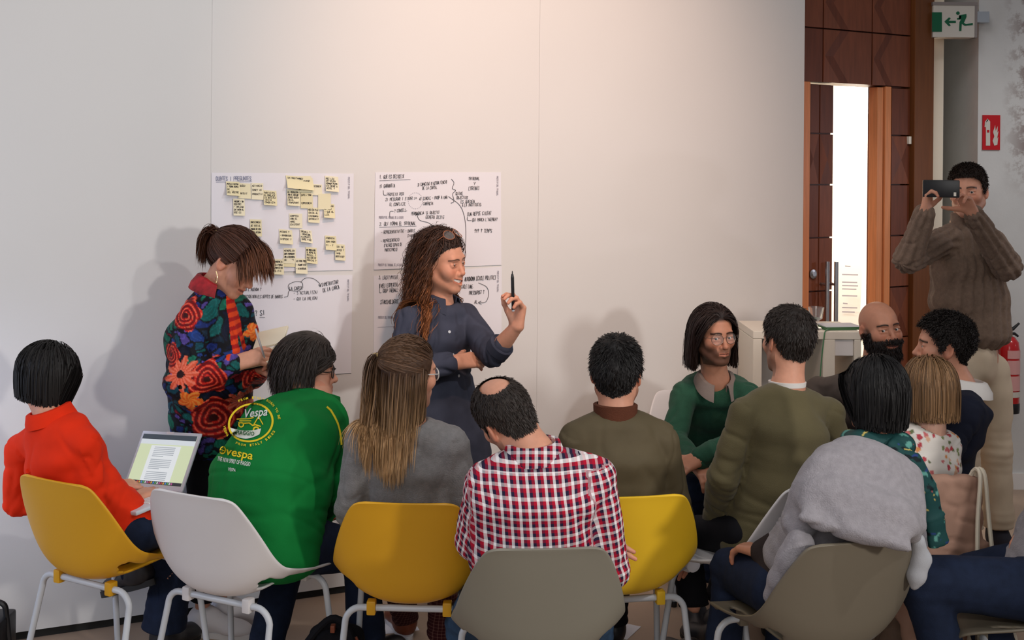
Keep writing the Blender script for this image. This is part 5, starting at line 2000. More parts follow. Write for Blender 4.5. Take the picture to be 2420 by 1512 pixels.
# laptop on her lap
c_bl, c_br, c_tl = W(289, 1150, 4.10), W(431, 1163, 3.93), W(345, 1026, 4.175)
lp = (c_bl + c_br) / 2
lx = nrm(c_br - c_bl)
lyv = nrm(np.cross([0, 0, 1.0], lx))
lz = np.cross(lx, lyv)
lup = nrm((c_tl - c_bl) - lx * ((c_tl - c_bl) @ lx))
LT = math.atan2(lup @ lyv, lup @ lz)
lap = empty('laptop', lp, 'open white laptop with document on screen on the lap of woman in red', 'laptop')
lap.rotation_euler = Matrix((lx, lyv, lz)).transposed().to_euler()
TB = Matrix.Rotation(R(5), 4, 'X')
base_ = MB().box((-0.155, -0.195, -0.016), (0.155, 0.0, -0.002), TB, bev=0.005).build('keyboard_base', mat('laptop_aluminium', srgb(206, 212, 224), 0.35, spec=0.5), lap)
M_ALU = base_.data.materials[0]
kb = MB()
for r_ in range(5):
    for c_ in range(13):
        kb.box((-0.135 + c_ * 0.0208, -0.03 - r_ * 0.019 - 0.016, -0.002), (-0.135 + c_ * 0.0208 + 0.018, -0.03 - r_ * 0.019, 0.0005), TB)
k_ = kb.build('keys', mat('key_white', srgb(225, 226, 230), 0.5), base_)
k_['kind'] = 'stuff'
TS = Matrix.Rotation(-LT, 4, 'X')
lid = MB().box((-0.155, 0.0, 0.0), (0.155, 0.008, 0.208), TS, bev=0.004).build('screen_lid', M_ALU, lap)
M_SCR = lambda n, c, e=0.85: mat(n, (0.02, 0.02, 0.02), 0.3, emit=c, estr=e)
ly = -0.0008
def scr(x0, x1, z0, z1, m, name, dy=0.0):
    return MB().add([TS @ Vector(p) for p in ((x0, ly - dy, z0), (x1, ly - dy, z0), (x1, ly - dy, z1), (x0, ly - dy, z1))], [(0, 1, 2, 3)]).build(name, m, lid)
scr(-0.142, 0.142, 0.018, 0.196, M_SCR('screen_pale_green', srgb(222, 232, 190)), 'screen')
scr(-0.142, 0.142, 0.178, 0.196, M_SCR('screen_dark_bar', srgb(50, 62, 74)), 'browser_bar', 0.0004)
scr(-0.142, 0.142, 0.160, 0.178, M_SCR('screen_toolbar', srgb(226, 232, 238)), 'tool_bar', 0.0004)
scr(-0.142, 0.142, 0.018, 0.029, M_SCR('screen_dock', srgb(38, 42, 50)), 'dock', 0.0004)
scr(-0.078, 0.078, 0.029, 0.156, M_SCR('screen_page', srgb(240, 243, 246)), 'document_page', 0.0004)
mb = MB()
z = 0.148
for i in range(17):
    w_ = 0.055 if i % 6 != 5 else 0.03
    if i % 6 == 0 and i:
        z -= 0.006
    mb.add([TS @ Vector(p) for p in ((-0.058, ly - 0.0008, z), (-0.058 + 2 * w_, ly - 0.0008, z), (-0.058 + 2 * w_, ly - 0.0008, z + 0.0028), (-0.058, ly - 0.0008, z + 0.0028))], [(0, 1, 2, 3)])
    z -= 0.0064
mb.build('text_lines', M_SCR('screen_text', srgb(176, 182, 190)), lid)['kind'] = 'stuff'
for gi, cc in enumerate([(210, 60, 50), (240, 180, 60), (80, 150, 220), (90, 180, 100), (230, 230, 230), (200, 90, 160)]):
    mb = MB()
    for i in range(3):
        x = -0.09 + (i * 6 + gi) * 0.0105
        mb.add([TS @ Vector(p) for p in ((x, ly - 0.0009, 0.020), (x + 0.007, ly - 0.0009, 0.020), (x + 0.007, ly - 0.0009, 0.027), (x, ly - 0.0009, 0.027))], [(0, 1, 2, 3)])
    mb.build('dock_icons', M_SCR('icon_%d' % gi, srgb(*cc), 0.7), lid)['kind'] = 'stuff'
tag_ = scr(-0.022, 0.016, 0.199, 0.2075, M_PAPER, 'webcam_sticker', 0.0006)

# ================================================================== 2 standing woman in the floral blouse
F = Fig('standing woman in colourful floral blouse, head bowed, writing in notebook', (-1.13, 4.33), SK)
Y2 = 4.27
J = joints(yaw=-108, P=W(512, 1010, 4.33), N=W(500, 685, 4.28), SR=W(462, 745, 4.16), SL=W(560, 740, 4.36), ER=W(440, 905, 4.08), WR=W(560, 858, 4.10), EL=W(585, 880, 4.36), WL=W(618, 868, 4.20), hw=0.08,
           HR=W(490, 1030, 4.28), HL=W(520, 1030, 4.40), KR=W(490, 1240, 4.32), KL=W(525, 1235, 4.44), AR=W(478, 1450, 4.34), AL=W(530, 1430, 4.43))
F.head(W(553, 620, 4.26), -104, -36, 0, J['N'], 'f', 0.97, hair=srgb(70, 40, 28), h=0.0028, smile=0.5)
fl2d = lambda v: np.stack([v[:, 0], v[:, 2]], 1)
r2 = np.random.default_rng(11)
FP = np.stack([r2.uniform(-1.45, -0.85, 420), r2.uniform(0.6, 1.42, 420)], 1)
FA = r2.uniform(0, 3.14, 420)
PAL = np.array([srgb(14, 92, 92), srgb(10, 70, 88), srgb(24, 44, 110), srgb(86, 70, 150), srgb(12, 20, 44), srgb(16, 104, 84), srgb(30, 60, 130), srgb(20, 40, 60), srgb(120, 20, 40), srgb(14, 84, 78)])
FCOL = PAL[r2.choice(len(PAL), 420, p=[.16, .13, .13, .12, .10, .12, .08, .06, .04, .06])]
ROSES = [((448, 741), 0.054, 'rose'), ((508, 882), 0.062, 'rose'), ((500, 990), 0.078, 'rose'), ((452, 868), 0.058, 'daisy'), ((478, 668), 0.036, 'rose'), ((578, 712), 0.03, 'orange'), ((575, 800), 0.035, 'orange'), ((418, 830), 0.04, 'rose'),
         ((470, 930), 0.04, 'orange'), ((600, 900), 0.05, 'rose'), ((600, 780), 0.04, 'rose'), ((560, 960), 0.05, 'daisy')]


def floral(v, n, pat):
    p = fl2d(v) + 0.010 * np.stack([wob(v, 40, 1), wob(v, 40, 2)], 1)
    best = np.full(len(p), 9.0); sec = np.full(len(p), 9.0); idx = np.zeros(len(p), int)
    for i in range(len(FP)):
        d = p - FP[i]
        ca, sa = math.cos(FA[i]), math.sin(FA[i])
        dd = np.hypot((d[:, 0] * ca + d[:, 1] * sa) * 0.62, (-d[:, 0] * sa + d[:, 1] * ca) * 1.5)
        m = dd < best
        sec = np.where(m, best, np.minimum(sec, dd))
        idx[m] = i
        best = np.where(m, dd, best)
    c = FCOL[idx].copy()
    vein = np.clip(np.sin(best * 420 + FA[idx] * 5), 0, 1) ** 4
    c = c * (0.8 + 0.6 * vein[:, None])
    c[(sec - best) < 0.0055] = srgb(8, 10, 20)
    for (ctr, rad, kind) in ROSES:
        q = W(ctr[0], ctr[1], 4.15)[[0, 2]]
        d = fl2d(v) - q
        r = np.hypot(d[:, 0], d[:, 1])
        th = np.arctan2(d[:, 1], d[:, 0])
        if kind == 'rose':
            rr = rad * (1 + 0.10 * np.sin(5 * th + 1))
            m = r < rr
            s_ = np.sin(th * 1.0 + 26 * (r / rad) ** 0.8 + 1.2 * np.sin(3 * th))
            col = np.where((s_ > 0.1)[:, None], np.array(srgb(206, 34, 26)), np.array(srgb(110, 10, 18)))
            col = np.where((s_ > 0.88)[:, None], np.array(srgb(240, 110, 80)), col)
            col = np.where((r < rad * 0.18)[:, None], np.array(srgb(60, 14, 14)), col)
        elif kind == 'daisy':
            rr = rad * (0.55 + 0.5 * np.abs(np.cos(4.5 * th)))
            m = r < rr
            col = np.where((np.sin(18 * th) > 0.2)[:, None], np.array(srgb(232, 120, 96)), np.array(srgb(214, 84, 56)))
            col = np.where((r < rad * 0.24)[:, None], np.array(srgb(40, 10, 16)), col)
        else:
            rr = rad * (0.6 + 0.4 * np.abs(np.cos(2.5 * th + 1)))
            m = r < rr
            col = np.where((np.sin(8 * th + r * 300) > 0)[:, None], np.array(srgb(228, 96, 30)), np.array(srgb(236, 140, 60)))
        c[m] = col[m]
    # bright orange-red band down the front opening
    a, b = W(535, 700, 4.2)[[0, 2]], W(560, 830, 4.2)[[0, 2]]
    d = b - a
    t = np.clip((fl2d(v) - a) @ d / (d @ d), 0, 1)
    ds = np.linalg.norm(fl2d(v) - a - t[:, None] * d, axis=1)
    m = ds < 0.009 + 0.004 * wob(v, 60, 4)
    st = np.where((np.sin(t * 40) > 0)[:, None], np.array(srgb(226, 70, 26)), np.array(srgb(170, 18, 22)))
    c[m] = st[m]
    return np.clip(c, 0, 1)


def bl_extra(S, q):
    S.cone(W(438, 800, 4.20), W(452, 1000, 4.24), 0.075, 0.070, k=0.05)
    S.cone(J['ER'], J['ER'] + np.array([0.03, 0.02, -0.06]), 0.07, 0.05, k=0.04)
    S.cone(W(500, 720, 4.25), W(545, 900, 4.2), 0.06, 0.07, k=0.05)


F.top(J, F_ATTR, hip=(0.165, 0.135), waist=(0.155, 0.125), chest=(0.145, 0.105), arm=(0.062, 0.070, 0.040), cuff=0.9, hem=0.03, bow=0.01, h=0.0045, wr=0.006, colfn=floral, extra=bl_extra, name='blouse', trap=0.05)
F.collar(J['N'] + [0.01, -0.005, 0.004], (0.25, -0.05, 1), (0.9, -0.4, 0), mat('collar_print', srgb(150, 26, 34), 0.7, var=0.6, vscale=30), 0.058, 0.045, 48, flare=0.016, drop=0.02)
F.hand(J['ER'], J['WR'], True, d=(0.97, 0.1, 0.30), back=(-0.15, -0.75, 0.65), curl=(0.55, 0.75, 0.85, 0.9), thumb=(1.0, 0.3), h=0.003)
F.hand(J['EL'], J['WL'], False, d=(0.6, -0.6, -0.1), back=(0.2, -0.1, -1), curl=(0.2, 0.2, 0.2, 0.2))
F.inner(J)
F.trousers(J, F_BLACK, hip=(0.16, 0.12), r=(0.088, 0.066, 0.060, 0.050), hem=0.06)
for a, yw in (('R', -100), ('L', -75)):
    shoe(F, np.array([J['A' + a][0], J['A' + a][1], 0.085]), yw, F_SNEAK, F_SOLE, 'low', 0, F_LACE)
T = np.array([0.012, -0.120, 0.048])
Rt, nn = F.roots(4500, None, None, 0.003)
Tw = F.to_w(T[None])[0]
u = np.linspace(0, 1, 10)[None, :, None]
e0, e1 = (Rt - CRC) / CRR, (T - CRC) / CRR
pth = e0[:, None, :] * (1 - u) + e1[None, None, :] * u
ln_ = np.linalg.norm(pth, axis=2, keepdims=True)
tgt = (1 - u) * np.linalg.norm(e0, axis=1)[:, None, None] + u * np.linalg.norm(e1) + 0.10 * np.sin(u * 3.14)
pth = CRC + pth / ln_ * tgt * CRR + RNG.normal(0, 0.0015, (4500, 1, 3))
bk_ = ('str', F.to_w(pth.reshape(-1, 3)).reshape(pth.shape), 0.0014, F.hc)
n_ = 700
Dp = np.tile(np.array([0.1, -1.0, 0.25]), (n_, 1)) + RNG.normal(0, 0.22, (n_, 3))
pony = grow(np.tile(Tw, (n_, 1)) + RNG.normal(0, 0.007, (n_, 3)), Dp @ F.M.T, F.M, F.H, F.sc, RNG.uniform(0.09, 0.15, n_), 10, grav=1.7, off=(0.02, 0.05), wave=0.08, frizz=0.03, face=False)
Rt2, nn2 = F.roots(900, [(0, .066), (30, .062), (60, .03), (70, .2), (180, .2)], lambda v: v[:, 1] > 0.02, 0.004)
D2 = np.tile(np.array([0.1, 0.9, -0.25]), (900, 1)) + nn2 * 0.35
D2[:, 0] += np.sign(Rt2[:, 0]) * 0.25
bang = grow(F.to_w(Rt2), D2 @ F.M.T, F.M, F.H, F.sc, RNG.uniform(0.05, 0.105, 900), 10, grav=0.9, off=(0.012, 0.022), frizz=0.02, face=False)
F.add_hair([('cap', F.cap(0.005, 0.001, 50)), bk_, ('str', pony, 0.0013 * np.concatenate([np.ones(9), [0.6, 0.2]]), srgb(96, 58, 38)), ('str', bang, 0.0013 * np.concatenate([np.ones(9), [0.6, 0.2]]), srgb(110, 66, 42))])
mb = MB(); mb.tube([F.to_w(np.array([T + [0.011 * math.cos(a), -0.004, 0.011 * math.sin(a)]]))[0] for a in np.linspace(0, 6.28, 13)[:-1]], 0.005, 8, closed=True)
mb.build('hair_tie', M_TIE, F.root, smooth=True, sub=F.loc)
mb = MB(); ec_ = F.wp((0.086, -0.006, -0.040)); mb.tube(smooth_path([ec_ + [0, 0, .002], ec_ + [0.006, -0.004, -0.02], ec_ + [0.002, -0.002, -0.04], ec_ + [-0.004, 0, -0.02]], 4), 0.0016, 6)
mb.build('earring', M_GOLD, F.root, smooth=True, sub=F.loc)
F.finish()
# notebook and pen
nb = W(628, 838, 4.16)
note = empty('notebook', nb, 'open cream notebook held by the woman in the floral blouse', 'notebook')
Mn = Matrix.Rotation(R(-12), 4, 'Z') @ Matrix.Rotation(R(-14), 4, 'Y') @ Matrix.Rotation(R(24), 4, 'X')
MB().box((-0.07, -0.055, -0.012), (0.055, 0.05, 0.0), Mn, bev=0.003).build('page_block', mat('cream_pages', srgb(232, 222, 198), 0.8), note)
MB().box((-0.072, -0.057, -0.016), (0.057, 0.052, -0.0125), Mn, bev=0.001).build('cover', F_BLACK, note)
MB().box((-0.066, 0.052, -0.010), (0.055, 0.145, 0.0), Mn @ Matrix.Translation((0, 0.0, 0.0)) @ Matrix.Rotation(R(10), 4, 'X'), bev=0.002).build('page_block', bpy.data.materials['cream_pages'], note)
pt = W(617, 826, 4.10)
MB().tube([pt + [0.012, 0.01, -0.035], pt + [0.010, 0.008, -0.028], pt + [-0.012, 0.0, 0.045], pt + [-0.02, -0.002, 0.075]], [0.001, 0.004, 0.0042, 0.004], 8).build('ballpoint_pen', mat('pen_silver', (0.6, 0.6, 0.62), 0.35, metal=0.6), smooth=True, label='slim silver pen in the writing hand above the notebook', cat='pen')

# ================================================================== 3 man in the green polo
F = Fig('heavy man in bright green polo with scooter print, leaning forward', (-0.86, 3.66), SK)
J = joints(yaw=-32, P=(-0.80, 3.78, 0.55), N=W(742, 950, 4.02), SL=W(618, 990, 4.10), SR=W(765, 1020, 3.90), EL=W(640, 1150, 4.28), ER=W(785, 1150, 3.95), WL=W(735, 1215, 4.24), WR=W(772, 1214, 4.06),
           KR=W(850, 1300, 4.06), AR=W(872, 1550, 4.06), KL=W(690, 1275, 4.18), AL=W(622, 1545, 3.86), hw=0.095)
F.head(W(724, 874, 4.07), -76, -4, 0, J['N'], 'm', 0.98, hair=srgb(50, 42, 38), h=0.0028, neck=0.06, smile=0.0)
TG = F.top(J, F_GREEN, hip=(0.205, 0.15), waist=(0.215, 0.165), chest=(0.195, 0.135), arm=(0.066, 0.058, 0.046), cuff=0.9, hem=0.05, bow=0.075, h=0.007, wr=0.0035, trap=0.062, name='polo_shirt', seed=4)
F.collar(J['N'] + [0.0, 0.0, 0.0], J['N'] - J['P'] + [0, 0, 0.35], J['fwd'], F_GREEN, 0.068, 0.034, 35)
F.hand(J['ER'], J['WR'], True, d=(0.5, 0.8, -0.1), back=(0.3, -0.3, 0.9), curl=(0.5, 0.5, 0.5, 0.5), bare=0.5, r=(0.045, 0.031))
F.hand(J['EL'], J['WL'], False, back=(0, 0, 1))
mb = MB(); ww = J['WR'] + (J['ER'] - J['WR']) * 0.10; dw = nrm(J['WR'] - J['ER']); xx = nrm(np.cross(dw, [0, 0, 1])); yy = np.cross(dw, xx)
mb.tube([ww + 0.0335 * (math.cos(a) * xx + math.sin(a) * yy) for a in np.linspace(0, 6.28, 17)[:-1]], 0.008, 8, closed=True)
mb.build('watch_strap', mat('red_strap', srgb(206, 60, 48), 0.5), F.root, smooth=True, sub=F.loc)
F.inner(J)
F.trousers(J, F_NAVY, hip=(0.19, 0.14), r=(0.10, 0.072, 0.066, 0.062))
for a in 'LR':
    shoe(F, np.array([J['A' + a][0], J['A' + a][1], 0.085]), -30, F_BOOT, F_BSOLE)
F.add_hair([('cap', F.cap(0.014, 0.004, 50, top=0.004)), long_hair(F, 5000, (0.06, 0.11), (0.15, 0.45, 0.9), 9, 0.0014, off=(0.006, 0.015), wave=0.06, wfreq=40, frizz=0.02, grav=0.9, facey=0.03, stiff=0.85, cut=-0.108, sweep=(0, -0.05, 0))])
F.glasses(G_BLACK, 0.023, 0.020, rt=0.0022)
F.finish()
# yellow piping on the sleeve
YEL = mat('yellow_print', srgb(226, 200, 30), 0.7)
WPR = mat('white_print', srgb(222, 226, 220), 0.7)
GPR = mat('green_print', srgb(12, 96, 46), 0.7)
dg = bpy.context.evaluated_depsgraph_get()
from mathutils.bvhtree import BVHTree
BV = BVHTree.FromPolygons([Vector(p) for p in F.topv], [tuple(int(i) for i in f) for f in F.topq])


def on_shirt(x, y, off=0.0016):
    o = Vector((0, 0, EYE))
    d = (Vector(W(x, y, 4.0)) - o).normalized()
    hit = BV.ray_cast(o, d)
    if hit[0] is None:
        return np.array(o + d * 3.9)
    return np.array(hit[0] + hit[1].normalized() * off * (1 if hit[1].dot(d) < 0 else -1))


def text_poly(txt, bold=False, shear=0.0):
    cu = bpy.data.curves.new('t', 'FONT')
    cu.body = txt
    cu.shear = shear
    cu.size = 1.0
    cu.offset = 0.016 if bold else 0.004
    cu.resolution_u = 2
    o = bpy.data.objects.new('t', cu)
    COL.objects.link(o)
    bpy.context.view_layer.update()
    me = bpy.data.meshes.new_from_object(o.evaluated_get(bpy.context.evaluated_depsgraph_get()))
    bm = bmesh.new(); bm.from_mesh(me)
    bmesh.ops.triangulate(bm, faces=bm.faces)
    for _ in range(2):
        es = [e for e in bm.edges if e.calc_length() > 0.16]
        if es:
            bmesh.ops.subdivide_edges(bm, edges=es, cuts=1)
            bmesh.ops.triangulate(bm, faces=bm.faces)
    bm.to_mesh(me); bm.free()
    v = [(q.co.x, q.co.y) for q in me.vertices]
    f = [tuple(p.vertices) for p in me.polygons]
    bpy.data.objects.remove(o)
    bpy.data.meshes.remove(me)
    return v, f


def print_text(mb, txt, x0, y0, x1, y1, h, bold=True, shear=0.0, off=0.0030, mi=0):
    v, f = text_poly(txt, bold, shear)
    wx = max(p[0] for p in v)
    L = math.hypot(x1 - x0, y1 - y0)
    ux, uy = (x1 - x0) / L, (y1 - y0) / L
    pts = []
    for a, b in v:
        s_, t_ = a / wx * L, b / 0.7 * h
        pts.append(on_shirt(x0 + ux * s_ + uy * t_, y0 + uy * s_ - ux * t_, off))
    mb.add(pts, f, mi)


def ring_(mb, cx, cy, rx, ry, w, tilt, off=0.0018, n=48, a0=0, a1=6.2832):
    ps = []
    for k in range(n + 1):
        a = a0 + (a1 - a0) * k / n
        for q in (1.0, 1.0 - w):
            x, y = rx * q * math.cos(a), ry * q * math.sin(a)
            ps.append(on_shirt(cx + x * math.cos(tilt) - y * math.sin(tilt), cy + x * math.sin(tilt) + y * math.cos(tilt), off))
    mb.add(ps, [(2 * k, 2 * k + 2, 2 * k + 3, 2 * k + 1) for k in range(n)])


def polyp(mb, pts, off=0.0018, sub=3):
    P2 = []
    n = len(pts)
    for i in range(n):
        a, b = np.array(pts[i], float), np.array(pts[(i + 1) % n], float)
        for k in range(sub):
            P2.append(a + (b - a) * k / sub)
    mb.add([on_shirt(p[0], p[1], off) for p in P2], [tuple(range(len(P2)))])


mb = MB(); ring_(mb, 593, 999, 55, 46, 0.09, -0.28)
for cx_, cy_, r_ in ((606, 1016, 8), (571, 1004, 7)):
    ring_(mb, cx_, cy_, r_, r_, 0.45, 0, 0.0020, 20)
ribw = lambda pts, w: ribbon(mb, pts, w, lambda x, y: on_shirt(x, y, 0.0020))
ribw([(564, 998), (578, 1001), (590, 1000), (598, 1006), (604, 1004), (616, 1008)], 3)
ribw([(560, 990), (590, 990), (600, 987)], 2.5); ribw([(566, 994), (594, 995)], 2.5)
ribw([(600, 1005), (612, 985), (617, 984)], 2.5); ribw([(612, 985), (622, 1003)], 2.5)
print_text(mb, 'vespa', 534, 1075, 597, 1087, 19, True, 0.05)
ring_(mb, 527, 1064, 8, 10, 0.3, 0.1, 0.0022, 20)
ribw([(523, 1062), (531, 1066)], 2); ribw([(528, 1057), (526, 1071)], 2); ribw([(520, 1080), (526, 1081)], 1.5)
# words round the emblem
for txt, a0, a1 in (('FROM ITALY BORN TO BE', -1.75, 0.15), ('FROM ITALY BIKES', 2.35, 0.75), ('VESPA', 3.3, 2.9)):
    rx, ry = 66, 56
    for i, ch in enumerate(txt):
        if ch == ' ':
            continue
        a = a0 + (a1 - a0) * i / max(len(txt) - 1, 1)
        s_ = 1 if a1 > a0 else -1
        x, y = rx * math.cos(a), ry * math.sin(a)
        X_, Y_ = 593 + x * math.cos(-.28) - y * math.sin(-.28), 999 + x * math.sin(-.28) + y * math.cos(-.28)
        ta = a + s_ * math.pi / 2 - 0.28
        print_text(mb, ch, X_ - 2.6 * math.cos(ta), Y_ - 2.6 * math.sin(ta), X_ + 2.6 * math.cos(ta), Y_ + 2.6 * math.sin(ta), 5.5)
pr_ = mb.build('yellow_print', YEL, TG, sub=F.loc)
mb = MB()
xs_ = np.linspace(0, 1, 15)
for a, b in zip(xs_, xs_[1:]):
    tp = lambda t: (544 + 74 * t, 1010 + 14 * math.sin(t * 3.14) * 0.5 + 3 * t)
    bt = lambda t: (548 + 66 * t, 1026 + 12 * math.sin(t * 3.14) * 0.9 + 1 * t)
    for k in range(4):
        L_ = lambda t, q: tuple(np.array(tp(t)) * (1 - q) + np.array(bt(t)) * q)
        mb.add([on_shirt(*p, 0.0022) for p in (L_(a, k / 4), L_(b, k / 4), L_(b, (k + 1) / 4), L_(a, (k + 1) / 4))], [(0, 1, 2, 3)])
print_text(mb, 'Vespa', 576, 988, 634, 982, 20, True, 0.4)
print_text(mb, 'THE NEW SPIRIT OF PIAGGIO', 515, 1089, 592, 1102, 9.5, True)
print_text(mb, 'VESPA', 540, 1112, 558, 1115, 8, True)
mb.build('white_print', WPR, TG, sub=F.loc)
mb = MB(); print_text(mb, 'PIAGGIO', 559, 1027, 602, 1031, 9.5, True, off=0.0040)
mb.build('dark_print', GPR, TG, sub=F.loc)
mb = MB()
pp = [on_shirt(x, y, 0.001) for x, y in [(772, 962), (781, 970), (790, 985), (797, 1000), (802, 1018), (805, 1035), (806, 1050)]]
mb.tube(pp, 0.0042, 6); mb.build('sleeve_piping', YEL, TG, smooth=True, sub=F.loc)

# ================================================================== 4 curly woman with the pen
F = Fig('curly haired woman standing smiling in slate shirt dress, raising a pen', (-0.33, 4.6), SK)
J = joints(yaw=-122, P=W(1030, 960, 4.60), N=W(1040, 718, 4.58), SR=W(968, 755, 4.46), SL=W(1098, 745, 4.66), ER=W(945, 882, 4.38), WR=W(1078, 856, 4.42), EL=W(1165, 840, 4.46), WL=W(1221, 772, 4.37), hw=0.08,
           HR=W(1000, 1000, 4.56), HL=W(1060, 1000, 4.66), KR=W(1040, 1190, 4.56), KL=W(1110, 1190, 4.66), AR=W(1045, 1400, 4.62), AL=W(1115, 1380, 4.70))
F.head(W(1043, 620, 4.56), -119, -4, 4, J['N'], 'f', 0.98, hair=srgb(48, 30, 23), h=0.0024, smile=1.0, gaze=(0.0, 0), lid=0.0030, brow=0.8, nose=0.75)


def cw_extra(S, q):
    P = J['P']
    S.eseg(P + [0, 0, 0.06], W(1058, 1050, 4.6), J['Lh'], J['Lh'], 0.17, 0.125, 0.185, 0.14, k=0.04)
    S.eseg(W(1058, 1050, 4.6), W(1068, 1090, 4.6), J['Lh'], J['Lh'], 0.185, 0.14, 0.18, 0.14, k=0.02)


F.top(J, F_SLATE, hip=(0.165, 0.12), waist=(0.140, 0.105), chest=(0.148, 0.11), arm=(0.056, 0.052, 0.046), cuff={'L': 0.34, 'R': 0.85}, hem=0.02, bow=0.0, h=0.006, wr=0.006, wf=20, extra=cw_extra, name='shirt_dress', seed=9, fold=0.005, crease=0.009)
F.collar(J['N'] + [0.004, -0.004, 0.004], (0.05, 0.0, 1), J['fwd'], F_SLATE, 0.055, 0.036, 42, flare=0.012, drop=0.015)
F.hand(J['EL'], J['WL'], False, d=(0.12, 0.02, 1.0), back=(0.75, 0.65, 0.05), curl=(0.72, 0.85, 0.9, 0.95), thumb=(0.95, 0.4), bare=0.9, r=(0.042, 0.026), h=0.003, sc=0.98)
F.hand(J['ER'], J['WR'], True, d=(0.78, 0.62, 0.02), back=(0.3, -0.6, 0.6), curl=(0.35, 0.35, 0.35, 0.35), thumb=(0.9, 0.2), h=0.0035)
F.inner(J)
F.trousers(J, F_JEAN, hip=(0.15, 0.11), r=(0.082, 0.06, 0.058, 0.056))
for a in 'LR':
    shoe(F, np.array([J['A' + a][0], J['A' + a][1], 0.085]), -115, F_BOOT, F_BSOLE)
# cuff of the rolled sleeve, buttons, pocket
e_ = J['EL'] + (J['WL'] - J['EL']) * 0.30
dw = nrm(J['WL'] - J['EL'])
MB().tube([e_ - dw * 0.022, e_ - dw * 0.018, e_ + dw * 0.016, e_ + dw * 0.020], [0.048, 0.0515, 0.051, 0.047], 20).build('rolled_cuff', F_SLATE, F.root, smooth=True, sub=F.loc)
BV2 = BVHTree.FromPolygons([Vector(p) for p in F.topv], [tuple(int(i) for i in f) for f in F.topq])
for x, y in ((1050, 727), (1062, 784), (1072, 838), (1084, 888)):
    o = Vector((0, 0, EYE)); d = (Vector(W(x, y, 4.0)) - o).normalized()
    h_ = BV2.ray_cast(o, d)
    if h_[0]:
        Mb = Matrix.Translation(h_[0] - Vector(F.loc)) @ (h_[1] if h_[1].dot(d) < 0 else -h_[1]).to_track_quat('Z', 'Y').to_matrix().to_4x4()
        MB().lathe([(0.0055, 0), (0.006, 0.0015), (0.004, 0.002)], 10, Mb).build('button', M_TUBE, F.root, smooth=True)
bod = collide(F)
tipc = srgb(150, 92, 52)
ch_ = long_hair(F, 3600, (0.36, 0.58), (0.25, 0.45, 0.88), 24, 0.0013, tip=tipc, off=(0.008, 0.030), wave=0.50, wfreq=65, frizz=0.05, grav=1.1, body=bod, stiff=0.8, facey=0.02, sweep=(0, -0.14, 0), extra=lambda v: v[:, 1] < 0.040)
ch2 = long_hair(F, 900, (0.26, 0.52), (0.25, 0.45, 0.88), 24, 0.0010, tip=srgb(120, 72, 42), off=(0.010, 0.040), wave=0.6, wfreq=85, frizz=0.05, grav=1.0, body=bod, stiff=0.8, facey=0.01, sweep=(0, -0.14, 0), extra=lambda v: v[:, 1] < 0.020)
Tc = np.stack([RNG.uniform(-0.075, 0.075, 1500), RNG.uniform(-0.08, -0.02, 1500), np.zeros(1500)], 1)
Tc[:, 2] = CRC[2] + 1.22 * CRR[2] * np.sqrt(np.maximum(0.05, 1 - (Tc[:, 0] / 0.085) ** 2 - ((Tc[:, 1] + 0.01) / 0.11) ** 2))
fr_ = comb(F, 1500, Tc, lambda v: v[:, 1] > 0.02, 0.05, 0.003)
F.add_hair([('cap', F.cap(0.008, 0.002, 50, top=0.002)), ch_, ch2, ('str', fr_ + RNG.normal(0, 0.0012, fr_.shape), 0.0014, srgb(58, 36, 27))], var=0.4)
F.glasses(mat('amber_frame', srgb(150, 90, 60), 0.3), 0.026, 0.023, name='raised_glasses', off=(0, -0.005, 0.048))
F.finish()
hp = W(1212, 688, 4.37)
pen = empty('marker_pen', W(1213, 733, 4.335), 'black marker pen held upright in the raised hand of the curly woman', 'pen')
p0, p1 = W(1213, 733, 4.335), W(1211, 655, 4.335)
ax_ = nrm(p1 - p0)
sub_ = p0
MB().tube([p0, p0 + ax_ * 0.004, p1], [0.005, 0.0062, 0.0062], 12).build('barrel', M_BLACK, pen, smooth=True, sub=sub_)
MB().tube([p1, p1 + ax_ * 0.012, p1 + ax_ * 0.013, p1 + ax_ * 0.024], [0.006, 0.004, 0.0025, 0.0015], 12).build('nib', M_BLACK, pen, smooth=True, sub=sub_)
MB().tube([p0 - ax_ * 0.004, p0 + ax_ * 0.002], [0.0052, 0.0056], 12).build('end_cap', M_TUBE, pen, smooth=True, sub=sub_)

# ================================================================== 5 woman with half-up ponytail
F = Fig('woman in grey wool sweater with half-tied blond-brown hair, seen from behind', (-0.32, 3.62), SK)
J = joints(yaw=-4, P=(-0.32, 3.73, 0.55), N=W(968, 1000, 3.62), SL=W(858, 1050, 3.60), SR=W(1068, 1050, 3.60), EL=W(828, 1205, 3.64), ER=W(1096, 1200, 3.64), WL=W(870, 1280, 3.90), WR=W(1050, 1280, 3.90),
           KR=W(1048, 1345, 4.05), AR=W(1045, 1500, 4.10), KL=W(930, 1330, 4.10), AL=W(958, 1455, 4.34))
F.head(W(966, 885, 3.65), -42, -4, 0, J['N'], 'f', 0.93, hair=srgb(74, 52, 38), h=0.0045)
F.top(J, F_GREY, hip=(0.165, 0.125), waist=(0.15, 0.115), chest=(0.155, 0.11), arm=(0.060, 0.054, 0.046), hem=0.05, bow=0.02, wr=0.006, wf=18, name='sweater', seed=12)
F.inner(J)
F.hand(J['EL'], J['WL'], False); F.hand(J['ER'], J['WR'], True)
F.trousers(J, F_CHECK, r=(0.084, 0.06, 0.056, 0.052))
shoe(F, np.array([J['AR'][0], J['AR'][1], 0.085]), 0, F_BROWN, F_SOLE)
shoe(F, np.array([J['AL'][0], J['AL'][1], 0.085]), 20, F_BROWN, F_SOLE)
T = np.array([-0.045, -0.110, 0.058])
Tw = F.to_w(T[None])[0]
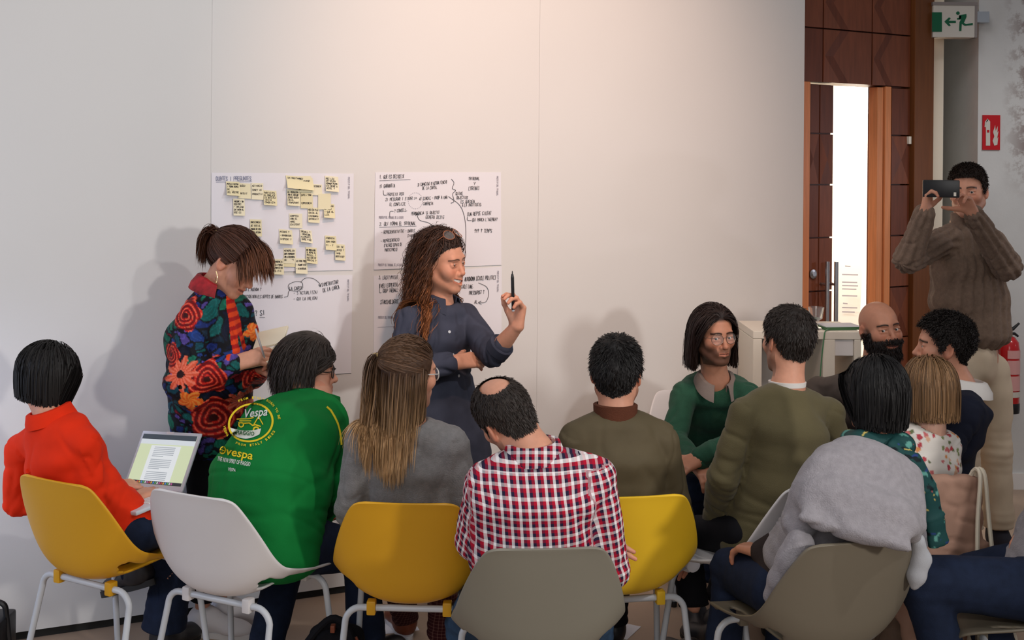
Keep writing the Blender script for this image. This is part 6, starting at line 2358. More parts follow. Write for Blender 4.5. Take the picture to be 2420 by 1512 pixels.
Rt, nn = F.roots(3800, None, lambda v: v[:, 2] > 0.015, 0.003)
e0, e1 = (Rt - CRC) / CRR, (T - CRC) / CRR
pth = e0[:, None, :] * (1 - u) + e1[None, None, :] * u
pth = CRC + pth / np.linalg.norm(pth, axis=2, keepdims=True) * ((1 - u) * np.linalg.norm(e0, axis=1)[:, None, None] + u * np.linalg.norm(e1) + 0.09 * np.sin(u * 3.14)) * CRR
bod = collide(F)
BL = srgb(168, 132, 92)
n_ = 1100
Dp = np.tile(np.array([-0.2, -0.7, 0.1]), (n_, 1)) + RNG.normal(0, 0.25, (n_, 3))
pony = grow(np.tile(Tw, (n_, 1)) + RNG.normal(0, 0.006, (n_, 3)), Dp @ F.M.T, F.M, F.H, F.sc, RNG.uniform(0.26, 0.40, n_), 18, grav=1.8, off=(0.010, 0.025), wave=0.12, wfreq=26, frizz=0.03, body=bod, attract=(W(860, 1060, 3.50), 0.5))
lo_ = long_hair(F, 2600, (0.22, 0.36), (0.0, 0.0, 1.0), 15, 0.0014, tip=BL, attract=(W(930, 1060, 3.48), 0.6), off=(0.003, 0.011), wave=0.06, wfreq=26, frizz=0.02, body=bod, grav=1.6, facey=0.01, extra=lambda v: (v[:, 2] < 0.05), sweep=(0, -0.05, -0.05))
F.add_hair([('cap', F.cap(0.012, 0.002, 50)), ('str', F.to_w(pth.reshape(-1, 3)).reshape(pth.shape), 0.0014, srgb(104, 76, 54)), ('str', pony, 0.0014 * np.concatenate([np.ones(15), [.8, .6, .4, .15]]), BL), lo_])
mb = MB(); mb.tube([F.to_w(np.array([T + [0.012 * math.cos(a), -0.004, 0.012 * math.sin(a)]]))[0] for a in np.linspace(0, 6.28, 13)[:-1]], 0.006, 8, closed=True)
mb.build('hair_tie', M_TIE, F.root, smooth=True, sub=F.loc)
F.glasses(mat('clear_frame', srgb(200, 196, 192), 0.2), 0.026, 0.022, rt=0.0022)
F.finish()

# ================================================================== 6 man in plaid
F = Fig('balding man in red, navy and white plaid shirt with arms crossed', (0.08, 3.2), SK)
J = joints(yaw=6, P=(0.07, 3.345, 0.55), N=W(1262, 1078, 3.28), SL=W(1148, 1150, 3.25), SR=W(1405, 1128, 3.27), EL=W(1122, 1280, 3.34), ER=W(1442, 1345, 3.29), WL=W(1405, 1290, 3.46), WR=W(1240, 1310, 3.52),
           KL=W(1100, 1475, 3.62), AL=W(1090, 1700, 3.62), KR=W(1400, 1480, 3.64), AR=W(1420, 1700, 3.66), hw=0.09)
bald = lambda v: np.hypot((v[:, 0] - 0.0) / 0.040, (v[:, 1] + 0.052) / 0.042) * 1.0 + (v[:, 2] < 0.06) * 9 > 1.0
F.head(W(1196, 985, 3.34), 30, -22, -30, J['N'], 'm', 0.96, hair=srgb(44, 36, 32), h=0.004, stubble=0.5, scalp=0.0, neck=0.058)
F.top(J, F_PLAID, hip=(0.185, 0.14), waist=(0.18, 0.14), chest=(0.185, 0.125), arm=(0.064, 0.058, 0.048), hem=0.05, bow=0.05, h=0.007, wr=0.004, trap=0.06, up=(0.9, 0.8), name='plaid_shirt', seed=21)
F.collar(J['N'] + [0.0, 0.0, 0.002], J['N'] - J['P'] + [-0.05, 0.05, 0.2], J['fwd'], stripe_mat('collar_check', 0.0255, [(0, NV), (0.30, RD), (0.62, WH)], 0.4), 0.066, 0.040, 35)
co = [o for o in F.root.children if o.name.startswith('collar')][0]
vv = np.array([q.co[:] for q in co.data.vertices])
vec_attr(co.data, np.stack([vv[:, 0], vv[:, 2] * 1.0 + vv[:, 1] * .3, vv[:, 1]], 1))
F.inner(J)
F.hand(W(1345, 1300, 3.48), W(1370, 1284, 3.40), False, d=(0.92, -0.35, 0.05), back=(0.3, -0.5, 0.8), curl=(0.22, 0.2, 0.22, 0.3), spread=0.16)
F.hand(J['ER'], J['WR'], True)
F.trousers(J, F_JEAN, r=(0.09, 0.066, 0.06, 0.056))
for a in 'LR':
    shoe(F, np.array([J['A' + a][0], J['A' + a][1], 0.085]), 5, F_BOOT, F_BSOLE)
F.add_hair(F.short(7000, (0.008, 0.016), (0, -0.2, -0.3), 0.2, rad=0.0011, cap=0.006, extra=bald, noise=0.001))
F.finish()

# ================================================================== 7 man in the bomber jacket
F = Fig('dark haired man in olive bomber jacket with rust collar, seen from behind', (0.33, 3.66), SK)
J = joints(yaw=8, P=(0.345, 3.82, 0.55), N=W(1455, 985, 3.74), SL=W(1362, 1045, 3.71), SR=W(1560, 1040, 3.75), EL=W(1340, 1195, 3.80), ER=W(1588, 1190, 3.80), WL=W(1420, 1265, 4.08), WR=W(1612, 1265, 4.02))
F.head(W(1457, 885, 3.77), -14, 0, 0, J['N'], 'm', 0.95, hair=HK, h=0.0042, stubble=0.5, scalp=0.35)
F.top(J, F_KHAKI, hip=(0.172, 0.135), waist=(0.168, 0.13), chest=(0.160, 0.12), arm=(0.064, 0.062, 0.052), hem=0.03, bow=0.03, wr=0.006, wf=16, name='bomber_jacket', seed=30, trap=0.06)
F.collar(J['N'] + [0, 0, -0.012], (0, 0.05, 1), J['fwd'], F_RIB, 0.070, 0.052, 20, flare=0.0, fold=False, thick=0.008)
F.inner(J)
F.hand(J['EL'], J['WL'], False); F.hand(J['ER'], J['WR'], True, d=(0.2, 0.3, -0.9))
F.trousers(J, F_BLACK, r=(0.088, 0.064, 0.058, 0.054))
for a in 'LR':
    shoe(F, np.array([J['A' + a][0], J['A' + a][1], 0.085]), 5, F_BOOT, F_BSOLE)
fade = lambda v: np.clip((v[:, 2] + 0.075) / 0.085, 0.10, 1.0)
F.add_hair(F.short(7000, (0.012, 0.024), (0, 0.2, 0.2), 0.3, rad=0.0012, cap=0.011, top=0.010, fade=fade, noise=0.005))
F.finish()
pr = W(1622, 1318, 3.90)
rp = empty('rolled_paper', pr, 'rolled white leaflet beside the bright yellow chair', 'paper')
dr_ = nrm(W(1650, 1345, 3.82) - W(1600, 1292, 3.98))
MB().tube([-dr_ * 0.06, -dr_ * 0.058, dr_ * 0.058, dr_ * 0.06], [0.020, 0.024, 0.024, 0.02], 20).build('leaflet', M_PAPER, rp, smooth=True)

# ================================================================== 8 long-haired man facing us
F = Fig('long dark-haired man in bottle green sweater and round glasses facing the camera', (0.88, 4.86), SK2)
J = joints(yaw=188, P=(0.87, 4.88, 0.55), N=W(1690, 902, 4.66), SR=W(1618, 935, 4.66), SL=W(1768, 938, 4.60), ER=W(1590, 1040, 4.52), WR=W(1648, 1100, 4.30), EL=W(1778, 1030, 4.44), WL=W(1650, 1085, 4.26),
           KR=W(1632, 1165, 4.42), KL=W(1705, 1168, 4.36), AR=W(1640, 1360, 4.45), AL=W(1690, 1370, 4.35))
F.head(W(1687, 792, 4.60), -162, -2, 2, J['N'], 'm', 0.93, hair=srgb(36, 23, 20), h=0.0023, stubble=0.8, lips=0.45, gaze=(-0.35, 0), nose=1.15)
F.top(J, F_BOTTLE, hip=(0.165, 0.125), waist=(0.15, 0.115), chest=(0.165, 0.115), arm=(0.056, 0.052, 0.042), hem=0.03, bow=0.03, wr=0.005, name='sweater', seed=41, h=0.007)
F.collar(J['N'] + [0, -0.01, 0.006], (0, -0.12, 1), J['fwd'], cloth('grey_polo_collar', srgb(128, 116, 110), 0.1), 0.060, 0.034, 22, flare=0.014, drop=0.035)
F.inner(J)
F.hand(J['EL'], J['WL'], False, back=(0, -0.5, 0.8)); F.hand(J['ER'], J['WR'], True, back=(0, -0.5, 0.8))
F.trousers(J, F_NAVY, r=(0.085, 0.064, 0.058, 0.054))
for a in 'LR':
    shoe(F, np.array([J['A' + a][0], J['A' + a][1], 0.085]), 185, F_BOOT, F_BSOLE)
F.add_hair([('cap', F.cap(0.012, 0.002, 50, line=[(0, .085), (18, .078), (40, .066), (58, .045), (72, 0.0), (94, .0), (116, -.02), (135, -.055), (180, -.075)])),
            long_hair(F, 5000, (0.24, 0.33), (0.0, 0.75, 0.72), 14, 0.0014, off=(0.006, 0.022), wave=0.05, wfreq=25, frizz=0.02, body=collide(F), grav=1.1, cut=-0.140, facey=0.022, sweep=(0, -0.03, 0),
                      line=[(0, .082), (18, .076), (40, .066), (58, .045), (72, 0.0), (94, .0), (116, -.02), (135, -.055), (180, -.075)])])
F.glasses(G_WIRE, 0.025, 0.023, rt=0.0011)
F.finish()

# ================================================================== 9 man in the olive sweater
F = Fig('short-haired man in olive sweater over white T-shirt, seen from behind', (0.80, 3.82), SK)
J = joints(yaw=28, P=(0.87, 3.93, 0.55), N=W(1862, 916, 3.94), SL=W(1764, 980, 3.88), SR=W(1958, 980, 4.02), EL=W(1708, 1125, 3.86), ER=W(1985, 1140, 4.08), WL=W(1686, 1240, 4.04), WR=W(1850, 1220, 4.25),
           KL=W(1612, 1262, 4.16), AL=W(1640, 1430, 4.06), KR=W(1745, 1245, 4.3), AR=W(1700, 1420, 4.2))
F.head(W(1862, 806, 3.98), 22, -2, 2, J['N'], 'm', 0.95, hair=srgb(36, 28, 24), h=0.0042, stubble=0.5, scalp=0.6, neck=0.053)
F.top(J, F_OLIVE, hip=(0.145, 0.125), waist=(0.130, 0.115), chest=(0.150, 0.115), arm=(0.060, 0.054, 0.042), hem=0.05, bow=0.03, wr=0.006, wf=15, name='sweater', seed=52, h=0.007)
F.collar(J['N'] + [0, 0, 0.006], (0, 0.05, 1), J['fwd'], F_WHITE, 0.059, 0.016, 5, flare=0.0, fold=False, name='tshirt_neck')
F.inner(J)
F.hand(J['EL'], J['WL'], False); F.hand(J['ER'], J['WR'], True)
F.trousers(J, F_BLACK, hip=(0.14, 0.105), r=(0.074, 0.062, 0.058, 0.054))
for a in 'LR':
    shoe(F, np.array([J['A' + a][0], J['A' + a][1], 0.085]), 30, F_BOOT, F_BSOLE)
F.add_hair(F.short(7000, (0.010, 0.022), (0.2, 0.1, 0.0), 0.2, rad=0.0012, cap=0.010, top=0.004, fade=lambda v: np.clip((v[:, 2] + 0.085) / 0.06, 0.2, 1.0), noise=0.003))
F.finish()

# ================================================================== 10 bald bearded man
F = Fig('bald man with full dark beard in taupe jacket, smiling sideways', (1.52, 4.80), SK2)
J = joints(yaw=165, legyaw=128, P=(1.52, 4.80, 0.55), N=W(2068, 888, 4.63), SR=W(1992, 922, 4.62), SL=W(2140, 925, 4.68), ER=W(1930, 925, 4.72), WR=W(1880, 960, 4.85), EL=W(2165, 1040, 4.6), WL=W(2090, 1090, 4.45))
F.head(W(2080, 779, 4.55), -168, 6, 5, J['N'], 'm', 0.91, hair=srgb(30, 22, 20), h=0.0023, stubble=0.85, scalp=0.06, smile=0.45, gaze=(-0.5, 0), beard=True, neck=0.06)
F.top(J, F_TAUPE, hip=(0.175, 0.13), waist=(0.17, 0.125), chest=(0.175, 0.12), arm=(0.062, 0.056, 0.046), hem=0.03, bow=0.02, wr=0.006, wf=20, name='jacket', seed=61, h=0.008)
F.collar(J['N'] + [0, -0.01, 0.0], (0, -0.1, 1), J['fwd'], cloth('navy_collar', srgb(40, 44, 56), 0.1), 0.066, 0.036, 40, flare=0.014)
F.inner(J)
F.hand(J['EL'], J['WL'], False); F.hand(J['ER'], J['WR'], True)
F.trousers(J, F_NAVY)
for a in 'LR':
    shoe(F, np.array([J['A' + a][0], J['A' + a][1], 0.085]), 165, F_BOOT, F_BSOLE)
F.finish()

# ================================================================== 11 curly man in the hoodie
F = Fig('curly dark-haired man in navy hoodie with white collar, in profile', (1.60, 4.42), SK)
J = joints(yaw=70, legyaw=-12, P=(1.60, 4.42, 0.55), N=W(2266, 915, 4.30), SL=W(2285, 975, 4.14), SR=W(2265, 960, 4.46), EL=W(2230, 1080, 4.05), ER=W(2190, 1070, 4.40), WL=W(2140, 1080, 4.15), WR=W(2120, 1080, 4.35))
F.head(W(2230, 820, 4.30), 76, 2, 0, J['N'], 'm', 0.95, hair=srgb(26, 20, 18), h=0.0030, stubble=0.2)
def hd_extra(S, q):
    S.cone(W(2282, 985, 4.20), W(2272, 1058, 4.20), 0.080, 0.055, k=0.03)
    S.cone(W(2290, 955, 4.22), W(2336, 980, 4.20), 0.042, 0.014, k=0.03)
    S.cone(W(2328, 982, 4.20), W(2306, 1040, 4.20), 0.022, 0.030, k=0.03)
F.top(J, F_NAVYH, hip=(0.15, 0.12), waist=(0.15, 0.12), chest=(0.165, 0.12), arm=(0.058, 0.052, 0.042), hem=0.02, bow=0.02, name='hoodie', seed=71, extra=hd_extra)
F.collar(J['N'] + [0.01, 0, -0.01], (0.15, 0, 1), J['fwd'], F_WHITE, 0.070, 0.045, 40, flare=0.022, name='white_collar')
F.inner(J)
F.hand(J['EL'], J['WL'], False); F.hand(J['ER'], J['WR'], True)
F.trousers(J, F_NAVY)
for a in 'LR':
    shoe(F, np.array([J['A' + a][0], J['A' + a][1], 0.085]), 70, F_BOOT, F_BSOLE)
F.add_hair(F.short(6000, (0.022, 0.042), (0, 0.1, 0.2), 0.5, curl=0.9, rad=0.0013, cap=0.011, top=0.008, fade=lambda v: np.clip((v[:, 2] + 0.075) / 0.085, 0.2, 1.0), noise=0.007, nseg=6))
F.finish()

# ================================================================== 12 black-haired woman with cardigan and scarf
F = Fig('woman with thick black hair and grey cardigan over her shoulders, seen from behind', (0.92, 3.3), SK2)
J = joints(yaw=24, P=(0.87, 3.41, 0.55), N=W(2072, 1058, 3.36), SL=W(1962, 1120, 3.33), SR=W(2140, 1125, 3.44), EL=W(1905, 1255, 3.36), ER=W(2150, 1265, 3.52), WL=W(1800, 1304, 3.44), WR=W(1960, 1330, 3.68),
           KL=W(1728, 1345, 3.66), AL=W(1700, 1620, 3.60), KR=W(1850, 1340, 3.74), AR=W(1850, 1600, 3.72))
F.head(W(2068, 934, 3.40), 24, -2, 0, J['N'], 'f', 0.92, hair=srgb(12, 10, 11), h=0.0045)
def cg_extra(S, q):
    la = np.array([1.0, 0.0, 0])
    S.cone(W(1960, 1110, 3.22), W(1885, 1235, 3.20), 0.062, 0.055, k=0.05)
    S.cone(W(2135, 1120, 3.28), W(2152, 1245, 3.16), 0.050, 0.045, k=0.05)
    S.eseg(W(2048, 1085, 3.26), W(2030, 1190, 3.14), la, la, 0.085, 0.06, 0.125, 0.045, k=0.07, end=0.8)
    S.eseg(W(2030, 1185, 3.14), W(2020, 1262, 3.07), la, la, 0.125, 0.045, 0.155, 0.026, k=0.04, end=0.6)
F.top(J, F_CARD, hip=(0.165, 0.125), waist=(0.165, 0.125), chest=(0.160, 0.115), arm=(0.060, 0.062, 0.050), cuff={'L': 0.30, 'R': 0.3}, hem=-0.06, bow=0.02, wr=0.006, wf=18, name='cardigan', seed=81, extra=cg_extra, up=(.8, .75), crease=0.010, fold=0.005)
# dark sleeves of what she wears below
S = SDF()
S.cone(J['EL'], J['WL'], 0.046, 0.038, k=0.02); S.cone(J['ER'], J['WR'], 0.044, 0.036, k=0.02)
S.eseg(J['P'], J['P'] + (J['N'] - J['P']) * 0.5, J['Lh'], J['Lh'], 0.15, 0.11, 0.145, 0.11)
v, q = S.mesh(0.008); v = v + vnormals(v, q) * (0.003 * wob(v, 26, 3))[:, None]
F.part('dark_top', v, q, cloth('dark_brown_cloth', srgb(48, 40, 40), 0.1))
# empty cardigan sleeves hanging either side of the chair back
for pts, rr, mm in (([W(1893, 1285, 3.14), W(1868, 1325, 3.14), W(1842, 1372, 3.16), W(1826, 1408, 3.18)], [0.040, 0.034, 0.030, 0.026], F_CARD),
                    ([W(2168, 1275, 3.18), W(2176, 1320, 3.20), W(2166, 1360, 3.20), W(2160, 1385, 3.20)], [0.018, 0.024, 0.020, 0.010], cloth('pale_grey_lining', srgb(170, 172, 178), 0.1))):
    S = SDF()
    for a, b, r0, r1 in zip(pts, pts[1:], rr, rr[1:]):
        S.cone(a, b, r0, r1, k=0.02)
    v, q = S.mesh(0.007); v = v + vnormals(v, q) * (0.005 * wob(v, 34, 5))[:, None]
    F.part('hanging_sleeve', v, q, mm)
# patterned scarf round the neck with a long end down the right side
def scarf_col(v):
    c = np.tile(np.array(srgb(24, 66, 66)), (len(v), 1))
    a = wob(v, 130, 8); b = wob(v, 170, 9); d = wob(v, 150, 10)
    c[a > 0.55] = srgb(10, 24, 30); c[b > 0.75] = srgb(196, 176, 96); c[d > 0.8] = srgb(178, 84, 84); c[(a < -0.6)] = srgb(90, 150, 140); c[(b < -0.85)] = srgb(40, 60, 120)
    return c
S = SDF()
S.cone(J['N'] + [-0.05, -0.02, 0.015], J['N'] + [0.06, -0.02, 0.012], 0.038, 0.036, k=0.03)
S.cone(J['N'] + [-0.06, 0.04, 0.01], J['N'] + [-0.05, -0.02, 0.015], 0.036, 0.036, k=0.03)
S.cone(J['N'] + [0.06, 0.04, 0.01], J['N'] + [0.06, -0.02, 0.012], 0.036, 0.034, k=0.03)
pth_ = [W(2105, 1048, 3.30), W(2160, 1085, 3.26), W(2192, 1150, 3.28), W(2207, 1220, 3.29), W(2218, 1285, 3.30)]
lat = nrm(np.array([1, 0.35, 0]))
for a, b, i in zip(pth_, pth_[1:], range(4)):
    S.eseg(a, b, lat, lat, 0.022 + 0.003 * i, 0.014, 0.025 + 0.003 * i, 0.014, k=0.01, end=0.4)
v, q = S.mesh(0.005); v = v + vnormals(v, q) * (0.004 * wob(v, 45, 6))[:, None]
F.part('scarf', v, q, F_ATTR, scarf_col(v))
F.inner(J)
F.hand(J['EL'], J['WL'], False, bare=0.2, back=(0, 0, 1), d=(-0.5, 0.85, -0.1)); F.hand(J['ER'], J['WR'], True, bare=0.2)
F.trousers(J, F_NAVY, r=(0.086, 0.066, 0.060, 0.056))
for a in 'LR':
    shoe(F, np.array([J['A' + a][0], J['A' + a][1], 0.085]), 30, F_BOOT, F_BSOLE)
F.add_hair([('cap', F.cap(0.004, 0.001, 45)), long_hair(F, 5500, (0.22, 0.28), (0.0, 0.2, 1.0), 12, 0.0015, off=(0.007, 0.016), wave=0.08, wfreq=40, frizz=0.03, cut=-0.092, grav=1.4, stiff=0.8, facey=0.0, attract=(J['N'] + [0, 0.0, 0.03], 1.4))])
F.finish()

# ================================================================== 13 blonde in the floral top
F = Fig('blonde bobbed woman in white top with small pink flowers, seen from behind', (1.35, 3.98), SK3)
J = joints(yaw=10, P=(1.36, 4.05, 0.53), N=W(2198, 1012, 3.98), SL=W(2150, 1050, 3.96), SR=W(2236, 1052, 4.0), EL=W(2125, 1140, 4.03), ER=W(2245, 1140, 4.08), WL=W(2140, 1180, 4.15), WR=W(2200, 1180, 4.2))
F.head(W(2196, 926, 4.0), 8, -6, 0, J['N'], 'f', 0.94, hair=srgb(120, 90, 62), h=0.0045)
def ditsy(v, n, pat):
    c = np.tile(np.array(srgb(232, 226, 218)), (len(v), 1))
    r3 = np.random.default_rng(5)
    pts = v[r3.choice(len(v), 700)]
    cl_ = [srgb(206, 110, 110), srgb(224, 150, 90), srgb(190, 70, 80), srgb(130, 140, 90), srgb(226, 180, 150), srgb(110, 120, 80)]
    for i, p in enumerate(pts):
        d = np.linalg.norm(v - p, axis=1)
        m = d < r3.uniform(0.004, 0.010) * (1 + 0.3 * wob(v, 300, 2))
        c[m] = cl_[i % 6]
    return c
F.top(J, F_ATTR, hip=(0.150, 0.115), waist=(0.135, 0.105), chest=(0.135, 0.10), arm=(0.046, 0.044, 0.040), hem=0.02, bow=0.02, h=0.005, wr=0.004, colfn=ditsy, name='floral_top', seed=91, trap=0.045)
F.inner(J)
F.hand(J['EL'], J['WL'], False); F.hand(J['ER'], J['WR'], True)
F.trousers(J, F_PINK, r=(0.082, 0.06, 0.056, 0.05))
for a in 'LR':
    shoe(F, np.array([J['A' + a][0], J['A' + a][1], 0.085]), 10, F_BROWN, F_BSOLE)
F.add_hair([('cap', F.cap(0.005, 0.001, 40)), long_hair(F, 6500, 0.30, (0.05, 0.1, 1.0), 12, 0.0014, tip=srgb(152, 118, 82), off=(0.008, 0.022), frizz=0.016, cut=-0.095, grav=1.5, stiff=0.8, attract=(J['N'] + [0, 0, 0.03], 0.4))], var=0.45)
F.finish()

# ================================================================== 14 standing man taking a photo
F = Fig('standing man in brown cable-knit sweater and beige trousers photographing with phone', (2.12, 5.28), SK)
J = joints(yaw=152, P=W(2300, 850, 5.28), N=W(2278, 530, 5.27), SR=W(2222, 572, 5.20), SL=W(2345, 575, 5.33), ER=W(2146, 612, 5.02), WR=W(2186, 500, 4.92), EL=W(2378, 628, 5.12), WL=W(2296, 500, 4.96), hw=0.09,
           HR=W(2265, 880, 5.24), HL=W(2340, 880, 5.32), KR=W(2275, 1060, 5.22), KL=W(2352, 1060, 5.34), AR=W(2285, 1245, 5.22), AL=W(2358, 1240, 5.38))
F.head(W(2288, 455, 5.22), 148, 0, 4, J['N'], 'm', 0.95, hair=HB, h=0.0030, stubble=0.3)
def knit(v, n, pat):
    rib = np.where(pat[:, 2] > 0.5, np.sin(pat[:, 0] * 2 * math.pi / 0.036), np.sin(pat[:, 0] * 2 * math.pi / 0.040))
    return v + n * (0.004 * np.tanh(2.0 * rib))[:, None], pat
F.top(J, F_OAT, hip=(0.172, 0.135), waist=(0.168, 0.13), chest=(0.165, 0.125), arm=(0.062, 0.064, 0.044), cuff=0.93, hem=-0.125, bow=0.0, h=0.006, wr=0.004, post=knit, name='cable_sweater', seed=101, mid=0.45)
F.collar(J['N'] + [0, -0.005, -0.01], (0.02, -0.03, 1), J['fwd'], F_OAT, 0.060, 0.060, 0.1, flare=0.0, fold=False, name='roll_neck', thick=0.010)
F.hand(J['ER'], J['WR'], True, d=(0.10, -0.12, 1.0), back=(-0.75, 0.55, 0.0), curl=(0.75, 0.8, 0.85, 0.9), thumb=(0.5, 0.3), r=(0.04, 0.028), h=0.0032)
F.hand(J['EL'], J['WL'], False, d=(-0.55, -0.35, 0.75), back=(0.5, 0.45, 0.65), curl=(0.3, 0.5, 0.6, 0.7), thumb=(0.4, 0.2), r=(0.04, 0.028), h=0.0032)
F.inner(J)
F.trousers(J, F_BEIGE, hip=(0.17, 0.13), r=(0.094, 0.075, 0.072, 0.072), wr=0.006)
for a, yw in (('R', 172), ('L', 190)):
    shoe(F, np.array([J['A' + a][0], J['A' + a][1], 0.085]), yw, mat('dark_suede', srgb(36, 34, 44), 0.8), F_BSOLE, 'boot', 0, F_BOOT)
F.add_hair(F.short(5000, (0.014, 0.026), (0, 0.3, 0.3), 0.3, curl=0.5, rad=0.0012, cap=0.008, top=0.012, fade=lambda v: np.clip((v[:, 2] + 0.07) / 0.09, 0.15, 1.0), noise=0.006, nseg=5))
F.finish()
ph = W(2224, 446, 4.86)
Mp = Matrix.Rotation(R(-26), 4, 'Z')
po = empty('smartphone', ph, 'black smartphone held up sideways by the standing man', 'phone')
MB().box((-0.074, -0.005, -0.037), (0.074, 0.005, 0.037), Mp, bev=0.0045).build('phone_case', M_BLACK, po, smooth=True)
for cx_, cz_ in ((0.056, -0.022),):
    MB().box((cx_ - 0.005, -0.0062, cz_ - 0.008), (cx_ + 0.005, -0.0052, cz_ + 0.008), Mp).build('camera_flash', M_CREAM, po)
MB().box((-0.069, 0.0052, -0.033), (0.069, 0.0058, 0.033), Mp).build('phone_screen', mat('phone_glass', (0.03, 0.03, 0.035), 0.1), po)

# ================================================================== 15 person cut off by the right edge
F = Fig('person in dark jeans and grey sweater cut off by the right photo edge', (1.56, 3.44), SK)
J = joints(yaw=84, P=(1.62, 3.46, 0.55), N=(1.78, 3.46, 1.06), SL=(1.75, 3.28, 1.0), SR=(1.75, 3.64, 1.0), EL=(1.72, 3.25, 0.76), ER=(1.72, 3.67, 0.74), WL=(1.62, 3.36, 0.67), WR=(1.62, 3.56, 0.67),
           KL=W(2180, 1372, 3.36), AL=W(2262, 1660, 3.36), KR=W(2300, 1360, 3.60), AR=W(2372, 1590, 3.62))
F.head((1.78, 3.46, 1.22), 84, 0, 0, J['N'], 'm', 1.0, hair=HB, h=0.006)
F.top(J, F_CARD, hem=0.02, name='sweater', seed=111)
F.inner(J)
F.hand(J['EL'], J['WL'], False, h=0.005); F.hand(J['ER'], J['WR'], True, h=0.005)
F.trousers(J, F_NAVY, r=(0.096, 0.074, 0.066, 0.062))
for a in 'LR':
    shoe(F, np.array([J['A' + a][0], J['A' + a][1], 0.085]), 80, F_BOOT, F_BSOLE)
F.add_hair(F.short(3000, (0.012, 0.022), (0, 0.1, 0), 0.25, rad=0.0012, cap=0.010))
F.finish()

# ------------------------------------------------------------------ coat, bags and papers
def blob(name, S, h, m, label, cat, wr=0.004, wf=26, seed=3, parent=None, loc=None, crease=0.004):
    v, q = S.mesh(h)
    n = vnormals(v, q)
    v = v + n * (wr * wob(v, wf, seed) - crease * np.exp(-(wob(v, wf * 1.6, seed + 4) / 0.18) ** 2))[:, None]
    lo = np.array([v[:, 0].mean(), v[:, 1].mean(), v[:, 2].min()]) if loc is None else loc
    return obj(name, mesh_np(name, v - lo, q), m, parent, loc=lo if parent is None else None, label=label, cat=cat), lo


# coat over the back of the blonde woman's chair
S = SDF()
lt = np.array([math.cos(R(12)), math.sin(R(12)), 0])
bkv = np.array([math.sin(R(12)), -math.cos(R(12)), 0])
tp = np.array([1.34, 4.02, 0]) + bkv * 0.30
S.eseg(tp + [0, 0, 0.775], tp + [0.0, 0.0, 0.55], lt, lt, 0.155, 0.028, 0.165, 0.032, k=0.02, end=0.7)
S.eseg(tp + [0, 0, 0.56], tp - bkv * 0.03 + [0, 0, 0.33], lt, lt, 0.165, 0.032, 0.14, 0.034, k=0.02, end=0.5)
S.cone(tp - lt * 0.10 + [0, 0, 0.50], tp - lt * 0.09 + [0, 0, 0.16], 0.038, 0.030, k=0.02)
S.cone(tp + lt * 0.08 + [0, 0, 0.50], tp + lt * 0.085 + [0, 0, 0.20], 0.038, 0.030, k=0.02)
blob('draped_coat', S, 0.008, F_PINK, 'pink-brown coat draped over the chair back of the blonde woman', 'coat', 0.005, 22, crease=0.006)

# cotton tote hanging from the same chair
M_TOTE = cloth('cream_canvas', srgb(222, 212, 192), 0.04, bump=0.2, bs=300)
tr_ = tp + lt * 0.125 + bkv * 0.045
tote = empty('tote_bag', (tr_[0], tr_[1], 0.25), 'cream canvas tote bag hanging by long straps from the chair back', 'bag')
S = SDF()
b0 = tr_ + bkv * 0.03
S.eseg(b0 + [0, 0, 0.50], b0 + lt * 0.02 + [0, 0, 0.27], lt, lt, 0.050, 0.012, 0.085, 0.045, k=0.02, end=0.8)
v, q = S.mesh(0.006); v = v + vnormals(v, q) * (0.006 * wob(v, 30, 6))[:, None]
obj('bag_body', mesh_np('bag_body', v - np.array([tr_[0], tr_[1], 0.25]), q), M_TOTE, tote)
for dx_ in (-0.022, 0.018):
    MB().tube(smooth_path([tr_ + lt * dx_ * 1.6 + bkv * 0.03 + [0, 0, 0.49], tr_ + lt * dx_ + bkv * 0.012 + [0, 0, 0.66], tr_ + lt * dx_ * 0.4 + bkv * 0.004 + [0, 0, 0.80], tr_ + lt * dx_ * 0.4 - bkv * 0.035 + [0, 0, 0.805], tr_ + lt * dx_ - bkv * 0.06 + [0, 0, 0.72]], 5), 0.007, 6).build(
        'strap', M_TOTE, tote, smooth=True, sub=np.array([tr_[0], tr_[1], 0.25]))

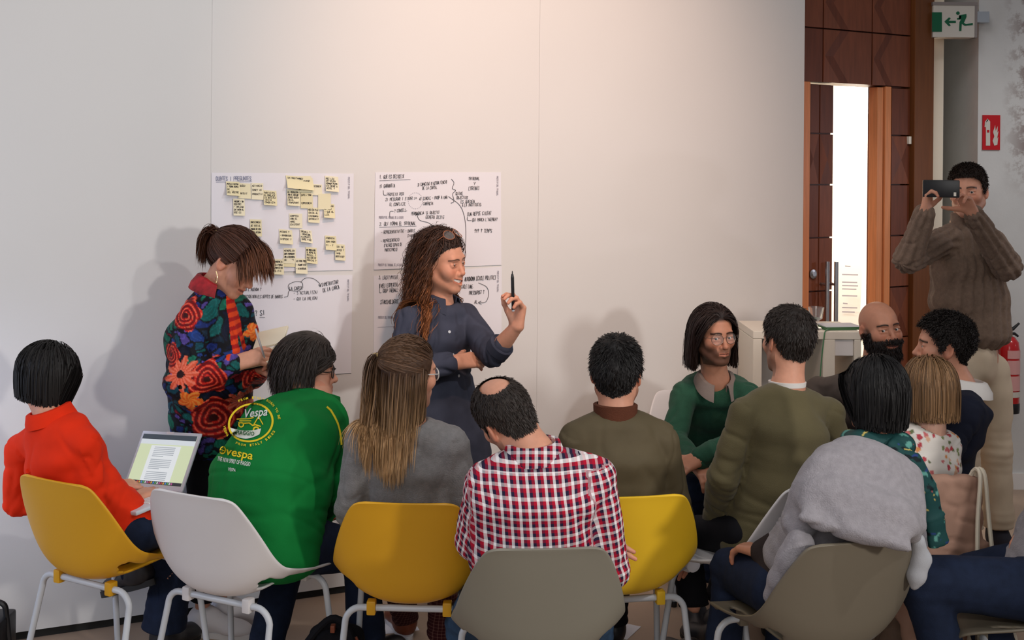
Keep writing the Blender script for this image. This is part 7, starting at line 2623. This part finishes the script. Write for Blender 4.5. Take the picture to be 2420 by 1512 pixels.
# black backpack on the floor between two chairs
bp = np.array([-0.60, 3.80, 0])
pack = empty('backpack', bp, 'black backpack with brown trim on the floor beside yellow chair', 'bag')
S = SDF()
S.eseg(bp + [0.02, 0, 0.06], bp + [0.03, 0.02, 0.22], np.array([1.0, 0.2, 0]), np.array([1.0, 0.2, 0]), 0.12, 0.08, 0.09, 0.06, k=0.03)
S.plane((0, 0, 0.002), (0, 0, -1))
v, q = S.mesh(0.008); v[:, 2] = np.maximum(v[:, 2], 0.003)
v = v + vnormals(v, q) * (0.004 * wob(v, 24, 2))[:, None] * (v[:, 2:3] > 0.02)
obj('bag_body', mesh_np('bag_body', v - bp, q), F_BLACK, pack)
for off_, r_ in ((0.0, 0.012), (0.035, 0.010)):
    MB().tube(smooth_path([(-0.10, -0.06 + off_, 0.10), (-0.06, -0.07 + off_, 0.22), (0.02, -0.05 + off_, 0.30 - off_), (0.08, -0.06 + off_, 0.26 - off_), (0.11, -0.06 + off_, 0.12)], 5), r_, 8).build('shoulder_strap', F_BLACK, pack, smooth=True)
MB().box((0.02, -0.075, 0.262), (0.035, -0.05, 0.285), bev=0.003).build('leather_tab', F_BROWN, pack)
MB().tube(smooth_path([(0.10, -0.05, 0.24), (0.13, -0.06, 0.16), (0.10, -0.07, 0.06)], 5), 0.006, 6).build('trim', F_BROWN, pack, smooth=True)

# black gear case at the left edge
gp = W(-8, 1500, 3.95)
case = empty('gear_case', (gp[0], gp[1], 0), 'small black equipment case on the floor at the left photo edge', 'case')
MB().box((-0.09, -0.07, 0.0), (0.04, 0.07, 0.22), bev=0.012).build('case_body', M_BLACK, case, smooth=True)
MB().tube(smooth_path([(-0.06, 0, 0.21), (-0.05, 0, 0.262), (0.02, 0, 0.262), (0.035, 0, 0.21), (0.045, 0, 0.12)], 5), 0.010, 8).build('carry_handle', M_BLACK, case, smooth=True)
MB().box((0.041, -0.012, 0.08), (0.046, 0.012, 0.13)).build('latch', M_STEEL, case)

# brown jacket lying beside the grey chair
jb = W(2140, 1450, 3.86)
S = SDF()
S.ell((jb[0], jb[1], 0.12), (0.10, 0.08, 0.12), k=0.03)
S.cone((jb[0] - 0.03, jb[1], 0.18), (jb[0] + 0.02, jb[1], 0.30), 0.07, 0.05, k=0.04)
S.plane((0, 0, 0.002), (0, 0, -1))
o_, _ = blob('crumpled_jacket', S, 0.008, cloth('brown_nylon', srgb(104, 84, 70), 0.1, rough=0.6), 'crumpled brown jacket heaped on the floor behind the dark taupe chair', 'jacket', 0.006, 24, crease=0.008)

# loose sheets on the floor
for px, py, a, lab in ((922, 1482, 0.3, 'white sheet of paper on the floor near the brown shoe'), (1442, 1482, -0.5, 'white sheet of paper on the floor below the bright yellow chair')):
    Yf = EYE * FPX / (py - CY)
    p = W(px, py, Yf)
    vs = []
    MB().box((-0.10, -0.07, 0.0), (0.10, 0.07, 0.0012), Matrix.Rotation(a, 4, 'Z')).build('floor_sheet', M_PAPER, loc=(p[0], p[1], 0.0005), label=lab, cat='paper', group='sheets on the floor')
